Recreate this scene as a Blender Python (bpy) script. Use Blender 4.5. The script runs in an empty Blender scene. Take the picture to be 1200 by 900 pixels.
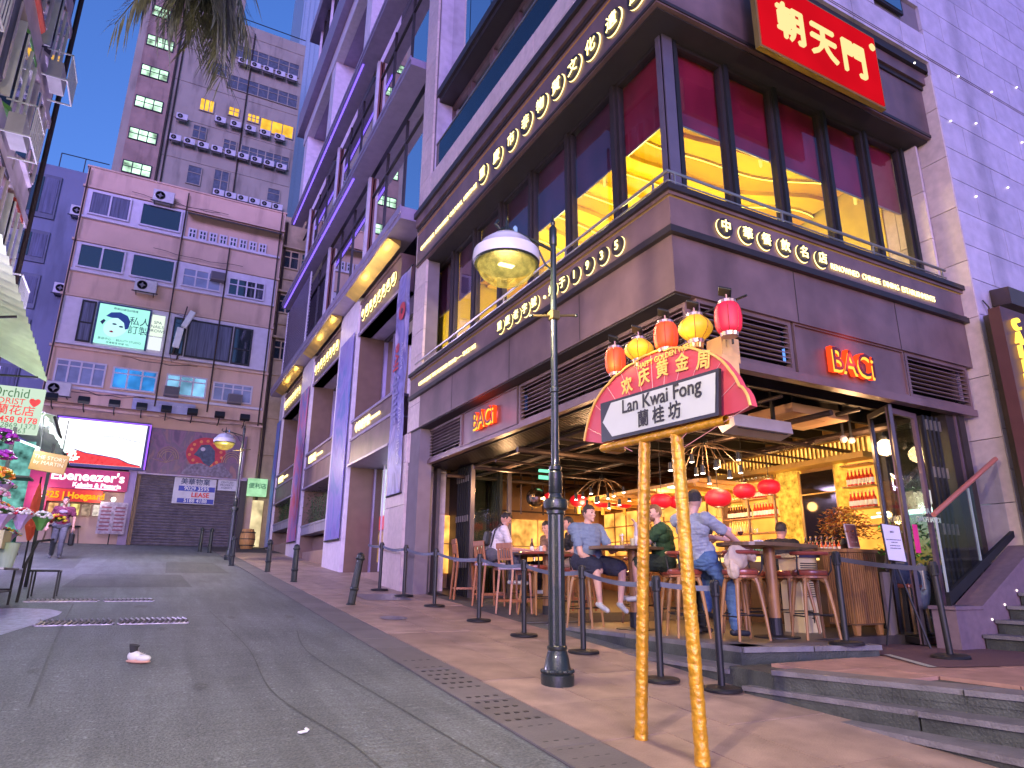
import bpy, bmesh, math, random
from mathutils import Vector, Matrix, noise
from math import sin, cos, pi, radians
import numpy as np
random.seed(7)
S = bpy.context.scene
C = S.collection
# ---------------------------------------------------------------- camera (eye at the world origin)
RIGHT = Vector((0.88229461, -0.47062919, 0.00802427)).normalized()
DOWN = Vector((0.13814448, 0.24260908, -0.96023796)).normalized()
FWD = Vector((0.44996926, 0.84832128, 0.27906751)).normalized()
cam = bpy.data.objects.new('camera', bpy.data.cameras.new('camera')); C.objects.link(cam)
m = Matrix.Identity(4)
for i in range(3):
    m[i][0] = RIGHT[i]; m[i][1] = -DOWN[i]; m[i][2] = -FWD[i]
cam.matrix_world = m
cam.data.sensor_width = 36; cam.data.lens = 36*785/1200
cam.data.clip_start = 0.05; cam.data.clip_end = 3000
S.camera = cam
# ---------------------------------------------------------------- dusk sky, violet sun lamp, exposure
world = bpy.data.worlds.new('World'); S.world = world; world.use_nodes = True
wn = world.node_tree; wn.nodes.clear()
sky = wn.nodes.new('ShaderNodeTexSky'); sky.sky_type = 'NISHITA'; sky.sun_disc = False
sky.sun_elevation = radians(1.0); sky.sun_rotation = radians(215); sky.ozone_density = 2.5; sky.dust_density = 0.6
tint = wn.nodes.new('ShaderNodeMix'); tint.data_type = 'RGBA'; tint.blend_type = 'MULTIPLY'; tint.inputs[0].default_value = 1
tint.inputs[7].default_value = (0.85, 1.05, 1.85, 1)
bg = wn.nodes.new('ShaderNodeBackground'); bg.inputs[1].default_value = 0.10
wo = wn.nodes.new('ShaderNodeOutputWorld')
wn.links.new(sky.outputs[0], tint.inputs[6]); wn.links.new(tint.outputs[2], bg.inputs[0]); wn.links.new(bg.outputs[0], wo.inputs[0])
sl = bpy.data.lights.new('neon_glow_sun', 'SUN'); sl.energy = 0.72; sl.angle = radians(35); sl.color = (0.44, 0.34, 1.0)
neon_glow_sun = bpy.data.objects.new('neon_glow_sun', sl); C.objects.link(neon_glow_sun)
# low violet sun lamp from behind left, standing in for neon glow
neon_glow_sun.rotation_euler = Vector((0.40, 0.89, -0.10)).to_track_quat('-Z', 'Y').to_euler()
S.view_settings.view_transform = 'Standard'; S.view_settings.look = 'None'
S.view_settings.exposure = 2.7; S.view_settings.gamma = 1
S.cycles.max_bounces = 6; S.cycles.diffuse_bounces = 3; S.cycles.glossy_bounces = 3
S.cycles.transparent_max_bounces = 16; S.cycles.transmission_bounces = 4
S.cycles.caustics_reflective = False; S.cycles.caustics_refractive = False
S.cycles.sample_clamp_indirect = 4; S.cycles.use_denoising = True
# ---------------------------------------------------------------- materials
MATS = {}
def mat(name, rgb, rough=.6, metal=0., var=.12, scale=4., bump=0., bscale=60., rnd=0., stain=0., stretch=(1, 1, 1), coat=0., trans=0.):
    if name in MATS: return MATS[name]
    m = bpy.data.materials.new(name); m.use_nodes = True; n = m.node_tree.nodes; l = m.node_tree.links
    b = n['Principled BSDF']; b.inputs['Roughness'].default_value = rough; b.inputs['Metallic'].default_value = metal
    if coat: b.inputs['Coat Weight'].default_value = coat
    if trans: b.inputs['Transmission Weight'].default_value = trans
    g = n.new('ShaderNodeNewGeometry'); mp = n.new('ShaderNodeMapping'); mp.inputs['Scale'].default_value = stretch
    l.new(g.outputs['Position'], mp.inputs[0])
    t = n.new('ShaderNodeTexNoise'); t.inputs['Scale'].default_value = scale; t.inputs['Detail'].default_value = 6
    l.new(mp.outputs[0], t.inputs[0])
    mr = n.new('ShaderNodeMapRange'); mr.inputs[1].default_value = .25; mr.inputs[2].default_value = .75
    mr.inputs[3].default_value = 1-var; mr.inputs[4].default_value = 1+var
    l.new(t.outputs[0], mr.inputs[0]); last = mr.outputs[0]
    if rnd:
        oi = n.new('ShaderNodeObjectInfo'); r2 = n.new('ShaderNodeMapRange'); r2.inputs[3].default_value = 1-rnd; r2.inputs[4].default_value = 1+rnd
        l.new(oi.outputs['Random'], r2.inputs[0]); mu = n.new('ShaderNodeMath'); mu.operation = 'MULTIPLY'
        l.new(last, mu.inputs[0]); l.new(r2.outputs[0], mu.inputs[1]); last = mu.outputs[0]
    if stain:
        s = n.new('ShaderNodeTexNoise'); s.inputs['Scale'].default_value = 1.3; s.inputs['Detail'].default_value = 8
        mp2 = n.new('ShaderNodeMapping'); mp2.inputs['Scale'].default_value = (1, 1, .18); l.new(g.outputs['Position'], mp2.inputs[0]); l.new(mp2.outputs[0], s.inputs[0])
        r3 = n.new('ShaderNodeMapRange'); r3.inputs[1].default_value = .52; r3.inputs[2].default_value = .68; r3.inputs[3].default_value = 1; r3.inputs[4].default_value = 1-stain
        l.new(s.outputs[0], r3.inputs[0]); mu = n.new('ShaderNodeMath'); mu.operation = 'MULTIPLY'
        l.new(last, mu.inputs[0]); l.new(r3.outputs[0], mu.inputs[1]); last = mu.outputs[0]
    vm = n.new('ShaderNodeVectorMath'); vm.operation = 'SCALE'; vm.inputs[0].default_value = rgb[:3]
    l.new(last, vm.inputs['Scale']); l.new(vm.outputs[0], b.inputs['Base Color'])
    if bump:
        t2 = n.new('ShaderNodeTexNoise'); t2.inputs['Scale'].default_value = bscale; t2.inputs['Detail'].default_value = 4
        l.new(mp.outputs[0], t2.inputs[0]); bp = n.new('ShaderNodeBump'); bp.inputs['Strength'].default_value = bump; bp.inputs['Distance'].default_value = .02
        l.new(t2.outputs[0], bp.inputs['Height']); l.new(bp.outputs[0], b.inputs['Normal'])
    MATS[name] = m; return m
def emit(name, rgb, st, var=0., scale=3.):
    if name in MATS: return MATS[name]
    m = bpy.data.materials.new(name); m.use_nodes = True; n = m.node_tree.nodes; l = m.node_tree.links; n.clear()
    e = n.new('ShaderNodeEmission'); e.inputs[0].default_value = (*rgb, 1); e.inputs[1].default_value = st
    o = n.new('ShaderNodeOutputMaterial'); l.new(e.outputs[0], o.inputs[0])
    if var:
        g = n.new('ShaderNodeNewGeometry'); t = n.new('ShaderNodeTexNoise'); t.inputs['Scale'].default_value = scale
        l.new(g.outputs['Position'], t.inputs[0]); r = n.new('ShaderNodeMapRange'); r.inputs[1].default_value = .3; r.inputs[2].default_value = .7
        r.inputs[3].default_value = st*(1-var); r.inputs[4].default_value = st*(1+var); l.new(t.outputs[0], r.inputs[0]); l.new(r.outputs[0], e.inputs[1])
    MATS[name] = m; return m
def glass(name, rgb=(1, 1, 1), refl=1., rough=.02, dark=0.):
    """window glass: lets light through, mirrors more at grazing angles; dark>0 adds body tint"""
    if name in MATS: return MATS[name]
    m = bpy.data.materials.new(name); m.use_nodes = True; n = m.node_tree.nodes; l = m.node_tree.links; n.clear()
    tr = n.new('ShaderNodeBsdfTransparent'); tr.inputs[0].default_value = (*rgb, 1)
    gl = n.new('ShaderNodeBsdfGlossy'); gl.inputs['Roughness'].default_value = rough
    lw = n.new('ShaderNodeFresnel'); lw.inputs[0].default_value = 1.52
    mu = n.new('ShaderNodeMath'); mu.operation = 'MULTIPLY'; mu.use_clamp = True; mu.inputs[1].default_value = refl; l.new(lw.outputs[0], mu.inputs[0])
    ge = n.new('ShaderNodeNewGeometry'); inv = n.new('ShaderNodeMath'); inv.operation = 'SUBTRACT'; inv.inputs[0].default_value = 1; l.new(ge.outputs['Backfacing'], inv.inputs[1])
    fm = n.new('ShaderNodeMath'); fm.operation = 'MULTIPLY'; l.new(mu.outputs[0], fm.inputs[0]); l.new(inv.outputs[0], fm.inputs[1]); mu = fm
    mx = n.new('ShaderNodeMixShader'); l.new(mu.outputs[0], mx.inputs[0]); l.new(tr.outputs[0], mx.inputs[1]); l.new(gl.outputs[0], mx.inputs[2])
    o = n.new('ShaderNodeOutputMaterial'); last = mx
    if dark:
        df = n.new('ShaderNodeBsdfDiffuse'); df.inputs[0].default_value = (.02, .03, .04, 1)
        m2 = n.new('ShaderNodeMixShader'); m2.inputs[0].default_value = dark; l.new(tr.outputs[0], m2.inputs[1]); l.new(df.outputs[0], m2.inputs[2]); l.new(m2.outputs[0], mx.inputs[1])
    l.new(last.outputs[0], o.inputs[0]); MATS[name] = m; return m
def translucent(name, rgb, glow=0.):
    """lantern paper / silk"""
    if name in MATS: return MATS[name]
    m = mat(name, rgb, .55, var=.1, scale=25); b = m.node_tree.nodes['Principled BSDF']
    b.inputs['Emission Color'].default_value = (*rgb, 1); b.inputs['Emission Strength'].default_value = glow
    return m
# ---------------------------------------------------------------- mesh builder
class MB:
    def __init__(s): s.v = []; s.f = []; s.mi = []; s.m = 0
    def add(s, vs, fs):
        k = len(s.v); s.v += [tuple(v) for v in vs]; s.f += [tuple(k+i for i in f) for f in fs]; s.mi += [s.m]*len(fs); return s
    def box(s, x0, y0, z0, x1, y1, z1):
        x0, x1 = min(x0, x1), max(x0, x1); y0, y1 = min(y0, y1), max(y0, y1); z0, z1 = min(z0, z1), max(z0, z1)
        v = [(x, y, z) for z in (z0, z1) for y in (y0, y1) for x in (x0, x1)]
        return s.add(v, [(0, 2, 3, 1), (4, 5, 7, 6), (0, 1, 5, 4), (2, 6, 7, 3), (0, 4, 6, 2), (1, 3, 7, 5)])
    def bbox(s, c, d, rot=None, bev=0.):
        """box centred at c, size d, optional rotation matrix, chamfered edges"""
        bm = bmesh.new(); bmesh.ops.create_cube(bm, size=1); bmesh.ops.scale(bm, vec=Vector(d), verts=bm.verts)
        if bev: bmesh.ops.bevel(bm, geom=list(bm.edges), offset=bev, segments=1, affect='EDGES')
        M = Matrix.Translation(Vector(c)) @ (rot.to_4x4() if rot else Matrix.Identity(4))
        bm.verts.ensure_lookup_table(); vs = [M @ v.co for v in bm.verts]; fs = [[v.index for v in f.verts] for f in bm.faces]
        bm.free(); return s.add(vs, fs)
    def prism(s, pts, n, caps=True):
        """pts: 3-D polygon, swept by vector n"""
        k = len(pts); A = [Vector(p) for p in pts]; N = Vector(n); B = [p+N for p in A]
        f = [(i, (i+1) % k, k+(i+1) % k, k+i) for i in range(k)]
        if caps: f += [tuple(range(k-1, -1, -1)), tuple(range(k, 2*k))]
        return s.add(A+B, f)
    def tube(s, path, r, seg=8, cap=True):
        P = [Vector(p) for p in path]; n = len(P); R = r if isinstance(r, (list, tuple)) else [r]*n
        vs = []; up = Vector((0, 0, 1)); t0 = (P[1]-P[0]).normalized()
        if abs(t0.z) > .9: up = Vector((1, 0, 0))
        u = t0.cross(up).normalized()
        for i in range(n):
            t = (P[min(i+1, n-1)]-P[max(i-1, 0)]).normalized(); u = (u-t*u.dot(t)).normalized(); w = t.cross(u)
            vs += [P[i]+(u*cos(2*pi*j/seg)+w*sin(2*pi*j/seg))*R[i] for j in range(seg)]
        f = [(i*seg+j, i*seg+(j+1) % seg, (i+1)*seg+(j+1) % seg, (i+1)*seg+j) for i in range(n-1) for j in range(seg)]
        if cap: f += [tuple(range(seg-1, -1, -1)), tuple((n-1)*seg+j for j in range(seg))]
        return s.add(vs, f)
    def lathe(s, prof, c=(0, 0, 0), seg=16, flute=0, axis=None, cap=True):
        """prof: (radius, height) list; flute: relative ribbing"""
        c = Vector(c); vs = []; n = len(prof); q = axis
        for r, z in prof:
            for j in range(seg):
                rr = r*(1-flute*(j % 2)); p = Vector((rr*cos(2*pi*j/seg), rr*sin(2*pi*j/seg), z))
                vs.append(c+(q @ p if q else p))
        f = [(i*seg+j, i*seg+(j+1) % seg, (i+1)*seg+(j+1) % seg, (i+1)*seg+j) for i in range(n-1) for j in range(seg)]
        if cap: f += [tuple(range(seg-1, -1, -1)), tuple((n-1)*seg+j for j in range(seg))]
        return s.add(vs, f)
    def ball(s, c, r, sub=2, sc=(1, 1, 1), rot=None, noise_amp=0, nf=3.):
        bm = bmesh.new(); bmesh.ops.create_icosphere(bm, subdivisions=sub, radius=1)
        vs = []
        for v in bm.verts:
            k = 1+noise_amp*noise.noise(v.co*nf+Vector(c)) if noise_amp else 1
            p = Vector((v.co.x*sc[0], v.co.y*sc[1], v.co.z*sc[2]))*r*k
            if rot: p = rot @ p
            vs.append(Vector(c)+p)
        fs = [[v.index for v in f.verts] for f in bm.faces]; bm.free(); return s.add(vs, fs)
    def quad(s, a, b, c, d): return s.add([a, b, c, d], [(0, 1, 2, 3)])
    def leaf(s, p, d, ln, w, droop=.3):
        d = Vector(d).normalized(); side = d.cross(Vector((0, 0, 1))); side = side.normalized() if side.length > .05 else Vector((1, 0, 0))
        p = Vector(p); mid = p+d*ln*.5; tip = p+d*ln-Vector((0, 0, droop*ln))
        return s.add([p, mid+side*w*.5, tip, mid-side*w*.5], [(0, 1, 2, 3)])
ORIG = {}
def smooth_on(me, ang=.6):
    me.shade_smooth()
    try: me.set_sharp_from_angle(angle=ang)
    except Exception: pass
def obj(name, mb, mats, parent=None, smooth=False, local=False, ang=.6):
    """link a mesh as ONE object; world-space vertices are moved into the parent's frame unless local"""
    me = bpy.data.meshes.new(name)
    off = Vector((0, 0, 0)) if local or parent is None else ORIG.get(root_of(parent).name, Vector((0, 0, 0)))
    me.from_pydata([tuple(Vector(v)-off) for v in mb.v], [], mb.f)
    if not isinstance(mats, (list, tuple)): mats = [mats]
    for m_ in mats: me.materials.append(m_)
    if len(mats) > 1: me.polygons.foreach_set('material_index', mb.mi)
    me.validate(); me.update()
    if smooth: smooth_on(me, ang)
    o = bpy.data.objects.new(name, me); C.objects.link(o); o.parent = parent; return o
def root_of(o):
    while o.parent: o = o.parent
    return o
def tag(o, label, cat, group=None):
    o['label'] = label; o['category'] = cat
    if group: o['group'] = group
    return o
def thing(name, label, cat, loc=(0, 0, 0), rz=0., group=None):
    o = bpy.data.objects.new(name, None); C.objects.link(o); o.location = loc; o.rotation_euler = (0, 0, rz)
    o.empty_display_size = .1; ORIG[o.name] = Vector(loc); return tag(o, label, cat, group)
def struct(name, mb, mats, **k):
    o = obj(name, mb, mats, **k); o['kind'] = 'structure'; return o
def copy_tree(o, parent=None):
    c = o.copy(); C.objects.link(c); c.parent = parent
    for ch in o.children: copy_tree(ch, c)
    return c
def place(o, loc, rz=0., label=None, group=None, tilt=None):
    o.location = loc; o.rotation_euler = (tilt[0], tilt[1], rz) if tilt else (0, 0, rz)
    if label: o['label'] = label
    if group: o['group'] = group
    return o
# ---------------------------------------------------------------- lettering
TC = {}
def text_mesh(s, size, ext, bold):
    k = (s, round(size, 4), ext, bold)
    if k in TC: return TC[k]
    cu = bpy.data.curves.new('t', 'FONT'); cu.body = s; cu.size = size; cu.extrude = ext; cu.offset = bold; cu.align_x = 'CENTER'; cu.align_y = 'CENTER'
    cu.resolution_u = 3
    o = bpy.data.objects.new('t', cu); C.objects.link(o); bpy.context.view_layer.update()
    me = bpy.data.meshes.new_from_object(o); bpy.data.objects.remove(o); TC[k] = me
    vs = [v.co.copy() for v in me.vertices]; fs = [tuple(p.vertices) for p in me.polygons]
    TC[k] = (vs, fs); bpy.data.meshes.remove(me); return TC[k]
LX = (Vector((0, -1, 0)), Vector((0, 0, 1)))     # writing on faces that look to -X (read towards -Y)
LY = (Vector((1, 0, 0)), Vector((0, 0, 1)))      # writing on faces that look to -Y
ORD = ['first', 'second', 'third', 'fourth', 'fifth', 'sixth', 'seventh', 'eighth', 'ninth', 'tenth', 'eleventh', 'twelfth']
def text_mb(mb, s, size, c, fr=LY, ext=.01, bold=0., sx=1., rot=0.):
    if any(ord(ch) > 0x2e80 for ch in s) and bold:      # thicken Chinese strokes by stacking shifted copies
        b_, c = bold*.8, Vector(c)
        for i, (dx, dz) in enumerate(((-b_, 0), (b_, 0), (0, b_), (0, -b_))): text_mb(mb, s, size, c+fr[0]*dx+fr[1]*dz+fr[0].cross(fr[1])*.0004*i, fr, ext, 0., sx, rot)
        return mb
    vs, fs = text_mesh(s, size, ext, bold); r, u = fr; nrm = r.cross(u); c = Vector(c)
    if rot: r, u = r*cos(rot)+u*sin(rot), u*cos(rot)-r*sin(rot)
    mb.add([c+r*v.x*sx+u*v.y+nrm*v.z for v in vs], fs); return mb
def lettering(name, s, size, c, fr, m_, parent, ext=.01, bold=0., sx=1., rot=0.):
    return obj(name, text_mb(MB(), s, size, c, fr, ext, bold, sx, rot), m_, parent)
def plight(name, loc, energy, col=(1, .62, .25), r=.05, spot=None):
    l = bpy.data.lights.new(name, 'SPOT' if spot else 'POINT'); l.energy = energy; l.color = col; l.shadow_soft_size = r
    if spot: l.spot_size = spot; l.spot_blend = .6
    o = bpy.data.objects.new(name, l); C.objects.link(o); o.location = loc; return o
def gz(y, x=0.): return -1.345+.078*y

def asphalt_mat(name, base, k=1.):
    m = bpy.data.materials.new(name); m.use_nodes = True; n = m.node_tree.nodes; l = m.node_tree.links; b = n['Principled BSDF']; b.inputs['Roughness'].default_value = .66
    g = n.new('ShaderNodeNewGeometry')
    def no(scale, det, st=(1, 1, 1), lo=.3, hi=.7, a=.8, z=1.2, dist=0.):
        mp = n.new('ShaderNodeMapping'); mp.inputs['Scale'].default_value = st; l.new(g.outputs['Position'], mp.inputs[0])
        t = n.new('ShaderNodeTexNoise'); t.inputs['Scale'].default_value = scale; t.inputs['Detail'].default_value = det; t.inputs['Distortion'].default_value = dist; l.new(mp.outputs[0], t.inputs[0])
        r = n.new('ShaderNodeMapRange'); r.inputs[1].default_value = lo; r.inputs[2].default_value = hi; r.inputs[3].default_value = a; r.inputs[4].default_value = z; l.new(t.outputs[0], r.inputs[0]); return t, r.outputs[0]
    t1, a1 = no(55, 3, lo=.35, hi=.65, a=.72, z=1.30); t2, a2 = no(.55, 6, lo=.35, hi=.65, a=.80, z=1.14); t3, a3 = no(3.2, 5, (1.6, .16, 1), .35, .65, .84, 1.14, .5); t4, a4 = no(22, 2, (1, 1, 1), .64, .72, 1., 1.7); t5, a5 = no(7., 3, (.25, 3.2, 1), .4, .6, .94, 1.06)
    v = n.new('ShaderNodeTexVoronoi'); v.inputs['Scale'].default_value = 70; l.new(g.outputs['Position'], v.inputs[0]); vr = n.new('ShaderNodeMapRange'); vr.inputs[1].default_value = .05; vr.inputs[2].default_value = .22; vr.inputs[3].default_value = 1.35; vr.inputs[4].default_value = .95; l.new(v.outputs['Distance'], vr.inputs[0])
    last = a1
    for o in (a2, a3, a4, a5, vr.outputs[0]):
        mu = n.new('ShaderNodeMath'); mu.operation = 'MULTIPLY'; l.new(last, mu.inputs[0]); l.new(o, mu.inputs[1]); last = mu.outputs[0]
    vm = n.new('ShaderNodeVectorMath'); vm.operation = 'SCALE'; vm.inputs[0].default_value = base; l.new(last, vm.inputs['Scale']); l.new(vm.outputs[0], b.inputs['Base Color'])
    ad = n.new('ShaderNodeMath'); ad.operation = 'ADD'; l.new(t1.outputs[0], ad.inputs[0]); l.new(t5.outputs[0], ad.inputs[1])
    bp = n.new('ShaderNodeBump'); bp.inputs['Strength'].default_value = .8; bp.inputs['Distance'].default_value = .02; l.new(ad.outputs[0], bp.inputs['Height']); l.new(bp.outputs[0], b.inputs['Normal'])
    MATS[name] = m; return m
# ---------------------------------------------------------------- material palette
ASPH = asphalt_mat('asphalt', (.128, .146, .146))
TILE = mat('paving_granite', (.33, .23, .18), .5, var=.30, scale=3.5, bump=.4, bscale=70, rnd=.13)
CHAN = mat('channel_stone', (.135, .125, .125), .6, var=.15, scale=4, bump=.3, bscale=70, rnd=.12)
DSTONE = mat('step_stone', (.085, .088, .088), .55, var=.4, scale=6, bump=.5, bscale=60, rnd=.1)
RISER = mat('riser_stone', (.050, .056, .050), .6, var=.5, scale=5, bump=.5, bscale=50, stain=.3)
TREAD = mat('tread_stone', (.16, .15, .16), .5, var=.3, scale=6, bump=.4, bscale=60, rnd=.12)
TERR = mat('terrace_tile', (.36, .20, .155), .6, var=.24, scale=5, bump=.2, bscale=90, rnd=.1)
GRAN = mat('wall_granite', (.58, .46, .45), .5, var=.14, scale=9, bump=.2, bscale=120, rnd=.07, stain=.12)
GRANP = mat('side_wall_granite', (.50, .43, .53), .45, var=.16, scale=5, bump=.2, bscale=110, rnd=.07, stain=.28)
JOINT = mat('joint_mortar', (.17, .14, .16), .9)  # plain mortar colour for joints and the wall core
BRONZE = mat('bronze_cladding', (.165, .102, .105), .42, metal=.2, var=.25, scale=2.5, rnd=.08, stain=.3, bump=.06, bscale=12)
BRONZED = mat('dark_bronze_frame', (.028, .021, .022), .45, metal=.15, var=.15)
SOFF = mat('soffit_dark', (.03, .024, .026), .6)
BLACK = mat('black_metal', (.010, .010, .011), .55, metal=0., var=.2)
IRON = mat('cast_iron_paint', (.013, .019, .018), .34, metal=0., var=.4, scale=14, bump=.25, bscale=70, coat=.25)
WOOD = mat('oiled_wood', (.31, .15, .050), .45, var=.3, scale=7, stretch=(3, 3, .5), bump=.1)
WOODR = mat('reddish_wood', (.34, .13, .06), .4, var=.25, scale=8, stretch=(3, 3, .5))
WOODD = mat('dark_table_wood', (.15, .085, .04), .35, var=.3, scale=6)
LEATH = mat('red_leather', (.24, .05, .03), .3, var=.2, scale=10, coat=.3)
RAIL = mat('steel_rail', (.42, .38, .36), .3, metal=.8)
GLASS = glass('window_glass', (.92, .95, .96), 1.5)
GLASSC = glass('clear_glass', (.95, .98, .97), 1.)
GLASSD = glass('dark_mirror_glass', (.5, .55, .6), 5.5, .03, dark=.8)
SIGNY = emit('sign_letter_light', (1, .76, .28), .55)
HALO = emit('sign_halo_light', (1, .50, .12), .05)
REDL = emit('red_neon', (1, .07, .01), .5)
WHITE = mat('white_paint', (.75, .75, .78), .45)
CREAM = mat('cream_paint', (.62, .52, .36), .5)
# ---------------------------------------------------------------- ground
def sheet(x0, x1, y0, y1, dz=0., nx=1, ny=1):
    b = MB(); vs = [(x0+(x1-x0)*i/nx, y0+(y1-y0)*j/ny, gz(y0+(y1-y0)*j/ny)+dz) for j in range(ny+1) for i in range(nx+1)]
    return b.add(vs, [(j*(nx+1)+i, j*(nx+1)+i+1, (j+1)*(nx+1)+i+1, (j+1)*(nx+1)+i) for j in range(ny) for i in range(nx)])
road = struct('road', sheet(-40, 40, -30, 34, 0, 40, 40), ASPH)
b = MB(); g34 = gz(34); b.quad((-700, 34, g34), (700, 34, g34), (700, 1500, g34), (-700, 1500, g34)); b.quad((-700, -700, gz(-30)), (700, -700, gz(-30)), (700, -30, gz(-30)), (-700, -30, gz(-30)))
b.quad((-700, -30, gz(-30)), (-40, -30, gz(-30)), (-40, 34, g34), (-700, 34, g34)); b.quad((40, -30, gz(-30)), (700, -30, gz(-30)), (700, 34, g34), (40, 34, g34))
struct('ground', b, ASPH)
# darker trench seams and patches in the asphalt
PATCH = asphalt_mat('asphalt_patch', (.078, .090, .082))
b = MB()
for x0, x1, y0, y1 in ((-1.2, .9, 14.5, 17.5), (.5, 1.9, 18., 22.), (-3.2, -1.4, 19., 23.)): b.quad((x0, y0, gz(y0)+.004), (x1, y0+.1, gz(y0+.1)+.004), (x1-.1, y1, gz(y1)+.004), (x0+.1, y1, gz(y1)+.004))
struct('road_patch', b, PATCH, parent=road)
def seam(pts, w=.006, dz=.005):
    b = MB(); q = []
    for i in range(len(pts)-1):
        p0, p1, p2, p3 = pts[max(i-1, 0)], pts[i], pts[i+1], pts[min(i+2, len(pts)-1)]
        for k in range(10):
            t = k/10; q.append(tuple(.5*(2*p1[a]+(p2[a]-p0[a])*t+(2*p0[a]-5*p1[a]+4*p2[a]-p3[a])*t*t+(3*p1[a]-p0[a]-3*p2[a]+p3[a])*t**3) for a in (0, 1)))
    pts = q+[pts[-1]]
    for (x0, y0), (x1, y1) in zip(pts, pts[1:]):
        b.quad((x0-w, y0, gz(y0)+dz), (x0+w, y0, gz(y0)+dz), (x1+w, y1, gz(y1)+dz), (x1-w, y1, gz(y1)+dz))
    return b
SEAM = mat('seam_tar', (.078, .086, .080), .7, var=.4, scale=8)
struct('road_seam', seam([(1.35, 3.6), (1.3, 4.5), (1.05, 6.), (1.1, 8), (.95, 11)]), SEAM, parent=road)
struct('road_seam', seam([(2.0, 3.6), (1.85, 5.2), (1.65, 7.5), (1.8, 9)]), SEAM, parent=road)
struct('road_seam', seam([(-.55, 6.), (-.7, 9.), (-.8, 12.)], .008), SEAM, parent=road)
OIL = asphalt_mat('asphalt_stain', (.098, .109, .104)); ro = random.Random(21)
for k in range(9):
    x, y, r = ro.uniform(-1.5, 2.2), ro.uniform(5.5, 16), ro.uniform(.04, .10); n = 14
    b = MB(); pts = [(x+r*cos(2*pi*i/n)*ro.uniform(.7, 1.2), y+2.2*r*sin(2*pi*i/n)*ro.uniform(.7, 1.2)) for i in range(n)]; b.add([(px, py, gz(py)+.0045) for px, py in pts], [tuple(range(n))]); struct('oil_stain', b, OIL, parent=road)
# pavement
def tiles(name, xs, ys, m_, th, parent, gap=.005, zf=None, clip=None):
    base = None; k = 0
    for i in range(len(xs)-1):
        for j in range(len(ys)-1):
            x0, x1, y0, y1 = xs[i]+gap, xs[i+1]-gap, ys[j]+gap, ys[j+1]-gap
            if clip and not clip((x0+x1)/2, (y0+y1)/2): continue
            z = zf or gz; dz = random.uniform(-.003, .003); b = MB()
            q = [(x0, y0), (x1, y0), (x1, y1), (x0, y1)]
            b.add([(x, y, z(y)+th-.03+dz) for x, y in q]+[(x, y, z(y)+th+dz) for x, y in q], [(4, 5, 6, 7), (0, 1, 5, 4), (1, 2, 6, 5), (2, 3, 7, 6), (3, 0, 4, 7)])
            obj(name, b, m_, parent); k += 1
    return k
PJ = mat('paving_joint', (.055, .045, .04), .9)
pav = struct('pavement', sheet(2.36, 5.02, -2, 33, .006, 1, 10), PJ)
apron = struct('side_pavement', sheet(5.02, 10, 9.04, 14, .006, 1, 4), PJ)
xs = [2.80, 3.36, 3.92, 4.48, 5.02]
ys = [2.2+.9*i for i in range(30)]
tiles('paving_slab', xs, ys, TILE, .022, pav)
tiles('channel_slab', [2.36, 2.80], [2.2+.6*i for i in range(45)], CHAN, .016, pav)
tiles('paving_slab', [5.02, 5.6, 6.2], [9.1+.9*i for i in range(5)], DSTONE, .016, apron)
b = MB()
for k in range(26):       # drain slots in the channel stones near the camera
    y = 2.6+.17*k
    for x in (2.45, 2.53, 2.61, 2.69):
        if k % 7 == 3: continue
        b.box(x-.018, y-.02, gz(y)+.012, x+.018, y+.02, gz(y)+.0175)
o = struct('drain_slots', b, BLACK, parent=pav); o['kind'] = 'stuff'
def disc(name, x, y, r, m_, dz, parent=None, ring=True):
    b = MB(); n = 24; b.add([(x+r*cos(2*pi*i/n), y+r*sin(2*pi*i/n), gz(y+r*sin(2*pi*i/n))+dz) for i in range(n)], [tuple(range(n))]); return b
STEEL = mat('cover_steel', (.30, .28, .34), .35, metal=.7, var=.3, scale=20, bump=.5, bscale=40)
tag(obj('manhole_cover', disc('', 3.3, 9.8, .2, 0, .027), STEEL), 'small round steel cover set in the pink paving', 'manhole cover')
b = MB(); b.add([(3.55, 12.0, gz(12.)+.027), (4.4, 12.0, gz(12.)+.027), (4.4, 13.1, gz(13.1)+.027), (3.55, 13.1, gz(13.1)+.027)], [(0, 1, 2, 3)])
tag(obj('access_cover', b, STEEL), 'rectangular grey metal cover by the leaning bollard', 'access cover')
# drainage grates across the road
def grate(x0, x1, y0, y1, label):
    t = thing('drain_grate', label, 'drain grate', ((x0+x1)/2, y0, gz(y0)), group='metal drain grates across the road')
    z = gz(y0)+.012; obj('frame', MB().box(x0, y0, z-.02, x1, y0+.02, z).box(x0, y1-.02, z-.01, x1, y1, z+.01).box(x0, y0, z-.02, x0+.02, y1, z+.006).box(x1-.02, y0, z-.02, x1, y1, z+.006), STEEL, t)
    n = int((x1-x0)/.06); b = MB()
    for i in range(n):
        x = x0+.04+i*.06; yy = (y0+y1)/2; b.tube([(x-.02, y0+.02, gz(y0)+.012), (x+.02, yy, gz(yy)+.016), (x-.02, y1-.02, gz(y1)+.012)], .011, 4)
    obj('bars', b, STEEL, t)['kind'] = 'stuff'; obj('pit', MB().quad((x0, y0, gz(y0)+.004), (x1, y0, gz(y0)+.004), (x1, y1, gz(y1)+.004), (x0, y1, gz(y1)+.004)), BLACK, t)
grate(-1.02, -.2, 9.85, 10.35, 'near drain grate, left half of the strip in the road')
grate(-.17, .63, 9.85, 10.35, 'near drain grate, right half of the strip in the road')
grate(-1.45, -.5, 12.3, 12.62, 'far drain grate towards the flower stall side')
grate(-.45, .25, 12.3, 12.62, 'far drain grate in front of the mottled shape')
b = MB(); random.seed(3)
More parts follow.
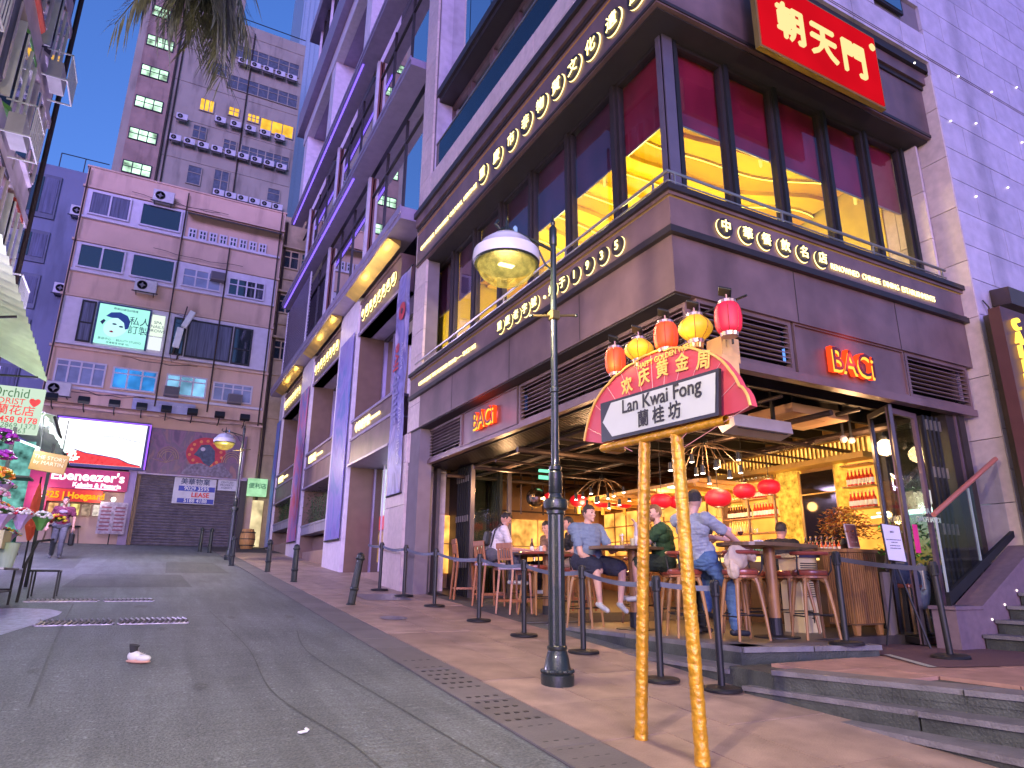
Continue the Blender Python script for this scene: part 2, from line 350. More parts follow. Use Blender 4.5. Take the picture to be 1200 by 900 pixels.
pts = [(-1.55+.62*cos(a)*(1+.25*sin(3*a)+random.uniform(-.08, .08)), 10.4+1.5*sin(a)*(1+.2*cos(2*a)+random.uniform(-.05, .05))) for a in [2*pi*i/26 for i in range(26)]]
b.add([(x, y, gz(y)+.004) for x, y in pts], [tuple(range(26))])
tag(obj('puddle', b, mat('wet_patch_sheen', (.20, .22, .32), .3, var=.6, scale=14, bump=.6, bscale=22)), 'shiny puddle with pale reflected light painted in its colour, left of the road', 'puddle')  # pale base colour paints in the bright reflection on the wet asphalt
# litter and the lone shoe
lit = MB(); lit.bbox((1.06, 4.83, gz(4.83)+.012), (.06, .035, .012), Matrix.Rotation(.5, 3, 'Z'), .004).bbox((1.09, 4.85, gz(4.85)+.02), (.03, .03, .01), Matrix.Rotation(1.1, 3, 'Z') @ Matrix.Rotation(.5, 3, 'X'), .003)
tag(obj('litter', lit, WHITE), 'small crumpled white paper scrap on the asphalt', 'litter')
sh = thing('shoe', 'lone white shoe with a dark ankle stub standing on the road', 'shoe', (.09, 7.41, gz(7.41)))
RUB = mat('shoe_white', (.62, .62, .60), .5, var=.1)
RZ = Matrix.Rotation(.9, 3, 'Z'); SC = Vector((.09, 7.40, gz(7.4)))
SHP = lambda x, y, z: SC+RZ @ Vector((x, y, z))
obj('sole', MB().ball(SHP(0, 0, .018), 1, 3, (.044, .125, .020), RZ), mat('shoe_sole', (.55, .30, .22), .6), sh, smooth=True)
obj('upper', MB().ball(SHP(0, -.045, .045), 1, 3, (.042, .078, .032), RZ).ball(SHP(0, .045, .060), 1, 3, (.040, .070, .046), RZ), RUB, sh, smooth=True)
for i in range(4): obj('lace', MB().tube([SHP(-.022, -.05+.022*i, .078+.007*i), SHP(.022, -.045+.022*i, .078+.007*i)], .0035, 5), WHITE, sh)
obj('ankle', MB().tube([SHP(0, .06, .09), SHP(0, .065, .13), SHP(0, .06, .155)], [.030, .036, .046], 14), mat('sock_dark', (.03, .03, .035), .9), sh, smooth=True)
# ---------------------------------------------------------------- corner building with the restaurant
cb = thing('corner_building', 'granite and bronze corner building with lit red signboard above an open-front bar', 'building', (4.67, 5.06, -.64))
def panels(name, fr, plane, u0, u1, z0, z1, du, dz, m_, parent, th=.05, gap=.011, off=.5, skip=None, zc=None):
    """stone panels over a wall; fr 'X': wall at x=plane seen from -X, u is y; fr 'Y': wall at y=plane seen from -Y, u is x"""
    zs = zc or [z0+dz*i for i in range(int((z1-z0)/dz+.99))]+[z1]; row = 0
    for za, zb in zip(zs, zs[1:]):
        us = [u0]; u = u0+(du*off if row % 2 else du)
        while u < u1-.15: us.append(u); u += du
        us.append(u1); row += 1
        for a, c in zip(us, us[1:]):
            if skip and skip((a+c)/2, (za+zb)/2): continue
            pr = random.uniform(0, .003); b = MB()
            if fr == 'X': b.box(plane-pr, a+gap/2, za+gap/2, plane+th, c-gap/2, zb-gap/2)
            else: b.box(a+gap/2, plane-pr, za+gap/2, c-gap/2, plane+th, zb-gap/2)
            obj(name, b, m_, parent)
# structural core and backing behind joints
core = MB()
core.box(4.72, 4.91, 8.1, 16, 5.2, 26)                    # right-hand wall above the band
core.box(10.35, 4.91, -.9, 16, 5.2, 8.1)
core.box(4.72, 5.2, 8.1, 5.0, 12.9, 8.96)                 # left-hand spandrel
core.box(4.72, 12.95, -.6, 5.0, 13.66, 30)                # party pier
core.box(5.0, 13.68, -.6, 5.2, 14.6, 30)
core.box(5.3, 5.2, 12.5, 15.9, 14.5, 30)
obj('wall', core, JOINT, cb)
panels('wall_panel', 'Y', 4.86, 10.32, 15.6, -.78, 13.2, 1.25, .571, GRANP, cb)
panels('wall_panel', 'Y', 4.86, 4.67, 10.32, 8.24, 13.0, 1.25, .571, GRANP, cb, skip=lambda u, z: 8.95 < u < 9.8 and z > 8.85)
panels('reveal_panel', 'X', 10.30, 4.86, 5.45, -.75, 8.0, 1., .9, GRAN, cb, th=.06)
for z in (8.30, 8.34): obj('wall_groove', MB().box(7.2, 4.852, z, 15.6, 4.858, z+.012), JOINT, cb)
panels('spandrel_panel', 'X', 4.67, 5.0, 12.9, 8.1, 9.0, 1.25, .45, GRAN, cb)
panels('pier_panel', 'X', 4.67, 12.92, 13.64, 3.0, 20., 2, .55, GRAN, cb)
panels('pier_panel', 'X', 4.67, 13.60, 14.9, -.32, 3.0, 2, .9, GRAN, cb)
panels('pier_panel', 'Y', 13.58, 4.69, 5.6, -.42, 2.3, 2, .87, GRAN, cb)
panels('pier_panel', 'Y', 13.52, 4.69, 5.05, 2.35, 6.8, 2, .9, GRAN, cb)
# windows upstairs on the granite wall (recessed balcony with glass balustrade)
wb = MB(); wb.box(5.25, 5.0, 8.9, 5.3, 12.88, 20)
obj('recess_back', wb, BRONZED, cb)
for k in range(7):
    y0 = 5.1+k*1.12
    fr_ = obj('balcony_window', MB().box(5.12, y0, 9.0, 5.2, y0+.09, 11.0).box(5.12, y0+1.03, 9.0, 5.2, y0+1.12, 11.0).box(5.12, y0+.09, 10.9, 5.2, y0+1.03, 11.0), BRONZE, cb)
    obj('pane', MB().box(5.17, y0+.09, 9.0, 5.18, y0+1.03, 10.9), GLASSD, fr_)
obj('canopy', MB().box(4.78, 4.9, 11.0, 5.25, 12.86, 11.12).box(4.72, 4.9, 11.12, 5.25, 12.9, 11.32), BRONZED, cb)
for k in range(7):
    y0 = 5.05+k*1.12; obj('upper_pane', MB().box(5.05, y0+.02, 11.34, 5.07, y0+1.1, 14.4), GLASSD, cb)
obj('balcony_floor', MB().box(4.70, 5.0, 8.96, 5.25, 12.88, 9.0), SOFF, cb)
bal = obj('balustrade', MB().box(4.76, 5.0, 9.02, 4.775, 12.85, 9.78), glass('teal_glass', (.10, .16, .20), 1.2, dark=.25), cb)
obj('handrail', MB().box(4.745, 5.0, 9.78, 4.79, 12.85, 9.81), RAIL, bal)
obj('reveal_side', MB().box(4.74, 12.86, 9.0, 5.25, 12.9, 20), GRANP, cb)
tw = obj('high_window', MB().box(8.95, 4.84, 8.95, 9.8, 4.88, 11.), BRONZED, cb); obj('pane', MB().box(9.0, 4.83, 9.0, 9.75, 4.838, 11.), GLASSD, tw)
# ---- upper bronze band with lettering
def Lband(name, z0, z1, o0, o1, m_, yl=13.5, xr=10.28, parent=cb):
    """L-shaped run of cladding: outer offset o0, inner o1 from the corner lines x=4.67 / y=5.06"""
    b = MB(); X0, Y0, X1, Y1 = 4.67-o0, 5.06-o0, 4.67+o1, 5.06+o1
    pl = [(X0, yl), (X0, Y0), (xr, Y0), (xr, Y1), (X1, Y1), (X1, yl)]
    b.add([(x, y, z0) for x, y in pl]+[(x, y, z1) for x, y in pl],
        [(0, 1, 7, 6), (1, 2, 8, 7), (2, 3, 9, 8), (3, 4, 10, 9), (4, 5, 11, 10), (5, 0, 6, 11), (0, 5, 4, 1), (1, 4, 3, 2), (6, 7, 10, 11), (7, 8, 9, 10)])
    return obj(name, b, m_, parent)
ub = Lband('upper_band', 6.86, 7.78, .03, .42, BRONZE)
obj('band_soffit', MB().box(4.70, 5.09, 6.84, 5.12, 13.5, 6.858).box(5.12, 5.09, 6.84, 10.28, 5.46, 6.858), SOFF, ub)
Lband('band_lip', 6.88, 6.93, .045, 0, BRONZED, parent=ub); Lband('band_top', 7.78, 7.86, .06, .4, BRONZED, parent=ub)
Lband('band_cornice', 7.86, 8.08, .10, .4, BRONZE, parent=ub, xr=10.45); Lband('cornice_cap', 8.08, 8.22, .16, .4, BRONZED, parent=ub, xr=10.6)
Lband('band_led', 7.70, 7.715, .036, 0, emit('warm_led_dim', (1, .40, .08), .06), parent=ub, xr=5.4)
# ---- lower fascia, sign band, mouldings
fb = Lband('fascia', 3.0, 3.68, 0, .40, BRONZE); fb2 = Lband('sign_band', 3.76, 4.16, .02, .40, BRONZE)
Lband('moulding', 3.68, 3.76, .07, .1, BRONZED, parent=fb2, xr=10.42); Lband('moulding', 3.755, 3.79, .045, .1, BRONZE, parent=fb2, xr=10.42)
Lband('moulding', 4.16, 4.20, .05, .1, BRONZE, parent=fb2, xr=10.4); Lband('moulding', 4.20, 4.27, .09, .5, BRONZED, parent=fb2, xr=10.4)
Lband('band_led', 4.147, 4.158, .024, 0, HALO, parent=fb2)
for y in (11.2, 8.9, 6.9): obj('fascia_joint', MB().box(4.664, y, 3.0, 4.669, y+.008, 3.68), SOFF, fb)
for x in (6.6, 8.6): obj('fascia_joint', MB().box(x, 5.054, 3.0, x+.008, 5.059, 3.68), SOFF, fb)
# handrail in front of the first-floor windows
for nm, z in (('handrail', 4.48), ('handrail', 4.36)):
    obj(nm, MB().tube([(4.66, 13.3, z), (4.66, 5.05, z), (10.0, 5.05, z)], .022 if z > 4.4 else .012, 8), RAIL, cb)
for y in (12.9, 11, 9.1, 7.2, 5.3): obj('rail_bracket', MB().box(4.65, y, 4.27, 4.67, y+.02, 4.48), RAIL, cb)
for x in (4.75, 6.5, 8.3, 9.9): obj('rail_bracket', MB().box(x, 5.04, 4.27, x+.02, 5.06, 4.48), RAIL, cb)
# ---- first-floor windows
def win(fr, a, c, z0, z1, w=.06, blind=True, red=True):
    P = 5.06 if fr == 'X' else 5.42
    def B(u0, u1, za, zb, d0, d1):
        return (P+d0, u0, za, P+d1, u1, zb) if fr == 'X' else (u0, P+d0, za, u1, P+d1, zb)
    f = obj('window', MB().box(*B(a, a+w, z0, z1, 0, .1)).box(*B(c-w, c, z0, z1, 0, .1)).box(*B(a+w, c-w, z0, z0+w, 0, .1)).box(*B(a+w, c-w, z1-w, z1, 0, .1)), BRONZED, cb)
    obj('pane', MB().box(*B(a+w, c-w, z0+w, z1-w, .04, .046)), GLASS, f)
    if blind:
        obj('blind', MB().box(*B(a+.01, c-.01, 5.69, z1-.01, .13, .135)), mat('red_film', (.22, .012, .035), .3, var=.35, scale=1.5) if red else mat('dim_film', (.09, .02, .045), .3, var=.6, scale=1.1), f)
        obj('blind_rail', MB().box(*B(a+w, c-w, 5.665, 5.69, .12, .14)), RAIL, f)
my = [5.44, 6.5, 7.72, 8.90, 10.05, 11.2, 12.3, 13.4]
for i, (a, c) in enumerate(zip(my, my[1:])): win('X', a+.04, c-.04, 4.27, 6.84, blind=True, red=i < 1)
mx = [5.22, 6.14, 7.1, 8.15, 9.12, 10.06]
for a, c in zip(mx, mx[1:]): win('Y', a+.03, c-.03, 4.27, 6.84)
for y in my: obj('mullion', MB().box(5.02, y-.04, 4.27, 5.14, y+.04, 6.84), BRONZED, cb)
for x in mx: obj('mullion', MB().box(x-.035, 5.38, 4.27, x+.035, 5.5, 6.84), BLACK, cb)
obj('corner_post', MB().box(5.02, 5.38, 4.27, 5.2, 5.42, 6.84).box(5.0, 5.42, 4.27, 5.06, 5.5, 6.84), mat('corner_post_metal', (.17, .14, .19), .35, metal=.5), cb)
panels('side_panel', 'X', 10.12, 5.2, 5.9, 4.3, 6.8, 1, .83, GRAN, cb)
# ---- first-floor room: yellow rippled ceiling
YEL = mat('yellow_lacquer', (.82, .60, .006), .35, var=.06)
room = MB(); room.box(5.3, 5.6, 4.2, 10.1, 13.4, 4.25).box(10.1, 5.9, 4.25, 10.15, 13.4, 6.9).box(5.3, 13.35, 4.25, 10.1, 13.4, 6.9).box(5.0, 5.46, 6.86, 10.28, 13.5, 6.9)
obj('room_shell', room, mat('room_wall', (.66, .48, .010), .6, var=.1), cb)
YEL_SHADE = mat('yellow_lacquer_shade', (.72, .42, .004), .35, var=.06); COVE = emit('cove_strip', (1, .84, .10), .75)  # second, deeper yellow paints shading into alternate ceiling leaves
def wave(run, k, u0, u1, along):
    """one stepped, curving leaf of the ceiling: underside, drop and a thin light line"""
    n = 26; lo = []; z0 = 6.74-.075*k
    for i in range(n+1):
        u = u0+(u1-u0)*i/n; d = run+.36*k+.30*sin(u*1.05+.5)+.10*sin(u*2.3+k*.35); lo.append((u, d))
    P = (lambda u, d, z: (u, d, z)) if along == 'x' else (lambda u, d, z: (d, u, z))
    e = .60; b = MB().add([P(u, d, z0) for u, d in lo]+[P(u, d+e, z0) for u, d in lo], [(i, i+1, n+2+i, n+1+i) for i in range(n)]); lf = obj('ceiling_leaf', b, YEL if k % 2 else YEL_SHADE, cb)
    b = MB().add([P(u, d, z0) for u, d in lo]+[P(u, d, z0+.075) for u, d in lo], [(i, i+1, n+2+i, n+1+i) for i in range(n)]); obj('leaf_drop', b, YEL, lf)
    if k % 2 == 0: obj('cove_light', MB().add([P(u, d-.004, z0+.004) for u, d in lo]+[P(u, d-.004, z0+.020) for u, d in lo], [(i, i+1, n+2+i, n+1+i) for i in range(n)]), COVE, lf)
for k in range(11): wave(6.05, k, 5.4, 10.05, 'x')
for k in range(7): wave(5.75, k, 10.2 if k > 1 else 9.4, 13.3, 'y')
for x, y in ((6.2, 7.2), (8.4, 6.9), (6.2, 9.4), (6.3, 11.6), (8.6, 10)): plight('dining_lamp', (x, y, 5.0), 15, (1, .84, .30), .25)
for x in (6.9, 8.95): obj('light_rod', MB().box(x, 5.60, 5.6, x+.035, 5.63, 6.55), emit('gold_rod', (1, .62, .08), .3), cb)
for y in (7.0,): obj('light_rod', MB().box(5.22, y, 5.55, 5.25, y+.03, 6.5), emit('gold_rod', (1, .62, .08), .3), cb)
# ---- lettering on the bands
def rounds(chars, ys, fr, plane, z, size, band, r=.125):
    for ch, u in zip(chars, ys):
        c = Vector((plane, u, z)) if fr == 'X' else Vector((u, plane, z)); R_, U_ = LX if fr == 'X' else LY; nrm = R_.cross(U_)
        disc_ = MB(); n = 28
        disc_.add([c+nrm*.03+(R_*cos(2*pi*i/n)+U_*sin(2*pi*i/n))*r for i in range(n)]+[c+(R_*cos(2*pi*i/n)+U_*sin(2*pi*i/n))*r for i in range(n)], [tuple(range(n))]+[(i, n+i, n+(i+1) % n, (i+1) % n) for i in range(n)])
        d = obj('sign_disc', disc_, BRONZED, band)
        h = MB(); a0, a1 = -2.5, 1.1; pts_o = [a0+(a1-a0)*i/20 for i in range(21)]
        if fr == 'Y': pts_o = [pi-a for a in pts_o]
        h.add([c+nrm*.012+(R_*cos(a)+U_*sin(a))*(r*1.0) for a in pts_o]+[c+nrm*.012+(R_*cos(a)+U_*sin(a))*(r*(1.0+.19*sin(pi*i/20))) for i, a in enumerate(pts_o)], [(i, i+1, 22+i, 21+i) for i in range(20)])
        obj('halo_arc', h, SIGNY, d)
        lettering('letter', ch, size, c+nrm*.045, LX if fr == 'X' else LY, SIGNY, d, .004, .003)
ysu = [9.92, 9.33, 8.78, 8.27, 7.78, 7.30, 6.84, 6.38, 5.88, 5.36]
rounds('重慶市非物質文化遺產', ysu, 'X', 4.635, 7.26, .255, ub, .19)
lettering('letters', 'CHONGQING  INTANGIBLE  CULTURAL  HERITAGE', .14, (4.62, 11.72, 7.20), LX, SIGNY, ub, .006, 0., .92)
rounds('重慶老字號', [9.13, 8.85, 8.57, 8.29, 8.01], 'X', 4.645, 3.945, .165, fb2, .118)
lettering('letter', '•', .2, (4.63, 7.74, 3.93), LX, SIGNY, fb2, .01)
rounds('始于1935', [7.50, 7.22, 6.92, 6.60, 6.28, 5.97], 'X', 4.645, 3.945, .165, fb2, .118)
lettering('letters', 'CHONGQING TIME HONORED BRAND —— SINCE 1935', .115, (4.63, 11.52, 3.92), LX, SIGNY, fb2, .005, 0., .98)
rounds('中華餐飲名店', [5.45, 5.80, 6.11, 6.44, 6.78, 7.12], 'Y', 5.035, 3.95, .165, fb2, .118)
lettering('letters', 'RENOWNED  CHINESE  DINING  ESTABLISHMENTS', .115, (8.42, 5.02, 3.90), LY, SIGNY, fb2, .005, 0., .86)
# ---- big red signboard
sb = thing('signboard', 'large red signboard with three golden characters on the corner', 'sign', (7.3, 4.7, 6.6))
obj('frame', MB().box(6.06, 4.725, 6.58, 8.62, 4.80, 7.85).box(7.0, 4.8, 6.8, 7.6, 4.97, 7.6), mat('gilt_frame', (.35, .26, .08), .35, metal=.7), sb)
obj('face', MB().box(6.10, 4.71, 6.62, 8.58, 4.725, 7.81), emit('red_sign_face', (.85, .006, .018), .125, .12, 1.2), sb)
for ch, x in zip('朝天門', (6.68, 7.33, 7.98)): lettering('letter', ch, .62, (x, 4.69, 7.13), LY, emit('pale_gold_letter', (1, .80, .34), .17), sb, .012, .014, .92)
lettering('trademark', '®', .16, (8.47, 4.69, 7.58), LY, emit('pale_gold_letter', (1, .85, .40), .24), sb, .01)
# ---- louvres and name panels under the fascia
def louvre(fr, a, c, z0, z1, n, plane):
    def B(u0, u1, za, zb, d0, d1): return (plane+d0, u0, za, plane+d1, u1, zb) if fr == 'X' else (u0, plane+d0, za, u1, plane+d1, zb)
    f = obj('louvre', MB().box(*B(a, a+.05, z0, z1, 0, .08)).box(*B(c-.05, c, z0, z1, 0, .08)).box(*B(a+.05, c-.05, z0, z0+.05, 0, .08)).box(*B(a+.05, c-.05, z1-.05, z1, 0, .08)).box(*B(a, c, z0, z1, .16, .18)), BRONZE, cb)
    for i in range(n):
        z = z0+.07+(z1-z0-.14)*i/(n-1); d = .055
        if fr == 'X': q = [(plane+.01, a+.05, z-.025), (plane+.01, a+.05, z-.012), (plane+.01+d*1.6, a+.05, z+.03), (plane+.01+d*1.6, a+.05, z+.017)]; n_ = (0, c-a-.1, 0)
        else: q = [(a+.05, plane+.01, z-.025), (a+.05, plane+.01, z-.012), (a+.05, plane+.01+d*1.6, z+.03), (a+.05, plane+.01+d*1.6, z+.017)]; n_ = (c-a-.1, 0, 0)
        obj('slat', MB().prism(q, n_), BRONZE, f)
def plate(fr, a, c, z0, z1, plane):
    def B(u0, u1, za, zb, d0, d1): return (plane+d0, u0, za, plane+d1, u1, zb) if fr == 'X' else (u0, plane+d0, za, u1, plane+d1, zb)
    f = obj('name_panel', MB().box(*B(a, c, z0, z1, .02, .12)), BRONZE, cb)
    obj('panel_trim', MB().box(*B(a, a+.02, z0, z1, -.01, .02)).box(*B(c-.02, c, z0, z1, -.01, .02)).box(*B(a+.02, c-.02, z0, z0+.02, -.01, .02)).box(*B(a+.02, c-.02, z1-.02, z1, -.01, .02)), BRONZE, f); return f
louvre('X', 11.32, 13.45, 2.33, 2.98, 9, 4.93); pL = plate('X', 9.10, 11.28, 2.35, 2.98, 4.93); louvre('X', 5.2, 9.06, 2.33, 2.98, 9, 4.93)
louvre('Y', 5.0, 6.50, 2.36, 3.0, 9, 5.10); pR = plate('Y', 6.54, 8.68, 2.36, 3.0, 5.10); louvre('Y', 8.72, 10.18, 2.36, 3.0, 9, 5.10)
obj('lower_rail', MB().box(4.90, 5.13, 2.26, 5.02, 13.5, 2.33).box(5.0, 5.07, 2.26, 10.2, 5.2, 2.36), BRONZE, cb)
baci = emit('red_letter_edge', (1, .05, .01), .30); bacf = emit('yellow_letter_face', (1, .5, .06), .28)
for pan, fr, c, ax in ((pL, LX, (4.90, 10.22, 2.66), 'X'), (pR, LY, (7.47, 5.06, 2.60), 'Y')):
    n_ = fr[0].cross(fr[1])
    lettering('neon_letters', 'BACi', .42, Vector(c)+n_*.01, fr, baci, pan, .03, .016, .92)
    lettering('neon_face', 'BACi', .42, Vector(c)+n_*.06, fr, mat('letter_dark', (.08, .01, .02), .4) if ax == 'X' else mat('letter_dark', (.08, .01, .02), .4), pan, .004, .0, .92)
    lettering('neon_underlight', 'BACi', .42, Vector(c)+n_*.045+Vector((0, 0, -.03)), fr, bacf, pan, .004, .0, .92)
plight('neon_glow', (4.72, 10.2, 2.75), .8, (1, .06, .01), .08); plight('neon_glow', (7.47, 4.95, 2.66), 1.6, (1, .06, .02), .12)
# slatted soffit under the street-side louvres
for k in range(11):
    x = 5.06+.06*k; obj('soffit_slat', MB().box(x, 5.25, 2.24, x+.03, 13.4, 2.30), BRONZED, cb)
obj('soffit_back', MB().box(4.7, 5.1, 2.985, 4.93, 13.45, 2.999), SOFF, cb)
# ---------------------------------------------------------------- bar interior (open to the street)
F = -.64
INT = mat('dark_ceiling_paint', (.016, .012, .010), .7, var=.2)
WARM = mat('warm_plaster', (.42, .26, .12), .6, var=.1)
FLOORW = mat('bar_floor', (.06, .05, .045), .4, var=.25, scale=3)
pf = MB(); poly = [(5.38, 5.22), (6.92, 4.82), (6.92, 5.6), (10.0, 5.6), (10.0, 9.04), (5.38, 9.04)]
pf.prism([(x, y, F-.16) for x, y in poly], (0, 0, .16))
platform = struct('raised_floor', pf, FLOORW)
b = MB(); b.add([(5.38, 9.04, F), (10.0, 9.04, F), (10, 14.2, gz(14.2)+.03), (5.38, 14.2, gz(14.2)+.03)], [(0, 1, 2, 3)]); struct('ramp_floor', b, FLOORW, parent=platform)
for (xa, ya), (xb, yb) in (((5.38, 9.0), (5.38, 7.1)), ((5.38, 7.08), (5.38, 5.22)), ((5.38, 5.20), (6.14, 5.0)), ((6.16, 5.0), (6.94, 4.80))):   # stone edging
    d = Vector((xb-xa, yb-ya, 0)); L = d.length; d.normalize(); n_ = Vector((d.y, -d.x, 0)); ins = -n_*.34 if xa == xb else n_*-.34
    if xa == xb: ins = Vector((.34, 0, 0)); out = Vector((-.02, 0, 0))
    else: ins = Vector((.09, .34, 0)); out = Vector((-.006, -.02, 0))
    p = [Vector((xa, ya, 0))+out, Vector((xb, yb, 0))+out, Vector((xb, yb, 0))+ins, Vector((xa, ya, 0))+ins]
    obj('edge_slab', MB().prism([(q.x, q.y, F-.045) for q in p], (0, 0, .05)), TREAD, platform)
b = MB(); k = [(5.36, 9.0), (5.36, 5.215), (6.92, 4.81)]
for (xa, ya), (xb, yb) in zip(k, k[1:]): b.quad((xa+.002, ya, F-.5), (xb+.002, yb, F-.5), (xb+.002, yb, F-.04), (xa+.002, ya, F-.04))
struct('riser', b, RISER, parent=platform)
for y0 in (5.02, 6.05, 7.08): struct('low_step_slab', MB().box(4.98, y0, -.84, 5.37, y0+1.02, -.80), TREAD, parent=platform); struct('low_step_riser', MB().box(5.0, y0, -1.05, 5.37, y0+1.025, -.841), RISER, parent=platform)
# terrace, its steps and the stone stairs
tp = [(4.93, 4.44), (5.46, 2.75), (5.95, 1.2), (6.6, -1.), (16, -1.), (16, 5.6), (6.93, 5.6), (6.93, 4.80), (5.0, 5.02)]
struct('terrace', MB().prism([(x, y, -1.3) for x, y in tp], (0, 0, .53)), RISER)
ter = bpy.data.objects['terrace']
tiles('terrace_tile', [5.3+.6*i for i in range(14)], [-.6+.6*i for i in range(10)], TERR, .03, ter, zf=lambda y: -.77, clip=lambda x, y: x > 5.42+.31*(2.75-y)+.38 if y < 4.75 else x > 7.2)
def stepblock(name, pts, z0, z1, parent):
    c = sum((Vector((x, y, 0)) for x, y in pts), Vector())/len(pts)
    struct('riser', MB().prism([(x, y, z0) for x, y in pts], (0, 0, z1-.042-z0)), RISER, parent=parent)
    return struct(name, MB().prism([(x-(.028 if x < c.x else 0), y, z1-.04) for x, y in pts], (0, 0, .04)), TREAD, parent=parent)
for i in range(4):
    t0, t1 = i/4, (i+1)/4-.004
    a = lambda t: (4.93+1.67*t, 4.44-5.44*t); c = lambda t: (5.25+1.67*t, 4.44-5.44*t)
    stepblock('terrace_edge', [a(t0), a(t1), c(t1), c(t0)], -.84, -.738, ter)
for i in range(4):
    t0, t1 = i/4, (i+1)/4-.003; a = lambda t: (4.86+.95*t, 4.72-5.72*t); c = lambda t: (4.96+1.67*t, 4.72-5.72*t)
    stepblock('step_slab', [a(t0), a(t1), c(t1), c(t0)], -1.3, -.892, ter)
stepblock('step_slab', [(4.90, 4.86), (4.90, -1), (5.9, -1), (4.9, 4.86)][:3]+[(5.9, -1), (5.0, 4.86)], -1.4, -1.03, ter)
st = thing('stone_staircase', 'grey stone stairs climbing right beside the purple wall', 'staircase', (8.8, 4.2, -.74))
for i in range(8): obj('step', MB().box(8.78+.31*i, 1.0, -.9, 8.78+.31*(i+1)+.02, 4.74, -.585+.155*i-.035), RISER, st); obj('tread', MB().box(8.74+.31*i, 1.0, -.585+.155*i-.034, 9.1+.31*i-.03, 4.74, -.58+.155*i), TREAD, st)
PARA = mat('parapet_stone', (.17, .12, .14), .5, var=.15, scale=14, bump=.1, bscale=100)
obj('parapet', MB().prism([(8.32, 4.76, -.9), (11.2, 4.76, -.9), (11.2, 4.76, .90), (8.88, 4.76, -.31), (8.32, 4.76, -.31)], (0, .28, 0)), PARA, st)
obj('coping', MB().prism([(8.86, 4.74, -.305), (11.2, 4.74, .905), (11.2, 4.74, .945), (8.84, 4.74, -.265), (8.29, 4.74, -.265), (8.29, 4.74, -.305)], (0, .32, 0)), PARA, st)
for i in range(5): obj('step_light', MB().ball((9.02+.33*i, 4.755, -.42+.165*i), .016, 1), emit('tiny_light', (1, .8, .8), .3), st)
bg_ = obj('glass_balustrade', MB().prism([(8.45, 4.88, -.22), (10.05, 4.88, .62), (10.05, 4.88, 1.60), (8.45, 4.88, .78)], (0, .014, 0)), glass('stair_glass', (.86, .90, .92), 1.3), st)
obj('shoe_channel', MB().prism([(8.42, 4.86, -.27), (10.1, 4.86, .58), (10.1, 4.86, .66), (8.42, 4.86, -.12)], (0, .05, 0)), BLACK, bg_)
obj('handrail', MB().tube([(8.42, 4.89, .79), (10.06, 4.89, 1.62)], .032, 10), mat('copper_rail', (.52, .18, .12), .3, metal=.3), bg_)
for x in (8.44, 9.25): obj('glass_edge', MB().box(x, 4.875, -.26+.52*(x-8.44), x+.012, 4.90, .76+.50*(x-8.44)), mat('glass_edge_mat', (.35, .42, .40), .3), bg_)
mt = MB(); mt.add([(6.98, 4.84, -.735), (6.35, 3.95, -.735), (9.3, 3.1, -.735), (8.7, 4.74, -.735), (8.3, 5.6, -.735), (6.98, 5.6, -.735)], [(0, 1, 2, 3, 4, 5)])
tag(obj('door_mat', mt, mat('brown_mat', (.10, .045, .05), .9, var=.2, scale=40)), 'large brown mat laid in front of the open doors', 'mat')
b = MB(); b.add([(7.0, 4.82, -.732), (6.36, 3.96, -.732), (6.44, 3.93, -.732), (7.08, 4.80, -.732)], [(0, 1, 2, 3)])
tag(obj('ramp_strip', b, mat('ribbed_strip', (.36, .36, .30), .6, var=.4, scale=60)), 'pale ribbed strip along the left edge of the brown mat', 'floor strip')
# room shell
bar = thing('bar_room', 'open-fronted bar interior with dark pipework ceiling and glowing back bar', 'bar interior', (7, 8, F))
b = MB(); b.box(5.0, 5.25, 2.50, 10.4, 14.2, 2.55); obj('ceiling', b, INT, bar)
obj('back_wall', MB().box(5.0, 14.2, -.4, 10.4, 14.3, 2.5), mat('far_wall', (.34, .19, .08), .6, var=.2), bar)
obj('side_wall', MB().box(10.05, 9.75, F, 10.15, 14.2, 2.5), mat('dark_wood_wall', (.20, .09, .035), .5, var=.3, scale=2, stretch=(4, 4, .5)), bar)
obj('side_wall', MB().box(10.05, 6.55, F, 10.15, 9.75, 2.5), WARM, bar)
obj('side_wall', MB().box(10.05, 5.25, 1.0, 10.15, 6.55, 2.5).box(10.05, 5.25, F, 10.15, 5.45, 1.0), INT, bar)
for i in range(14):
    y = 5.6+.62*i; obj('ceiling_beam', MB().box(5.05, y, 2.30, 10.0, y+.07, 2.5), INT, bar)
PIPE = mat('pipe_metal', (.06, .038, .03), .45, metal=.5, var=.3)
for x, z, r in ((5.7, 2.2, .03), (6.1, 2.12, .05), (6.7, 2.2, .025), (7.6, 2.1, .04), (8.2, 2.22, .03), (8.9, 2.08, .06), (9.4, 2.2, .03)):
    obj('pipe', MB().tube([(x, 5.5, z), (x, 14, z)], r, 8), PIPE, bar)
for y, z, r in ((6.9, 2.02, .03), (8.3, 2.0, .02), (9.6, 2.05, .05), (11.3, 1.98, .03), (12.6, 2.0, .04), (7.5, 1.96, .018), (10.4, 1.98, .02)):
    obj('pipe', MB().tube([(5.2, y, z), (9.95, y, z)], r, 8), PIPE, bar)
for i in range(9): obj('hanging_rod', MB().tube([(6.25+.28*i, 12.9, 2.3), (6.25+.28*i, 12.9, 1.45-.1*(i % 2))], .018, 6), PIPE, bar)
b = MB(); b.tube([(6.1, 12.9, 1.4), (8.6, 12.9, 1.4)], .02, 6); obj('hanging_rail', b, PIPE, bar)
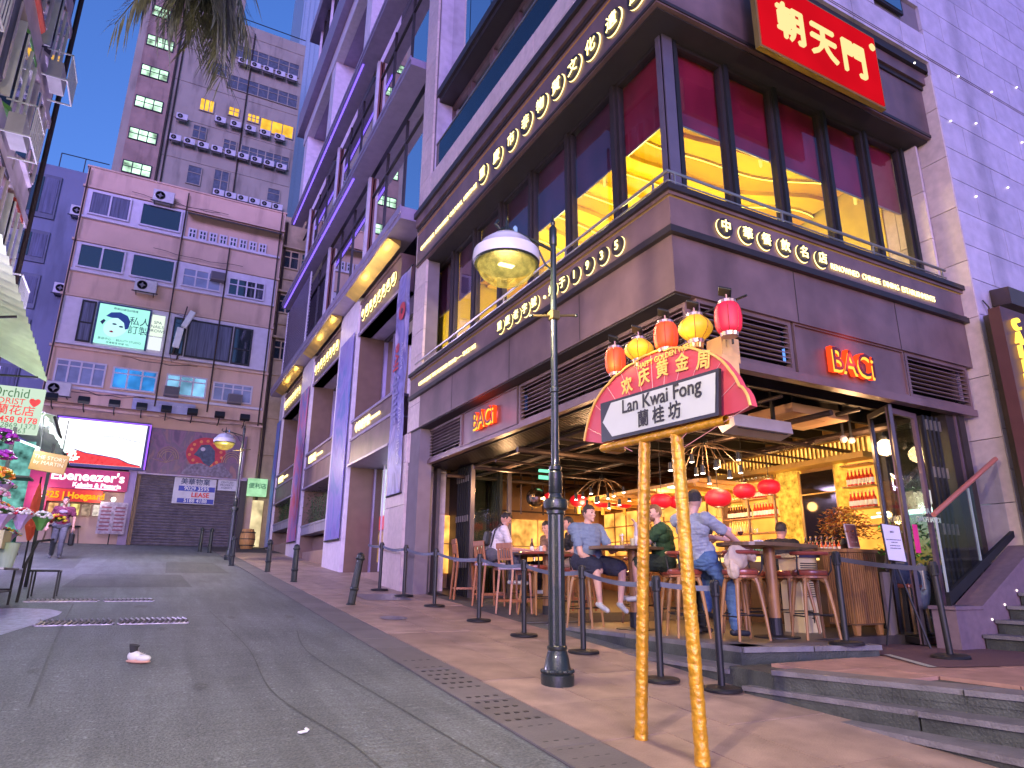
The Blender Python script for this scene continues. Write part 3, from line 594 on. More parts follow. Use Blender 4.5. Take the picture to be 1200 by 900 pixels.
# back bar: glowing niches, shelves, columns
obj('glow_panel', MB().box(10.02, 8.45, .46, 10.05, 9.68, 1.82).box(10.02, 6.56, .46, 10.05, 7.08, 1.95), emit('amber_backlight', (1, .36, .05), .30, .35, 2.2), bar)
obj('cornice_glow', MB().box(9.90, 6.56, 1.98, 10.04, 9.9, 2.22), emit('amber_cornice', (1, .50, .10), .30, .5, 6.), bar)
obj('cornice_beam', MB().box(9.60, 6.5, 1.86, 9.95, 9.95, 1.95), mat('gold_trim', (.50, .32, .10), .4, metal=.3), bar)
for i in range(40): obj('cornice_rib', MB().box(9.86, 6.6+.083*i, 1.97, 9.89, 6.63+.083*i, 2.22), mat('gold_trim', (.5, .32, .1), .4, metal=.3), bar)
for y0, y1 in ((8.02, 8.42), (7.08, 7.24)):
    obj('lit_column', MB().box(9.88, y0, F, 10.04, y1, 1.86), emit('gold_mosaic', (1, .46, .05), .20, .5, 12.), bar)
for z in (.84, 1.12, 1.46, 1.80):
    obj('shelf', MB().box(9.78, 8.45, z-.02, 10.02, 9.70, z), WOOD, bar); obj('shelf', MB().box(9.78, 6.56, z-.02, 10.02, 7.06, z), WOOD, bar)
for y in (8.44, 9.06, 9.70): obj('shelf_post', MB().box(9.78, y-.015, .46, 9.82, y+.015, 1.84), WOODD, bar)
obj('mirror_door', MB().box(9.95, 7.28, .5, 10.02, 8.0, 1.80), mat('dark_mirror', (.03, .022, .018), .08, metal=.6), bar)
obj('door_frame', MB().box(9.93, 7.26, .5, 9.95, 7.30, 1.84).box(9.93, 7.97, .5, 9.95, 8.01, 1.84).box(9.93, 7.3, 1.42, 9.95, 7.97, 1.44), mat('gold_trim', (.5, .32, .1), .4, metal=.3), bar)
bc = obj('bar_counter', MB().box(8.9, 6.9, F, 9.3, 10.2, .42).box(8.82, 6.85, .42, 9.4, 10.25, .47), WOODD, bar)
obj('counter_glow', MB().box(8.885, 6.95, .30, 8.9, 10.1, .38), emit('amber_strip', (1, .62, .18), .3), bc)
obj('back_counter', MB().box(9.6, 6.56, F, 10.04, 9.7, .46), WOODD, bar)
obj('under_glow', MB().box(9.59, 7.1, .05, 9.6, 9.6, .40), emit('cream_glow', (1, .72, .30), .22), bar)
# far wall panels behind the left table, self-glowing to imitate amber light
for x0, x1, z0, z1 in ((5.7, 6.5, .1, 1.35), (6.56, 7.36, .1, 1.35), (7.42, 8.22, .1, 1.35), (8.28, 9.08, .1, 1.35), (9.14, 9.95, .1, 1.35)):
    p = obj('glowing_wall_panel', MB().box(x0, 14.14, z0, x1, 14.2, z1), emit('amber_wall_glow', (1, .44, .09), .26, .6, 3.5), bar)
    obj('panel_line', MB().box(x0, 14.12, .72, x1, 14.14, .74), WOODD, p)
for i in range(9):
    y = 9.95+.45*i; nz = obj('wall_niche', MB().box(10.0, y, .55, 10.045, y+.34, 1.55), emit('amber_niche', (1, .40, .07), .26, .6, 3.), bar)
    for z in (.85, 1.2): obj('niche_shelf', MB().box(9.9, y, z, 10.0, y+.34, z+.02), WOODD, nz)
obj('timber_soffit', MB().box(8.2, 8.6, 1.62, 9.7, 13.6, 1.68), mat('amber_wood', (.62, .34, .10), .4, var=.3, scale=5), bar)
for i in range(10): obj('soffit_lamella', MB().box(8.2, 8.7+.5*i, 1.56, 9.7, 8.74+.5*i, 1.62), mat('amber_wood', (.62, .34, .10), .4, var=.3, scale=5), bar)
obj('counter', MB().box(6.2, 13.2, -.4, 9.4, 13.6, .35), WOODD, bar)
for i in range(12):
    t = thing('liquor_bottle', ORD[i]+' bottle from the left on the far counter behind the left table', 'bottle', (6.4+.25*i, 13.3, .35), group='bottles on the far counter')
    obj('body', MB().lathe([(.035, 0), (.038, .16), (.014, .23), (.013, .30)], (6.4+.25*i, 13.3, .35), 8), mat('bottle_mix%d' % (i % 3), ((.25, .05, .02), (.05, .12, .05), (.4, .3, .15))[i % 3], .15), t, smooth=True)
# bottles along the back bar
def bottle_proto(name, label, c, cap, lab, h=.26):
    t = thing(name, label, 'bottle', (0, 0, 0)); k = h/.26
    obj('body', MB().lathe([(.034*k, 0), (.037*k, .01), (.037*k, .14*k), (.014*k, .19*k), (.013*k, .235*k)], seg=10), c, t, smooth=True)
    obj('cap', MB().lathe([(.015*k, .235*k), (.015*k, .26*k)], seg=8), cap, t)
    if lab: obj('bottle_label', MB().lathe([(.0385*k, .035*k), (.0385*k, .11*k)], seg=10, cap=False), lab, t)
    return t
BRED = mat('bottle_red', (.55, .05, .02), .15, coat=.5); BGRN = mat('bottle_green', (.05, .22, .05), .12, coat=.5); BYEL = mat('bottle_clear_yellow', (.55, .42, .10), .12, coat=.5); BDRK = mat('bottle_dark', (.05, .015, .012), .12, coat=.5); BORG = mat('bottle_orange', (.7, .12, .02), .2); BBLU = mat('bottle_blue', (.02, .04, .35), .12, coat=.5)
rows = [  # z, y positions, material, label text, group
 (1.46, [8.50+.068*i for i in range(8)], BRED, 'red bottle with white label, upper shelf of the wide niche'),
 (1.12, [8.50+.068*i for i in range(8)], BRED, 'red bottle with white label, middle shelf, right bay of wide niche'),
 (1.12, [9.10+.064*i for i in range(9)], BDRK, 'dark bottle, middle shelf, left bay of wide niche'),
 (1.46, [9.10+.064*i for i in range(9)], BYEL, 'pale bottle, upper shelf, left bay of wide niche'),
 (1.80, [8.50+.095*i for i in range(12)], BYEL, 'pale bottle on the topmost shelf of the wide niche'),
 (.84, [9.10+.064*i for i in range(9)], BYEL, 'yellowish bottle on the lowest shelf of the wide niche'),
 (.46, [8.70+.066*i for i in range(8)], BGRN, 'green bottle standing on the back counter'),
 (.46, [8.50+.09*i for i in range(2)], BBLU, 'blue bottle at the right end of the back counter row'),
 (.46, [9.25+.08*i for i in range(5)], BYEL, 'clear bottle on the back counter behind the wine glass'),
 (1.46, [6.60+.066*i for i in range(7)], BRED, 'red labelled bottle, upper shelf of the narrow right niche'),
 (1.12, [6.60+.066*i for i in range(7)], BRED, 'red labelled bottle, middle shelf of the narrow right niche'),
 (.52, [7.36+.105*i for i in range(6)], BDRK, 'dark bottle standing before the mirrored door'),
 (.46, [7.20+.08*i for i in range(8)], BORG, 'short orange bottle in the row below the mirrored door')]
CAPG = mat('cap_gold', (.6, .42, .15), .3, metal=.6); LABW = mat('label_white', (.75, .72, .62), .6)
for z, ylist, m_, lab in rows:
    pr = bottle_proto('liquor_bottle', lab, m_, CAPG, LABW if m_ in (BRED, BDRK, BORG) else None, .26 if z != .46 or m_ is not BORG else .17)
    for i, y in enumerate(ylist):
        o = pr if i == 0 else copy_tree(pr); x = 9.88 if m_ is not BORG else 9.72
        if z == .52: x = 9.8; z_ = .46
        else: z_ = z
        place(o, (x, y, z_), 0, ORD[len(ylist)-1-i]+' from left: '+lab, lab.replace('bottle', 'bottles', 1))
for y in (8.3, 9.4, 11, 12.6): plight('back_bar_lamp', (9.3, y, 1.3), 3.5, (1, .55, .16), .08)
plight('counter_lamp', (9.45, 7.5, 1.5), 1.2, (1, .55, .16), .08)
for x, y, z, e in ((6.0, 6.4, 1.9, 6.), (7.6, 7.4, 1.7, 8.), (6.3, 9., 1.9, 6.), (6.0, 11.5, 1.8, 8.), (8.4, 9.5, 1.6, 7.), (8.0, 11.8, 1.5, 8.), (8.6, 5.9, 1.8, 6.)):
    plight('room_fill', (x, y, z), e, (1, .56, .26), .12)  # bare fill lights added to brighten the bar, no fitting
# folding doors
def leaf(parent, a, c, z0, z1, name='door_leaf', m_=BRONZED, th=.045, w=.07, g=True):
    """framed glass leaf between plan points a and c"""
    a, c = Vector((*a, 0)), Vector((*c, 0)); d = (c-a).normalized(); n_ = Vector((-d.y, d.x, 0))*th; L = (c-a).length
    b = MB()
    def seg(u0, u1, za, zb):
        p0 = a+d*u0; p1 = a+d*u1; b.prism([(p0.x, p0.y, za), (p1.x, p1.y, za), (p1.x, p1.y, zb), (p0.x, p0.y, zb)], n_)
    seg(0, w, z0, z1); seg(L-w, L, z0, z1); seg(w, L-w, z0, z0+w); seg(w, L-w, z1-w, z1)
    f = obj(name, b, m_, parent)
    if g:
        p0 = a+d*w+n_*.4; p1 = a+d*(L-w)+n_*.4; obj('pane', MB().prism([(p0.x, p0.y, z0+w), (p1.x, p1.y, z0+w), (p1.x, p1.y, z1-w), (p0.x, p0.y, z1-w)], n_*.15), GLASSC, f)
    return f
fd = thing('folding_doors', 'stack of dark folding glass doors parked at the left end of the bar front', 'folding door', (5.6, 12.8, -.4))
FM = mat('door_frame_grey', (.10, .085, .10), .4, metal=.4)
leaf(fd, (5.62, 12.32), (6.55, 12.32), -.38, 2.22, m_=FM, w=.09)
for i in range(6):
    l_ = leaf(fd, (5.62, 12.42+.11*i), (6.4, 12.44+.11*i), -.38, 2.22, m_=BLACK)
    for z in (.2, 1.1, 1.9): obj('hinge', MB().box(5.60, 12.42+.11*i, z, 5.62, 12.46+.11*i, z+.12), RAIL, l_)
obj('jamb', MB().box(5.28, 13.3, -.35, 5.36, 13.5, 2.3).box(5.02, 13.1, -.35, 5.1, 13.5, 2.3), FM, fd)
f2 = thing('folding_doors', 'open glass door leaves with mirrored address lettering at the right of the bar', 'folding door', (8.4, 5.4, -.7))
FP = mat('door_frame_plum', (.16, .10, .12), .4, metal=.35)
l1 = leaf(f2, (8.70, 5.75), (8.37, 5.22), -.72, 2.25, m_=BRONZED, w=.07); l2 = leaf(f2, (8.40, 5.24), (9.10, 5.30), -.72, 2.22, m_=FP, w=.075)
for i in range(4):
    leaf(f2, (9.18+.10*i, 5.24), (9.24+.10*i, 5.95), -.7, 2.2, m_=BLACK)
    for z in (.6, 1.35, 2.0): obj('hinge', MB().box(9.18+.1*i, 5.22, z, 9.20+.1*i, 5.24, z+.14), RAIL, f2)
obj('jamb', MB().box(9.62, 5.2, -.7, 9.80, 5.4, 2.3).box(9.84, 5.15, -.7, 9.98, 5.3, 2.3), BRONZED, f2); obj('jamb', MB().box(9.80, 5.18, -.7, 9.84, 5.38, 2.3), FP, f2)
LP = mat('door_lettering', (.75, .85, .55), .5); MX = (Vector((-1, 0, 0)), Vector((0, 0, 1)))
lettering('lettering', '1', .26, (8.98, 5.215, 1.06), MX, LP, l2, .002); lettering('lettering', 'LAN', .10, (8.86, 5.215, .88), MX, LP, l2, .002, .002); lettering('lettering', 'KWAI FONG', .09, (8.86, 5.215, .77), MX, LP, l2, .002, .002)
lettering('lettering', 'KWAI FO', .09, (8.50, 5.44, .78), (Vector((.53, .85, 0)).normalized(), Vector((0, 0, 1))), LP, l1, .002, .002)
obj('sticker', MB().box(8.50, 5.222, .35, 8.60, 5.228, .70), mat('pink_sticker', (.8, .04, .22), .5), l2)
obj('pull_handle', MB().tube([(8.46, 5.2, -.1), (8.46, 5.16, -.08), (8.46, 5.16, .14), (8.46, 5.2, .16)], .012, 6), RAIL, l2)
# plants behind the far glass
pl = thing('plant_wall', 'brightly lit green plants behind the open glass door', 'plants', (9.8, 6.0, .2))
LG = mat('leaf_lit_green', (.10, .42, .06), .5, var=.4, scale=9); b = MB(); random.seed(5)
for i in range(260):
    p = (random.uniform(9.5, 9.85), random.uniform(5.5, 6.45), random.uniform(.1, .85)); b.leaf(p, (random.uniform(-1, 0), random.uniform(-1, 1), random.uniform(-.3, 1)), random.uniform(.08, .16), .05)
obj('foliage', b, LG, pl)['kind'] = 'stuff'; obj('light_tubes', MB().tube([(9.6, 5.5, .95), (9.6, 6.5, .93)], .015, 6).tube([(9.75, 5.5, .99), (9.75, 6.5, 1.0)], .015, 6), emit('cool_tube', (.6, 1, .9), .6), pl)
obj('trough', MB().box(9.45, 5.5, -.7, 9.95, 6.5, .12), BLACK, pl); plight('plant_lamp', (9.5, 6.0, .9), .8, (.8, 1, .85), .05)
# ---- ceiling equipment
ac = thing('ceiling_cassette', 'square ceiling air conditioner with warm brown underside', 'air conditioner', (7.9, 6.25, 2.28))
obj('housing', MB().box(7.32, 5.86, 2.16, 8.45, 6.62, 2.28), mat('cassette_plate', (.42, .24, .14), .5), ac); obj('grille', MB().box(7.6, 6.05, 2.152, 8.2, 6.45, 2.16), mat('cassette_grille', (.36, .20, .11), .6), ac)
for x in (7.4, 8.37): obj('hanger', MB().box(x, 5.9, 2.28, x+.04, 5.94, 2.5), BLACK, ac)
a2 = thing('air_curtain', 'long white air curtain unit hanging under the dark ceiling', 'air curtain', (6.8, 6.0, 1.9))
obj('casing', MB().prism([(6.28, 5.9, 1.86), (6.28, 6.12, 1.80), (6.28, 6.2, 1.92), (6.28, 6.12, 2.06), (6.28, 5.92, 2.02)], (1.05, 0, 0)), mat('aged_white', (.34, .29, .29), .5), a2)
obj('slot', MB().box(6.36, 5.925, 1.842, 7.25, 5.935, 1.856), BLACK, a2); obj('bracket', MB().box(6.5, 6.0, 2.05, 6.54, 6.04, 2.5).box(7.1, 6.0, 2.05, 7.14, 6.04, 2.5), BLACK, a2)
for x in (8.62, 8.8):
    t = thing('ceiling_camera', 'grey dome camera under the ceiling, %s of the pair near the doors' % ('left' if x < 8.7 else 'right'), 'camera', (x, 6.1, 1.98)); obj('dome', MB().ball((x, 6.1, 1.96), .055, 2), mat('cam_grey', (.4, .38, .36), .3), t, smooth=True); obj('stem', MB().tube([(x, 6.1, 2.0), (x, 6.1, 2.3)], .02, 8), BLACK, t)
def chandelier(c, label, n=12, R=.55, drop=.42):
    t = thing('chandelier', label, 'chandelier', c); x, y, z = c
    obj('hub', MB().lathe([(.05, .05), (.06, 0), (.03, -.04)], c, 10), BLACK, t); obj('stem', MB().tube([(x, y, z), (x, y, 2.5)], .012, 6), BLACK, t)
    for i in range(n):
        a = 2*pi*i/n+.2; r = R*(.6+.4*(i % 2)); e = (x+r*cos(a), y+r*sin(a), z-drop*(.8+.25*((i*5) % 3)))
        arm = obj('arm', MB().tube([(x, y, z), ((x+e[0])/2, (y+e[1])/2, z-.08), (e[0], e[1], e[2]+.1)], .007, 5), mat('brass_arm', (.35, .22, .12), .35, metal=.7), t)
        sp = obj('spot_shade', MB().lathe([(.018, .12), (.03, .11), (.034, 0)], e, 10), BLACK, t)
        obj('bulb', MB().lathe([(.028, .004), (.028, -.004)], e, 10), emit('spot_bulb', (1, .85, .65), 7.), sp)
    plight('chandelier_lamp', (x, y, z-drop-.25), 2.2, (1, .72, .42), .2)
chandelier((7.15, 7.35, 1.98), 'spider chandelier with black spotlights above the nearest table')
chandelier((7.9, 11.0, 1.95), 'spider chandelier with black spotlights behind the blue shirted man')
db = thing('disco_ball', 'mirrored disco ball hanging left of the lamp post inside the bar', 'disco ball', (6.94, 12., 1.6))
bm_ = MB().lathe([(.20*sin(pi*i/12), .20*cos(pi*i/12)) for i in range(13)], (6.94, 12, 1.6), 20, cap=False)
obj('ball', bm_, mat('mirror_tiles', (.75, .6, .45), .08, metal=1.), db); obj('cord', MB().tube([(6.94, 12, 1.8), (6.94, 12, 2.5)], .006, 5), BLACK, db)
ex = thing('exit_sign', 'small green lit exit sign left of the lamp post', 'exit sign', (7.2, 12, 2.1))
obj('box', MB().box(7.04, 12.0, 2.0, 7.38, 12.06, 2.2), emit('exit_green', (.25, 1, .6), .2), ex); lettering('exit_text', 'EXIT 出口', .09, (7.21, 11.995, 2.1), LY, WHITE, ex, .002)
# ---- red lanterns inside
LR = translucent('red_lantern_cloth', (.50, .006, .012), .16)
def lantern(loc, r, label, group):
    x, y, z = loc; t = thing('red_lantern', label, 'lantern', loc, group=group)
    b = MB().lathe([(r*.35, r*.66)]+[(r*(max(.35, sin(pi*(i+.5)/10)**.75)), r*.66*cos(pi*(i+.5)/10)) for i in range(10)]+[(r*.35, -r*.66)], loc, 24, flute=.05)
    obj('shade', b, LR, t, smooth=True, ang=1.); obj('rim', MB().lathe([(r*.36, .0), (r*.36, r*.10)], (x, y, z+r*.62), 12).lathe([(r*.36, -r*.1), (r*.36, 0)], (x, y, z-r*.62), 12), CAPG, t)
    obj('tassel', MB().lathe([(r*.10, -r*.7), (r*.2, -r*.8), (r*.2, -r*1.45)], loc, 8), mat('tassel_gold', (.75, .42, .05), .6), t); obj('cord', MB().tube([(x, y, z+r*.6), (x, y, 2.4)], .005, 5), BLACK, t)
G1 = 'red lanterns hanging over the far tables'
for p, lab in (((7.35, 12, 1.62), 'red lantern peeking out left of the lamp post shaft'), ((7.99, 12, 1.60), 'red lantern with gold tassel just right of the lamp post'), ((8.61, 12, 1.61), 'middle red lantern above the blue shirted man'), ((9.18, 12, 1.63), 'red lantern right above the blue shirted man, left of the golden pole')): lantern(p, .19, lab, G1)
for p, r, lab in (((7.0, 8.2, 1.18), .17, 'red lantern between the two golden poles'), ((7.50, 7.5, 1.19), .20, 'red lantern with a long gold tassel right of the standing men'), ((8.06, 7.5, 1.33), .175, 'middle red lantern in front of the bottle shelves'), ((8.61, 7.5, 1.43), .18, 'rightmost red lantern in front of the bottle shelves'), ((7.25, 8.1, 1.17), .15, 'red lantern half hidden behind the man in black')): lantern(p, r, lab, 'red lanterns hanging near the back bar')
# ---------------------------------------------------------------- modern facade up the street (x = 4.67, y 13.66..31.9)
mf = thing('modern_building', 'modern facade of stone piers, gilded ledge and mirror glass up the street', 'building', (4.67, 22, .3))
CURT = glass('curtain_glass', (.25, .3, .4), 18., .015, dark=.92)
PIERM = mat('pier_stone', (.66, .57, .66), .45, var=.12, scale=5, bump=.1)
PURP = mat('purple_metal', (.30, .24, .36), .4, metal=.3, var=.12)
obj('wall', MB().box(5.95, 13.7, -.5, 7, 31.9, 40), BRONZED, mf)
piers = [(13.68, 14.95), (18.62, 20.75), (24.85, 26.9), (31.0, 31.9)]
for a, c in piers[1:]:
    zb = gz(a)-.1
    for z0, z1 in ((zb, zb+1.0), (zb+1.0, 2.0), (2.0, 3.2), (3.2, 4.4), (4.4, 5.6), (5.6, 6.8), (6.8, 8.1)):
        obj('pier_panel', MB().box(4.68, a, z0+.003, 5.9, c, z1-.003), PIERM, mf)
ends = [14.95, 18.62, 20.75, 24.85, 26.9, 31.0]
texts = [('中華飲食文化名店', '中華老字號'), ('非物質文化遺產館', '巴渝火鍋'), ('重慶美食推廣中心', '中華名店')]
for i in range(3):
    y0, y1 = ends[2*i], ends[2*i+1]
    ob = obj('bay_sign_band', MB().box(4.74, y0, 6.85, 5.1, y1, 7.85), BRONZE, mf)
    obj('band_cap', MB().box(4.70, y0, 7.85, 5.1, y1, 7.93), BRONZE, ob); obj('band_foot', MB().box(4.70, y0, 6.85, 5.8, y1, 6.93), PURP, ob)
    n = 8
    for j, ch in enumerate(texts[i][0]):
        yy = y1-.45-(y1-y0-.9)*j/(n-1)
        d = MB(); d.lathe([(.17, 0), (.17, .03)], (4.73, yy, 7.40), 20, axis=Matrix.Rotation(-pi/2, 3, 'Y')); d_ = obj('sign_disc', d, BRONZED, ob)
        h = MB(); h.add([(4.70, yy-.18*cos(a), 7.40+.18*sin(a)) for a in [-2.5+3.6*k/12 for k in range(13)]]+[(4.70, yy-(.18+.06*sin(pi*k/12))*cos(-2.5+3.6*k/12), 7.40+(.18+.06*sin(pi*k/12))*sin(-2.5+3.6*k/12)) for k in range(13)], [(k, k+1, 14+k, 13+k) for k in range(12)]); obj('halo_arc', h, SIGNY, d_)
        lettering('letter', ch, .27, (4.68, yy, 7.40), LX, SIGNY, d_, .006, .008)
    # window of the bay, recessed, bronze reveals
    w = obj('bay_window', MB().box(5.5, y0, 4.27, 5.6, y0+.1, 6.85).box(5.5, y1-.1, 4.27, 5.6, y1, 6.85).box(5.5, y0+.1, 6.75, 5.6, y1-.1, 6.85).box(5.45, y0, 4.2, 5.6, y1, 4.3), BRONZED, mf)
    nn = 4
    for j in range(nn):
        ya = y0+.12+(y1-y0-.24)*j/nn; yb = y0+.12+(y1-y0-.24)*(j+1)/nn
        obj('pane', MB().box(5.54, ya+.05, 4.3, 5.55, yb-.05, 6.75), GLASSD, w); obj('mullion', MB().box(5.49, yb-.05, 4.3, 5.58, yb+.05, 6.75), PURP, w)
    obj('reveal', MB().box(4.78, y1-.02, -.4, 5.9, y1, 6.85), mat('reveal_brown', (.17, .10, .07), .5, metal=.2), mf)
    # low sign band and panel
    lb = obj('low_sign_band', MB().box(4.74, y0, 3.72, 5.5, y1, 4.2), BRONZE, mf)
    obj('moulding', MB().box(4.69, y0, 4.2, 5.5, y1, 4.27), PURP, lb); obj('moulding', MB().box(4.69, y0, 3.68, 5.5, y1, 3.75), PURP, lb)
    ym = (y0+y1)/2
    for c0, c1 in ((y0, ym-.005), (ym+.005, y1)): obj('fascia_panel', MB().box(4.72, c0, 3.02, 5.5, c1, 3.68), BRONZE, mf)
    obj('fascia_foot', MB().box(4.66, y0, 2.96, 5.8, y1, 3.02), PURP, mf)
    s_ = texts[i][1]; yc = y1-.55
    lettering('letters', s_, .28, (4.72, yc-.55, 3.97), LX, SIGNY, lb, .01, .012); lettering('letters', 'SICHUAN HERITAGE', .09, (4.72, yc-1.7, 3.97), LX, SIGNY, lb, .01, .006)
# gilded ledge: box with warm-lit underside
obj('gold_ledge', MB().box(4.25, 13.7, 8.16, 4.9, 32.3, 8.48).box(4.22, 13.68, 8.30, 4.25, 32.3, 8.50), PURP, mf)
GOLD = mat('gilded_soffit', (.55, .38, .12), .35, metal=.6, var=.3, scale=2)
for i in range(3):
    y0, y1 = ends[2*i]-.2, ends[2*i+1]+.2; obj('gilded_soffit', MB().prism([(4.28, y0, 8.15), (4.62, y0, 7.98), (4.62, y0, 8.15)], (0, y1-y0, 0)), GOLD, mf)
    for k in range(2): plight('ledge_uplight', (4.30, y0+.8+2.0*k, 7.86), .9, (1, .72, .22), .05)
ledge = lambda z, x0=4.3: obj('ledge', MB().box(x0, 13.75, z+.16, 4.86, 32.2, z+.38).box(x0-.03, 13.75, z+.30, x0, 32.2, z+.42), PURP, mf)
for z in (12.45, 17.0): ledge(z)
LEDV = emit('violet_led', (.22, .12, 1), .3)
for z in (12.44, 16.99): obj('led_strip', MB().box(4.36, 19.5, z+.13, 4.42, 32., z+.16), LEDV, mf)
# curtain wall, two storeys between the ledges
for z0, z1 in ((8.5, 12.45), (12.9, 17.0)):
    y = 13.75; k = 0
    while y < 31.5:
        w_ = 1.75 if k % 3 else 1.95; m_ = obj('curtain_pane', MB().box(4.92, y+.02, z0, 4.94, min(y+w_, 31.8)-.02, z1), CURT, mf)
        obj('fin', MB().box(4.80 if k % 3 == 0 else 4.88, y-.02, z0, 4.95, y+.03, z1), BRONZED, m_)
        if k % 3 == 2: obj('pilaster', MB().box(4.76, y+w_-.28, z0, 4.84, y+w_-.12, z1), PIERM, mf); obj('pilaster_side', MB().box(4.84, y+w_-.28, z0, 4.9, y+w_-.10, z1), mat('rust_side', (.18, .06, .05), .5), mf)
        obj('transom', MB().box(4.88, y+.05, z1-.75, 4.93, min(y+w_, 31.8), z1-.70), BRONZED, m_)
        y += w_; k += 1
# louvred screen at the far lower end of the curtain wall
sc = obj('louvre_screen', MB().box(4.55, 26.6, 8.6, 4.60, 26.7, 12.3).box(4.55, 31.8, 8.6, 4.60, 31.9, 12.3), PIERM, mf)
for i in range(26): obj('slat', MB().box(4.58, 26.7, 8.7+.14*i, 4.66, 31.8, 8.76+.14*i), PURP, sc)
# open loggia and upper storeys
for a, c in ((13.9, 14.8), (19.4, 20.2), (25.2, 26.0), (31.1, 31.9)):
    for q in range(4): obj('loggia_pier', MB().box(4.5, a, 17.4+1.1*q+.003, 5.6, c, 18.5+1.1*q), PIERM, mf)
obj('loggia_beam', MB().box(4.45, 13.75, 21.8, 5.7, 32.1, 22.6), PIERM, mf); obj('loggia_ceiling', MB().box(4.8, 13.75, 21.76, 7, 32, 21.8), PURP, mf)
obj('top_ledge', MB().box(4.15, 13.75, 22.6, 4.9, 32.6, 24.0), PURP, mf); obj('loggia_back', MB().box(5.6, 13.75, 17.4, 5.7, 32, 21.8), SOFF, mf)
for i in range(22):
    y = 13.9+.82*i; obj('upper_fin', MB().box(4.6, y, 24.0, 4.95, y+.12, 34), BRONZED if i % 3 else PIERM, mf)
obj('upper_glass', MB().box(4.97, 13.75, 24.0, 5.0, 31.9, 34), CURT, mf); obj('upper_ledge', MB().box(4.2, 13.75, 28.5, 5, 32.2, 29.3), PURP, mf)
# street-level openings of the bays
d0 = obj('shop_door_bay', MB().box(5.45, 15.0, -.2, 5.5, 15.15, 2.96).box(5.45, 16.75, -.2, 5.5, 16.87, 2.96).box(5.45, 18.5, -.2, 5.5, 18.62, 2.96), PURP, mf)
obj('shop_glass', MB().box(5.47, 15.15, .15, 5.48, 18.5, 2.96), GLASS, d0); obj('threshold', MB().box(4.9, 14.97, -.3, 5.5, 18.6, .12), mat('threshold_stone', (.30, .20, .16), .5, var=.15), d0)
refl_panel = obj('screen_reflection', MB().box(5.62, 15.3, 1.5, 5.64, 18.3, 2.9), emit('reflection_white', (.85, .88, 1), .22, .3, 2.), d0); obj('reflection_red', MB().box(5.60, 15.3, 1.25, 5.615, 18.3, 1.62), emit('reflection_red', (1, .06, .08), .2, .3, 6.), d0); obj('reflection_base', MB().box(5.60, 15.3, .4, 5.62, 18.3, 1.2), emit('reflection_amber', (1, .5, .15), .09, .8, 4.), d0)  # glowing panels added to imitate the video screen's reflection in the door glass
for y in (15.9, 17.6): obj('glazing_bar', MB().box(5.44, y, .15, 5.47, y+.06, 2.96), PIERM, d0)
SHRUB = mat('shrub_leaf', (.06, .11, .035), .6, var=.5, scale=12)
for i in (1, 2):
    y0, y1 = ends[2*i], ends[2*i+1]; zg = gz(y0)
    obj('low_wall', MB().box(4.9, y0, zg-.3, 5.5, y1, zg+.55), mat('threshold_stone', (.30, .20, .16), .5, var=.15), mf)
    obj('basement_window', MB().box(5.2, y0+.1, zg+.55, 5.22, y1-.1, zg+1.05), GLASSD, mf)
    obj('shop_glass', MB().box(5.45, y0+.05, zg+1.05, 5.46, y1-.05, 2.96), GLASSD, mf)
    for j, (ya, yb) in enumerate(((y0+.02, (y0+y1)/2-.03), ((y0+y1)/2+.03, y1-.02))):
        p = thing('planter_box', '%s of the grey planter boxes in the %s bay of the modern facade' % (('right one', 'left one')[j], ('middle', 'farthest')[i-1]), 'planter', (4.9, (ya+yb)/2, 1.2), group='planter boxes in the facade bays')
        zt = zg+1.45 if i == 1 else zg+1.42
        obj('box', MB().box(4.78, ya, zt-.33, 5.2, yb, zt-.06).box(4.75, ya-.01, zt-.06, 5.22, yb+.01, zt), mat('planter_grey', (.26, .24, .30), .5, var=.15), p)
        b = MB(); random.seed(i*7+j)
        for q in range(420):
            a = random.uniform(0, 2*pi); yy = random.uniform(ya+.1, yb-.1); hgt = random.random()**1.3*1.25
            b.leaf((5.0+random.gauss(0, .13), yy+random.gauss(0, .1), zt+hgt*(.6+.4*sin(yy*4)**2)), (cos(a), sin(a), random.uniform(-.2, .9)), random.uniform(.07, .13), .035)
        for q in range(14): yy = random.uniform(ya+.1, yb-.1); b.tube([(5, yy, zt), (5+random.gauss(0, .1), yy+random.gauss(0, .12), zt+.9)], .008, 4)
        obj('foliage', b, SHRUB, p)['kind'] = 'stuff'
# banners on the piers
def banner_mat(name, cols, seed=0.):
    m = bpy.data.materials.new(name); m.use_nodes = True; n = m.node_tree.nodes; l = m.node_tree.links; b = n['Principled BSDF']; b.inputs['Roughness'].default_value = .45
    g = n.new('ShaderNodeNewGeometry'); mp = n.new('ShaderNodeMapping'); mp.inputs['Scale'].default_value = (1, .7, .45); mp.inputs['Location'].default_value = (seed, seed, 0); l.new(g.outputs['Position'], mp.inputs[0])
    t = n.new('ShaderNodeTexNoise'); t.inputs['Scale'].default_value = 2.2; t.inputs['Detail'].default_value = 3; t.inputs['Distortion'].default_value = 1.2; l.new(mp.outputs[0], t.inputs[0])
    r = n.new('ShaderNodeValToRGB'); r.color_ramp.elements[0].position = .33; r.color_ramp.elements[1].position = .68
    r.color_ramp.elements[0].color = (*cols[0], 1); r.color_ramp.elements[1].color = (*cols[-1], 1)
    for i, c in enumerate(cols[1:-1]): e = r.color_ramp.elements.new(.33+.35*(i+1)/(len(cols)-1)); e.color = (*c, 1)
    l.new(t.outputs[0], r.inputs[0]); l.new(r.outputs[0], b.inputs['Base Color']); return m
bn = thing('street_banner', 'tall dark printed banner reading simply live on the nearest stone pier', 'banner', (4.6, 14.3, 1.75))
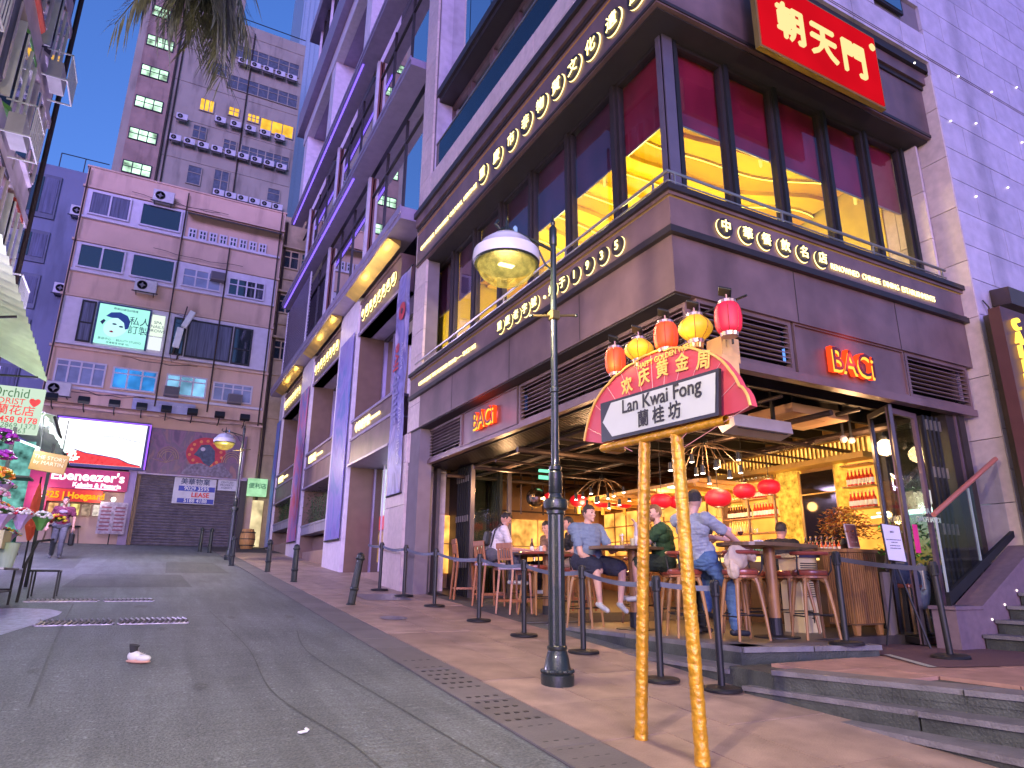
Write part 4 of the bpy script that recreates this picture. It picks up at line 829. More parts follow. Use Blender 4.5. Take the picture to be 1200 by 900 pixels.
b = MB(); n = 24
for i in range(n+1):
    z = 1.75+5.3*i/n
    for j in range(7): y = 13.78+.92*j/6; b.v.append((4.62+.012*sin(j*1.3+i*.5)+.008*sin(i*1.1), y, z))
b.f = [(i*7+j, i*7+j+1, (i+1)*7+j+1, (i+1)*7+j) for i in range(n) for j in range(6)]; b.mi = [0]*len(b.f)
obj('cloth', b, banner_mat('banner_print', [(.10, .08, .24), (.24, .22, .50), (.14, .11, .30), (.42, .34, .55)]), bn, smooth=True)
obj('frame_rod', MB().tube([(4.64, 13.74, 7.06), (4.64, 14.74, 7.06)], .02, 6), BLACK, bn); obj('frame_rod', MB().tube([(4.64, 13.74, 1.74), (4.64, 14.74, 1.74)], .02, 6), BLACK, bn)
VU = (Vector((0, 0, 1)), Vector((0, 1, 0)))       # writing that climbs the banner
lettering('words', 'live', .50, (4.59, 14.45, 4.95), VU, mat('banner_red', (.45, .04, .06), .5), bn, .002, .008); lettering('words', 'simply', .50, (4.59, 14.45, 3.95), VU, mat('banner_violet', (.22, .20, .42), .5), bn, .002, .008)
lettering('words', 'CALIFORNIA', .24, (4.59, 13.98, 3.05), VU, mat('banner_pale', (.42, .38, .55), .5), bn, .002); lettering('words', 'SAVORY', .18, (4.59, 14.05, 4.9), VU, mat('banner_pale', (.42, .38, .55), .5), bn, .002)
b = MB(); b.lathe([(.22, 0), (.22, .006)], (4.59, 14.22, 6.05), 24, axis=Matrix.Rotation(-pi/2, 3, 'Y')); obj('red_disc', b, mat('banner_red', (.45, .04, .06), .5), bn); obj('disc_hole', MB().lathe([(.07, 0), (.07, .012)], (4.59, 14.22, 6.05), 16, axis=Matrix.Rotation(-pi/2, 3, 'Y')), mat('banner_ink', (.03, .02, .05), .5), bn)
for y0, w, z0, z1, cols, lab in ((18.75, 1.6, 1.0, 7.0, [(.10, .16, .40), (.25, .20, .50), (.16, .12, .40)], 'blue violet banner on the second pier of the modern facade'), (25.0, 1.5, 1.2, 6.9, [(.16, .16, .42), (.42, .16, .36), (.55, .06, .05)], 'pink and red banner on the third pier of the modern facade'), (31.05, .8, 1.2, 6.8, [(.08, .28, .55), (.22, .18, .50)], 'light blue banner on the farthest pier of the modern facade')):
    t = thing('street_banner', lab, 'banner', (4.6, y0+w/2, z0)); obj('cloth', MB().box(4.62, y0, z0, 4.635, y0+w, z1), banner_mat('banner_print', cols, y0), t); obj('frame_rod', MB().tube([(4.62, y0-.03, z0), (4.62, y0+w+.03, z0)], .025, 6), BLACK, t)
# purple sign box on the far right: vertical CALIFO
cs = thing('vertical_sign', 'tall bronze box sign with yellow stacked letters at the right edge', 'sign', (10.8, 4.6, 1))
obj('back_box', MB().box(10.40, 4.66, -.4, 12.6, 4.85, 3.76), mat('sign_side_bronze', (.10, .07, .05), .4, metal=.4), cs); obj('face_box', MB().box(10.13, 4.5, -.4, 12.6, 4.655, 3.74), mat('sign_face_bronze', (.13, .055, .05), .4, metal=.3), cs)
for i, ch in enumerate('CALIFORNIA'):
    lettering('letter', ch, .24, (10.42, 4.47, 3.50-.205*i), LY, emit('yellow_letter', (1, .62, .08), .35), cs, .025, .006)
plight('sign_underglow', (10.62, 4.32, 1.9), 1.1, (1, .08, .02), .15)
cn = thing('wall_canopy', 'bronze canopy with a curved underside above the vertical sign', 'canopy', (11, 4.5, 4))
obj('hood', MB().prism([(10.72, 4.85, 3.98), (10.5, 4.5, 3.86), (10.5, 4.5, 4.12), (10.72, 4.85, 4.24)], (2.6, 0, 0)), mat('sign_side_bronze', (.10, .07, .05), .4, metal=.4), cn); obj('cable', MB().tube([(10.45, 4.84, 4.02), (10.5, 4.8, 3.9), (10.56, 4.84, 3.8)], .01, 5), BLACK, cn)
for i, (x, z) in enumerate(((9.85, 8.02), (11.15, 8.3), (10.6, 7.2), (11.4, 7.45), (12.2, 8.4), (12.9, 7.6), (10.9, 5.9), (12.0, 6.4), (13.2, 8.9))):
    t = obj('wall_stud_light', MB().ball((x, 4.84, z), .016, 1), emit('stud_light', (1, .9, .85), .7)); tag(t, ORD[i]+' tiny white point light counted outwards from the red signboard on the purple wall', 'wall light', 'point lights dotted over the purple wall')
# ---------------------------------------------------------------- pink building closing the street (y = 33)
PINK = mat('pink_render', (.58, .39, .31), .75, var=.10, scale=1.2, stain=.3, bump=.15, bscale=20)
PW = mat('pale_window_wall', (.55, .50, .60), .6, var=.1)
pk = thing('pink_building', 'pink rendered old block closing the street behind the lit screen', 'building', (-.3, 33, 1.2))
obj('wall', MB().box(-4.70, 33.0, 7.0, 4.10, 40, 18.13).box(-4.70, 33.25, 1.0, 4.1, 40, 7.0), PINK, pk)
obj('parapet_cap', MB().box(-4.75, 32.95, 18.13, 4.15, 33.3, 18.2), PINK, pk)
for z in (17.05, 14.35, 11.72, 9.35, 6.75): obj('string_course', MB().box(-4.76, 32.88, z, 4.12, 33.0, z+.1), PINK, pk)
for z in (15.62, 13.0, 9.62, 7.68): obj('sill', MB().box(-4.66, 32.86, z-.1, 4.0, 33.0, z), PW, pk)
for x, z0, z1 in ((-4.62, 1.5, 18), (-.48, 7.2, 17.9), (3.9, 6.8, 18.1), (1.65, 7.2, 15.5)): obj('drain_pipe', MB().tube([(x, 32.84, z0), (x, 32.84, z1)], .035, 6), PIPE, pk)
rc = random.Random(5)
for q in range(7):
    z = rc.choice((17.3, 14.7, 12.4, 9.3, 7.55, 6.8)); xa = rc.uniform(-4.5, 0); xb = xa+rc.uniform(1.5, 4.2); obj('wall_cable', MB().tube([(xa+(min(xb, 4)-xa)*i/8, 32.86, z-.12*sin(pi*i/8)+.03*sin(i*2.1)) for i in range(9)], .012, 4), BLACK, pk)
DARKG = glass('dark_room_glass', (.2, .24, .34), 2.6, .04, dark=.85); CURTN = mat('drawn_curtain', (.10, .11, .18), .8, var=.5, scale=3, stretch=(6, 1, .3))
TEALG = emit('lit_blue_window', (.05, .30, .85), .16, .5, 1.5); PALEG = mat('frosted_pale_glass', (.22, .26, .40), .25, var=.3, scale=2)
def fwin(par, x0, x1, z0, z1, n, gm, y=33., fm=PW, tr=None, ins=0.):
    b = MB(); w = .07
    b.box(x0, y-.06, z0, x1, y+.02, z0+w).box(x0, y-.06, z1-w, x1, y+.02, z1)
    for i in range(n+1): x = x0+(x1-x0-w)*i/n; b.box(x, y-.06, z0+w, x+w, y+.02, z1-w)
    if tr: b.box(x0+w, y-.055, z0+(z1-z0)*tr, x1-w, y+.015, z0+(z1-z0)*tr+.05)
    f = obj('window', b, fm, par)
    for i in range(n):
        xa = x0+(x1-x0-w)*i/n+w; xb = x0+(x1-x0-w)*(i+1)/n; obj('pane', MB().box(xa, y-.02, z0+w, xb, y-.005, z1-w), gm, f)
    return f
for x0, x1, z0, z1 in ((-4.55, -.4, 15.62, 17.0), (-4.55, 4.0, 13.0, 14.32)): obj('window_band', MB().box(x0, 32.93, z0, x1, 33.0, z1), PW, pk)
obj('window_band', MB().box(-4.62, 32.93, 9.62, 4.0, 33.0, 11.7), PW, pk)
fwin(pk, -4.40, -2.75, 15.72, 16.9, 2, CURTN, 32.9); fwin(pk, -2.35, -.6, 15.72, 16.9, 1, DARKG, 32.9)
fwin(pk, -4.42, -2.6, 13.1, 14.25, 2, DARKG, 32.9); fwin(pk, -2.36, -.55, 13.1, 14.25, 1, DARKG, 32.9); fwin(pk, -.22, 1.5, 13.1, 14.05, 3, PALEG, 32.9, tr=.55); fwin(pk, 1.8, 3.5, 13.05, 14.0, 4, DARKG, 32.9, tr=.6)
for i in range(8): fwin(pk, -.25+.46*i, .12+.46*i, 15.62, 16.15, 2, DARKG, 32.97, tr=.5)
obj('awning', MB().prism([(-.4, 32.98, 17.0), (-.4, 32.45, 16.72), (-.4, 32.45, 16.66), (-.4, 32.98, 16.94)], (4.4, 0, 0)), BLACK, pk)
fwin(pk, -3.9, -3.35, 9.7, 11.6, 1, CURTN, 32.9, BLACK, tr=.45); fwin(pk, -.25, .3, 9.7, 11.5, 1, DARKG, 32.9, BLACK, tr=.4); fwin(pk, .35, 2.3, 9.68, 11.5, 1, CURTN, 32.9, BLACK); fwin(pk, 2.35, 3.2, 9.66, 11.5, 1, DARKG, 32.9, BLACK, tr=.4)
fwin(pk, -4.4, -2.55, 7.78, 8.85, 4, PALEG, 32.97, tr=.72); fwin(pk, -2.3, -.55, 7.80, 8.8, 3, TEALG, 32.97, tr=.7); fwin(pk, -.2, 1.5, 7.82, 8.8, 3, emit('pale_blue_lit', (.25, .55, .85), .14, .5, 1.5), 32.97, tr=.7); fwin(pk, 1.76, 3.5, 7.8, 8.7, 4, PALEG, 32.97, tr=.7)
# lit portrait poster in the window
po = thing('portrait_poster', 'large lit pale green window poster with a drawn face in a blue headscarf', 'poster', (-2.2, 32.85, 10.6))
PG = emit('poster_green', (.38, .90, .78), .19, .1, .8); INKB = mat('poster_ink', (.02, .04, .12), .7)
obj('sheet', MB().box(-3.22, 32.80, 9.72, -1.26, 32.84, 11.55), PG, po); obj('frame', MB().box(-3.3, 32.78, 9.66, -3.22, 32.86, 11.62).box(-1.26, 32.78, 9.66, -1.18, 32.86, 11.62).box(-3.22, 32.78, 11.55, -1.26, 32.86, 11.62), mat('frame_navy', (.03, .06, .14), .5), po)
def flat(name, pts, y, m_, par): return obj(name, MB().add([(x, y, z) for x, z in pts], [tuple(range(len(pts)))]), m_, par)
flat('face', [(-2.48+.50*cos(a)*.9+.1*sin(a), 10.55+.50*sin(a)*.95) for a in [2*pi*i/24 for i in range(24)]], 32.795, emit('poster_skin', (.50, .85, .85), .2), po)
flat('headscarf', [(-2.92, 11.0), (-2.75, 11.2), (-2.4, 11.27), (-2.1, 11.15), (-1.96, 10.9), (-2.0, 10.55), (-2.12, 10.5), (-2.2, 10.8), (-2.45, 10.98), (-2.7, 10.95)], 32.79, mat('scarf_blue', (.03, .10, .32), .6), po)
flat('hair_knot', [(-3.1, 10.7), (-2.98, 10.85), (-2.9, 10.78), (-3.0, 10.58)], 32.79, INKB, po)
for x, z in ((-2.55, 10.68), (-2.28, 10.6)): flat('eye', [(x+.09*cos(a), z+.04*sin(a)) for a in [2*pi*i/12 for i in range(12)]], 32.788, INKB, po)
flat('mouth', [(-2.72, 10.33), (-2.6, 10.37), (-2.52, 10.30), (-2.63, 10.27)], 32.788, mat('lip_red', (.6, .02, .05), .6), po)
lettering('words', '私人\n訂製', .42, (-1.6, 32.79, 10.72), LY, INKB, po, .002); lettering('words', '專業紋繡培訓機構', .12, (-2.2, 32.79, 11.40), LY, INKB, po, .002); lettering('words', '美容中心  ·  BEAUTY STUDIO', .13, (-2.25, 32.79, 9.95), LY, INKB, po, .002); lettering('words', '皮膚管理 紋繡 TEL', .11, (-2.3, 32.79, 9.80), LY, INKB, po, .002)
p2 = thing('small_poster', 'narrow lit pair of notices right of the portrait poster', 'poster', (-.9, 32.85, 10.6))
obj('upper_sheet', MB().box(-1.14, 32.80, 10.42, -.62, 32.84, 11.42), emit('poster_cream', (.75, .9, .75), .19), p2); obj('lower_sheet', MB().box(-1.14, 32.80, 9.76, -.62, 32.84, 10.36), emit('poster_cream2', (.75, .8, .9), .19), p2); lettering('words', 'SPA\nNAILS\nBROWS', .2, (-.88, 32.79, 10.85), LY, INKB, p2, .002)
# antennas and boxes on a wall bracket
an = thing('antenna_cluster', 'cluster of white antenna boxes bracketed on the pink wall between windows', 'antenna', (.1, 32.4, 10.4))
obj('box', MB().bbox((.02, 32.3, 10.35), (.28, .18, .95), Matrix.Rotation(.1, 3, 'Y'), .02), WHITE, an); obj('box', MB().bbox((.32, 32.2, 11.25), (.25, .2, .85), Matrix.Rotation(.35, 3, 'Y'), .02), WHITE, an); obj('mast', MB().tube([(-.1, 32.6, 9.6), (.2, 32.3, 11.9)], .03, 6).tube([(.1, 32.9, 9.5), (.1, 32.3, 9.5)], .03, 6).tube([(-.5, 32.3, 11.5), (.7, 32.3, 11.3)], .015, 5), PIPE, an); obj('cable_loop', MB().tube([(-.2, 32.5, 9.6), (-.1, 32.4, 9.2), (.15, 32.4, 9.4), (.1, 32.5, 9.9)], .012, 5), BLACK, an)
# outdoor air-conditioning units
def acunit(loc, label, group, s=1.):
    x, y, z = loc; t = thing('outdoor_unit', label, 'air conditioner', loc, group=group)
    obj('case', MB().bbox((x, y, z+.28*s), (.85*s, .32*s, .56*s), None, .02), mat('ac_case', (.50, .48, .52), .5, var=.15), t)
    obj('fan_ring', MB().lathe([(.20*s, 0), (.20*s, .02), (.17*s, .02), (.17*s, .0)], (x-.14*s, y-.17*s, z+.28*s), 18, axis=Matrix.Rotation(pi/2, 3, 'X')), BLACK, t); obj('fan_blades', MB().lathe([(.16*s, 0), (.05*s, .03)], (x-.14*s, y-.165*s, z+.28*s), 8, flute=.5, axis=Matrix.Rotation(pi/2, 3, 'X')), mat('fan_grey', (.16, .16, .18), .5), t)
    obj('bracket', MB().box(x-.5*s, y-.16*s, z-.04, x+.5*s, y-.12*s, z).box(x-.35*s, y-.15*s, z-.05, x-.32*s, y+.3, z-.01).box(x+.32*s, y-.15*s, z-.05, x+.35*s, y+.3, z-.01), BLACK, t); return t
for loc, lab in (((-1.6, 32.7, 12.35), 'outdoor unit under the second row of windows of the pink wall'), ((-4.1, 32.7, 7.15), 'outdoor unit at the left corner of the pink wall above the floodlights'), ((-1.5, 32.7, 16.98), 'outdoor unit high on the pink wall below its parapet')): acunit(loc, lab, 'outdoor units on the pink wall', 1.05)
for x, z, lab in ((.1, 7.72, 'window air conditioner in the pale lit window'), (2.75, 7.72, 'window air conditioner in the rightmost low window'), (1.3, 13.6, 'dark window air conditioner in the third window of the second row')):
    t = thing('window_unit', lab, 'air conditioner', (x, 32.8, z)); obj('case', MB().bbox((x, 32.72, z+.2), (.62, .4, .42), None, .015), mat('old_ac', (.16, .14, .16), .6), t); obj('front_grille', MB().box(x-.27, 32.50, z+.04, x+.27, 32.52, z+.36), mat('old_ac_grille', (.09, .08, .10), .6), t)
nb = thing('name_board', 'thin pale blue name board fixed across the pink wall', 'sign', (-.1, 32.9, 7.2)); obj('board', MB().box(-1.35, 32.86, 6.98, 1.15, 32.92, 7.48), mat('board_blue', (.34, .34, .52), .6), nb); lettering('words', 'SUPER LUXURIOUS APARTMENTS AND OFFICES', .11, (-.1, 32.85, 7.3), LY, mat('board_ink', (.55, .52, .62), .6), nb, .002)
for i, x in enumerate((-4.2, -3.08, -1.97, -.95, 0., 1.04, 2.16, 3.23)):
    t = thing('flood_light', 'black floodlight on an arm over the screen and mural, %s from the left' % ('first', 'second', 'third', 'fourth', 'fifth', 'sixth', 'seventh', 'last')[i], 'floodlight', (x, 32.3, 6.95), group='floodlights above the screen')
    obj('housing', MB().bbox((x, 32.2, 7.0), (.42, .22, .26), Matrix.Rotation(-.4, 3, 'X'), .02), BLACK, t); obj('arm', MB().tube([(x, 32.22, 6.9), (x, 32.5, 6.68), (x, 33, 6.66)], .025, 6), BLACK, t)
# video screen
vs = thing('video_screen', 'glowing outdoor video screen showing a white sky over red hills', 'screen', (-2.1, 32.6, 5.3))
obj('cabinet', MB().box(-3.95, 32.62, 4.30, -.48, 33.2, 6.36), mat('screen_case', (.05, .04, .12), .5), vs)
obj('picture', MB().box(-3.86, 32.60, 4.42, -.62, 32.62, 6.24), emit('screen_white', (.93, .95, 1), .32, .12, .9), vs)
flat('red_hills', [(-3.86, 4.42), (-.62, 4.42), (-.66, 4.47), (-1.1, 4.55), (-1.5, 4.72), (-2.1, 4.80), (-2.7, 4.86), (-3.2, 5.0), (-3.5, 5.02), (-3.86, 4.75)], 32.595, emit('screen_red', (1, .07, .09), .17, .3, 8.), vs)
obj('hill_line', MB().tube([(-3.5, 32.594, 5.03), (-3.2, 32.594, 5.01), (-2.7, 32.594, 4.87), (-2.1, 32.594, 4.81), (-1.5, 32.594, 4.73), (-1.1, 32.594, 4.56), (-.66, 32.594, 4.48)], .018, 4), INKB, vs)
obj('bird_streak', MB().tube([(-2.2, 32.594, 5.62), (-1.7, 32.594, 5.66), (-1.2, 32.594, 5.55), (-.8, 32.594, 5.5)], .014, 4), INKB, vs)
obj('edge_led', MB().box(-.52, 32.58, 4.35, -.46, 32.62, 6.3).box(-3.9, 32.58, 6.27, -.5, 32.62, 6.30), emit('violet_edge', (.30, .10, 1), .3), vs)
plight('screen_spill', (-2.1, 31.9, 5.3), 26, (.50, .38, 1), .8)
# painted mural beside the screen
mu = thing('mural', 'dark painted mural of a bird faced figure before a round red parasol', 'mural', (1.5, 32.8, 5.2))
obj('board', MB().box(-.42, 32.82, 4.26, 3.5, 33.25, 6.24), banner_mat('mural_ground', [(.10, .05, .11), (.22, .10, .18), (.14, .09, .14), (.30, .14, .14)], 3.), mu)
MR = mat('mural_red', (.50, .03, .06), .6, var=.3, scale=6)
flat('parasol', [(1.85+.82*cos(a), 5.30+.72*sin(a)) for a in [2*pi*i/28 for i in range(28)]], 32.815, MR, mu)
for i in range(14): a = 2*pi*i/14+.2; flat('blossom', [(1.85+(.62+.06*(i % 2))*cos(a)+.07*cos(q), 5.30+.56*sin(a)+.07*sin(q)) for q in [2*pi*k/8 for k in range(8)]], 32.812, mat('mural_orange', (.75, .25, .08), .6), mu)
flat('head', [(1.45, 5.35), (1.6, 5.66), (1.95, 5.72), (2.2, 5.45), (2.25, 5.0), (2.05, 4.72), (1.8, 4.85), (1.6, 5.1), (1.35, 5.2)], 32.808, mat('mural_slate', (.06, .08, .14), .6, var=.5, scale=8), mu)
flat('eye', [(1.70+.1*cos(q), 5.48+.09*sin(q)) for q in [2*pi*k/10 for k in range(10)]], 32.804, mat('mural_pale', (.5, .45, .55), .6), mu)
flat('shoulders', [(.9, 4.3), (1.2, 4.75), (1.7, 4.85), (2.1, 4.70), (2.5, 4.95), (2.85, 4.6), (3.1, 4.3)], 32.806, mat('mural_grey', (.20, .16, .22), .6, var=.6, scale=9), mu)
for cx in (.35, 2.95):
    for r in (.42, .34, .26): obj('arch_line', MB().tube([(cx+r*cos(a), 32.80, 4.95+r*1.2*sin(a)) for a in [pi*i/12 for i in range(13)]], .018, 4), mat('mural_gold', (.40, .26, .20), .6), mu)
for i in range(5): obj('ray_line', MB().tube([(.3, 32.80, 4.75), (.3+.55*cos(.5+i*.6), 32.80, 4.75+.55*sin(.5+i*.6))], .012, 4), mat('mural_gold', (.40, .26, .20), .6), mu)
# kebab shop
SHOPR = mat('shop_magenta', (.42, .02, .10), .5)
ks = thing('kebab_shop', 'kebab and pizza shop front with magenta fascia and lit counter', 'shop', (-2.8, 33, 1.1))
obj('fascia', MB().box(-4.6, 32.7, 3.38, -1.0, 33.2, 4.22), SHOPR, ks); obj('pillar', MB().box(-1.05, 32.75, 1.0, -.72, 33.2, 4.3), mat('shop_pillar', (.30, .22, .38), .6), ks)
NEW = emit('shop_letters', (1, .85, .95), .35)
lettering('letters', "Ebeneezer's", .52, (-2.45, 32.67, 3.90), LY, NEW, ks, .02, .012, 1.05); lettering('letters', 'Kebabs & Pizzeria', .24, (-2.1, 32.67, 3.56), LY, NEW, ks, .01, .008); obj('underline', MB().box(-2.85, 32.67, 3.42, -1.35, 32.69, 3.45), NEW, ks)
obj('price_banner', MB().box(-3.75, 32.6, 2.86, -1.85, 32.64, 3.36), mat('price_red', (.65, .03, .01), .6), ks); lettering('letters', '$25 | Hoegaard', .36, (-2.8, 32.58, 3.10), LY, emit('price_orange', (1, .40, .02), .22), ks, .01, .012, .92)
for x0, x1 in ((-4.6, -3.75),): obj('side_panel', MB().box(x0, 32.75, 2.4, x1, 33.2, 3.38), SHOPR, ks)
obj('interior', MB().box(-4.6, 35.0, .9, -.8, 35.1, 3.4).box(-4.6, 33.3, 3.2, -.8, 35, 3.3), emit('shop_inside', (1, .62, .30), .13, .7, 1.6), ks)
for i, (x, c) in enumerate(((-3.5, (.7, .35, .15)), (-3.1, (.5, .5, .5)), (-2.75, (.8, .6, .2)), (-2.35, (.3, .2, .15)), (-1.95, (.6, .5, .45)))):
    obj('menu_picture', MB().box(x-.16, 32.9, 2.35, x+.16, 32.93, 2.80), emit('menu_lit%d' % i, c, .2, .6, 7.), ks)
cnt = obj('counter', MB().box(-3.6, 33.5, 1.0, -1.3, 33.9, 2.0).box(-3.65, 33.4, 2.0, -1.2, 33.95, 2.06), mat('shop_counter', (.35, .22, .12), .5), ks); obj('glass_case', MB().box(-2.9, 33.45, 2.06, -1.6, 33.8, 2.4), emit('case_glow', (.75, .95, .9), .16, .5, 5.), cnt)
obj('fridge', MB().box(-1.45, 33.5, 1.0, -1.05, 34, 2.5), emit('fridge_glow', (.55, .7, 1), .13, .4, 5.), ks)
for x in (-3.5, -3.2, -2.9, -2.6): 
    t = thing('counter_stool', ORD[int((x+3.55)/.3)]+' dark bar stool from the left in the kebab shop opening', 'bar stool', (x, 33.0, 1.2), group='stools in the kebab shop'); obj('seat', MB().lathe([(.16, .66), (.17, .72)], (x, 33.1, 1.22), 10), BLACK, t)
    for dx, dy in ((-.12, -.1), (.12, -.1), (-.12, .1), (.12, .1)): obj('leg', MB().tube([(x+dx*1.3, 33.1+dy*1.3, 1.22), (x+dx*.7, 33.1+dy*.7, 1.88)], .018, 5), WOODD, t)
mn = thing('menu_board', 'tall pale menu poster board right of the kebab shop opening', 'menu board', (-1.35, 32.4, 1.2)); obj('board', MB().box(-1.85, 32.4, 1.62, -.85, 32.45, 2.90), mat('menu_print', (.42, .34, .42), .6, var=.5, scale=11), mn); obj('post', MB().tube([(-1.35, 32.46, 1.2), (-1.35, 32.46, 2.9)], .025, 6), BLACK, mn)
for i in range(7): obj('text_line', MB().box(-1.78, 32.39, 1.75+.15*i, -1.42, 32.4, 1.81+.15*i).box(-1.28, 32.39, 1.75+.15*i, -.92, 32.4, 1.81+.15*i), mat('menu_ink', (.28, .08, .12), .6), mn)
plight('shop_lamp', (-3.9, 32.2, 3.2), 5, (1, .95, .85), .05); plight('shop_lamp', (-1.9, 32.2, 3.1), 3, (1, .95, .85), .05); plight('shop_room_lamp', (-2.7, 33.8, 2.9), 8, (1, .8, .6), .2)
for x, z in ((-3.95, 2.95), (-1.42, 3.02)):
    t = thing('shop_spot', 'bright round shop spotlight at the %s of the kebab shop' % ('left' if x < -2 else 'right'), 'spotlight', (x, 32.5, z)); obj('lamp_head', MB().ball((x, 32.5, z), .085, 2), emit('spot_white', (.9, 1, .95), 2.5), t); obj('arm', MB().tube([(x, 32.5, z), (x, 32.9, z+.1)], .02, 5), BLACK, t)
# roller shutter and letting signs
rs = thing('roller_shutter', 'grey slatted roller shutter under the mural', 'shutter', (1.6, 33, 1.1))
SHM = mat('shutter_steel', (.26, .22, .25), .45, metal=.5, var=.25, scale=5)
for i in range(26): obj('slat', MB().prism([(-.55, 33.1, 1.12+.12*i), (-.55, 33.06, 1.18+.12*i), (-.55, 33.1, 1.235+.12*i)], (4.05, 0, 0)), SHM, rs)
obj('opening', MB().box(-.65, 33.18, 1.0, 3.6, 33.24, 4.3), mat('shutter_back', (.35, .22, .14), .6), rs); obj('side_post', MB().box(3.5, 32.9, 1.0, 3.75, 33.2, 4.3), BRONZED, rs); obj('lintel', MB().box(-.7, 32.85, 4.2, 3.7, 33.2, 4.34), PURP, rs)
ls = thing('letting_sign', 'white letting board with phone numbers and red LEASE lettering on the shutter', 'sign', (1.8, 33, 3.7)); obj('board', MB().box(.75, 32.98, 3.05, 2.45, 33.02, 4.18), mat('board_white', (.62, .60, .68), .5), ls)
lettering('words', '美華物業', .30, (1.6, 32.97, 4.0), LY, INKB, ls, .002, .004); obj('blue_bar', MB().box(.95, 32.96, 3.6, 2.42, 32.98, 3.82).box(.95, 32.96, 3.08, 2.42, 32.98, 3.28), mat('sign_blue', (.03, .05, .40), .5), ls); lettering('words', '9029 3595', .24, (1.68, 32.95, 3.71), LY, WHITE, ls, .002, .004); lettering('words', 'LEASE', .28, (1.85, 32.97, 3.44), LY, mat('sign_red', (.75, .03, .03), .5), ls, .002, .008); lettering('words', '5188 4188', .22, (1.68, 32.95, 3.18), LY, WHITE, ls, .002, .004)
l2_ = thing('letting_sign', 'smaller white letting board right of the blue numbered one', 'sign', (2.9, 33, 4)); obj('board', MB().box(2.52, 32.98, 3.72, 3.3, 33.02, 4.2), mat('board_white', (.62, .60, .68), .5), l2_); lettering('words', 'CENTURY\nPROPERTY\nAGENCY', .12, (2.9, 32.97, 3.96), LY, INKB, l2_, .002)
# beige narrow building, green shop sign, barrel
bg2 = thing('beige_building', 'narrow beige rendered building squeezed right of the pink block', 'building', (4.8, 33.8, 1.3))
BEI = mat('beige_render', (.42, .31, .20), .8, var=.15, stain=.35, bump=.2, bscale=15); obj('wall', MB().box(4.12, 33.7, .8, 8., 40, 18.4), BEI, bg2)
for i, z in enumerate((15.4, 12.9, 10.4)): fwin(bg2, 4.2, 5.1, z, z+1.05, 2, DARKG, 33.66, BEI, tr=.6); obj('window_hood', MB().box(4.15, 33.4, z+1.1, 5.2, 33.7, z+1.2), BEI, bg2)
for z in (14.8, 12.3, 9.6, 7.4, 5.6): obj('string_course', MB().box(4.1, 33.6, z, 8, 33.7, z+.06), BEI, bg2)
obj('drain_pipe', MB().tube([(4.3, 33.6, 1.3), (4.3, 33.6, 18)], .06, 8), PIPE, bg2)
gs = thing('shop_sign', 'green and white lit shop sign low at the end of the side pavement', 'sign', (4.4, 32.9, 3.9)); obj('box', MB().box(3.78, 32.85, 3.55, 4.62, 33.1, 4.35), emit('green_white', (.45, .85, .5), .14, .2, 4), gs); lettering('words', '便利店', .26, (4.2, 32.84, 4.0), LY, mat('sign_green', (.02, .25, .08), .5), gs, .002, .006)
obj('opening_glow', MB().box(3.8, 33.3, 1.3, 4.6, 33.35, 3.4), emit('far_shop_glow', (1, .8, .45), .12, .6, 2), gs)
br = thing('wooden_barrel', 'wooden barrel standing at the top end of the pavement', 'barrel', (3.9, 31.9, 1.15)); obj('staves', MB().lathe([(.24, 0), (.31, .25), (.33, .42), (.31, .6), (.24, .85)], (3.9, 31.9, gz(31.9)), 18), mat('barrel_oak', (.55, .27, .08), .5, var=.3, scale=6, stretch=(4, 4, .5)), br, smooth=True)
for z in (.15, .42, .7): obj('hoop', MB().lathe([(.335, z-.02), (.335, z+.02)], (3.9, 31.9, gz(31.9)), 18, cap=False), BLACK, br)
# ---------------------------------------------------------------- old tower behind, top left
tw = thing('old_tower', 'tall stained grey residential tower with lit stair windows behind the pink block', 'tower', (0, 50, 0))
TWM = mat('tower_render', (.31, .27, .22), .8, var=.12, scale=.8, stain=.45, bump=.15, bscale=10); obj('wall', MB().box(-5.8, 50, 0, 1.15, 62, 62).box(1.15, 50, 0, 6.25, 62, 43.7), TWM, tw)
obj('roof_rail', MB().tube([(1.2, 50.1, 44.3), (6.2, 50.1, 44.3)], .04, 5), BLACK, tw); obj('stair_shaft', MB().box(-5.3, 49.86, 0, -3.1, 50, 62), mat('tower_brown', (.30, .20, .16), .8, var=.25, scale=1., stain=.4), tw)
for k in range(14):
    z = 27.6+2.76*k
    if z > 60: break
    f = fwin(tw, -5.2, -3.35, z, z+1.0, 3, emit('stair_light', (.62, 1, .72), .2, .8, 1.4), 49.84, BLACK, tr=.5)
TG = mat('tower_glass', (.09, .10, .13), .2, var=.3); LIT = emit('amber_window', (1, .55, .06), .2, .4, 1.2)
fwin(tw, -1.0, .05, 34.45, 35.6, 3, LIT, 49.95, TWM); fwin(tw, 1.04, 1.88, 34.75, 35.6, 2, LIT, 49.95, TWM, tr=.5); fwin(tw, 2.45, 3.4, 34.7, 35.5, 3, LIT, 49.95, TWM, tr=.5); fwin(tw, 3.45, 6.05, 34.2, 35.45, 3, LIT, 49.95, TWM)
for x0, x1, z0, z1, n in ((.95, 5.95, 40.2, 41.5, 6), (.65, 6.1, 37.2, 38.5, 7), (2.3, 6.0, 31.3, 32.5, 6), (-.6, .6, 38.0, 39.2, 1), (-1.2, -.2, 31.9, 33.1, 2), (1.0, 2.0, 31.6, 32.6, 2), (-1.1, -.1, 28.0, 29.6, 1), (.7, 1.8, 27.5, 29.8, 2), (4.6, 5.6, 28.2, 29.4, 1), (-.6, .6, 42., 43.3, 1), (2.5, 4., 25, 26, 2)): fwin(tw, x0, x1, z0, z1, n, TG, 49.95, TWM, tr=.6)
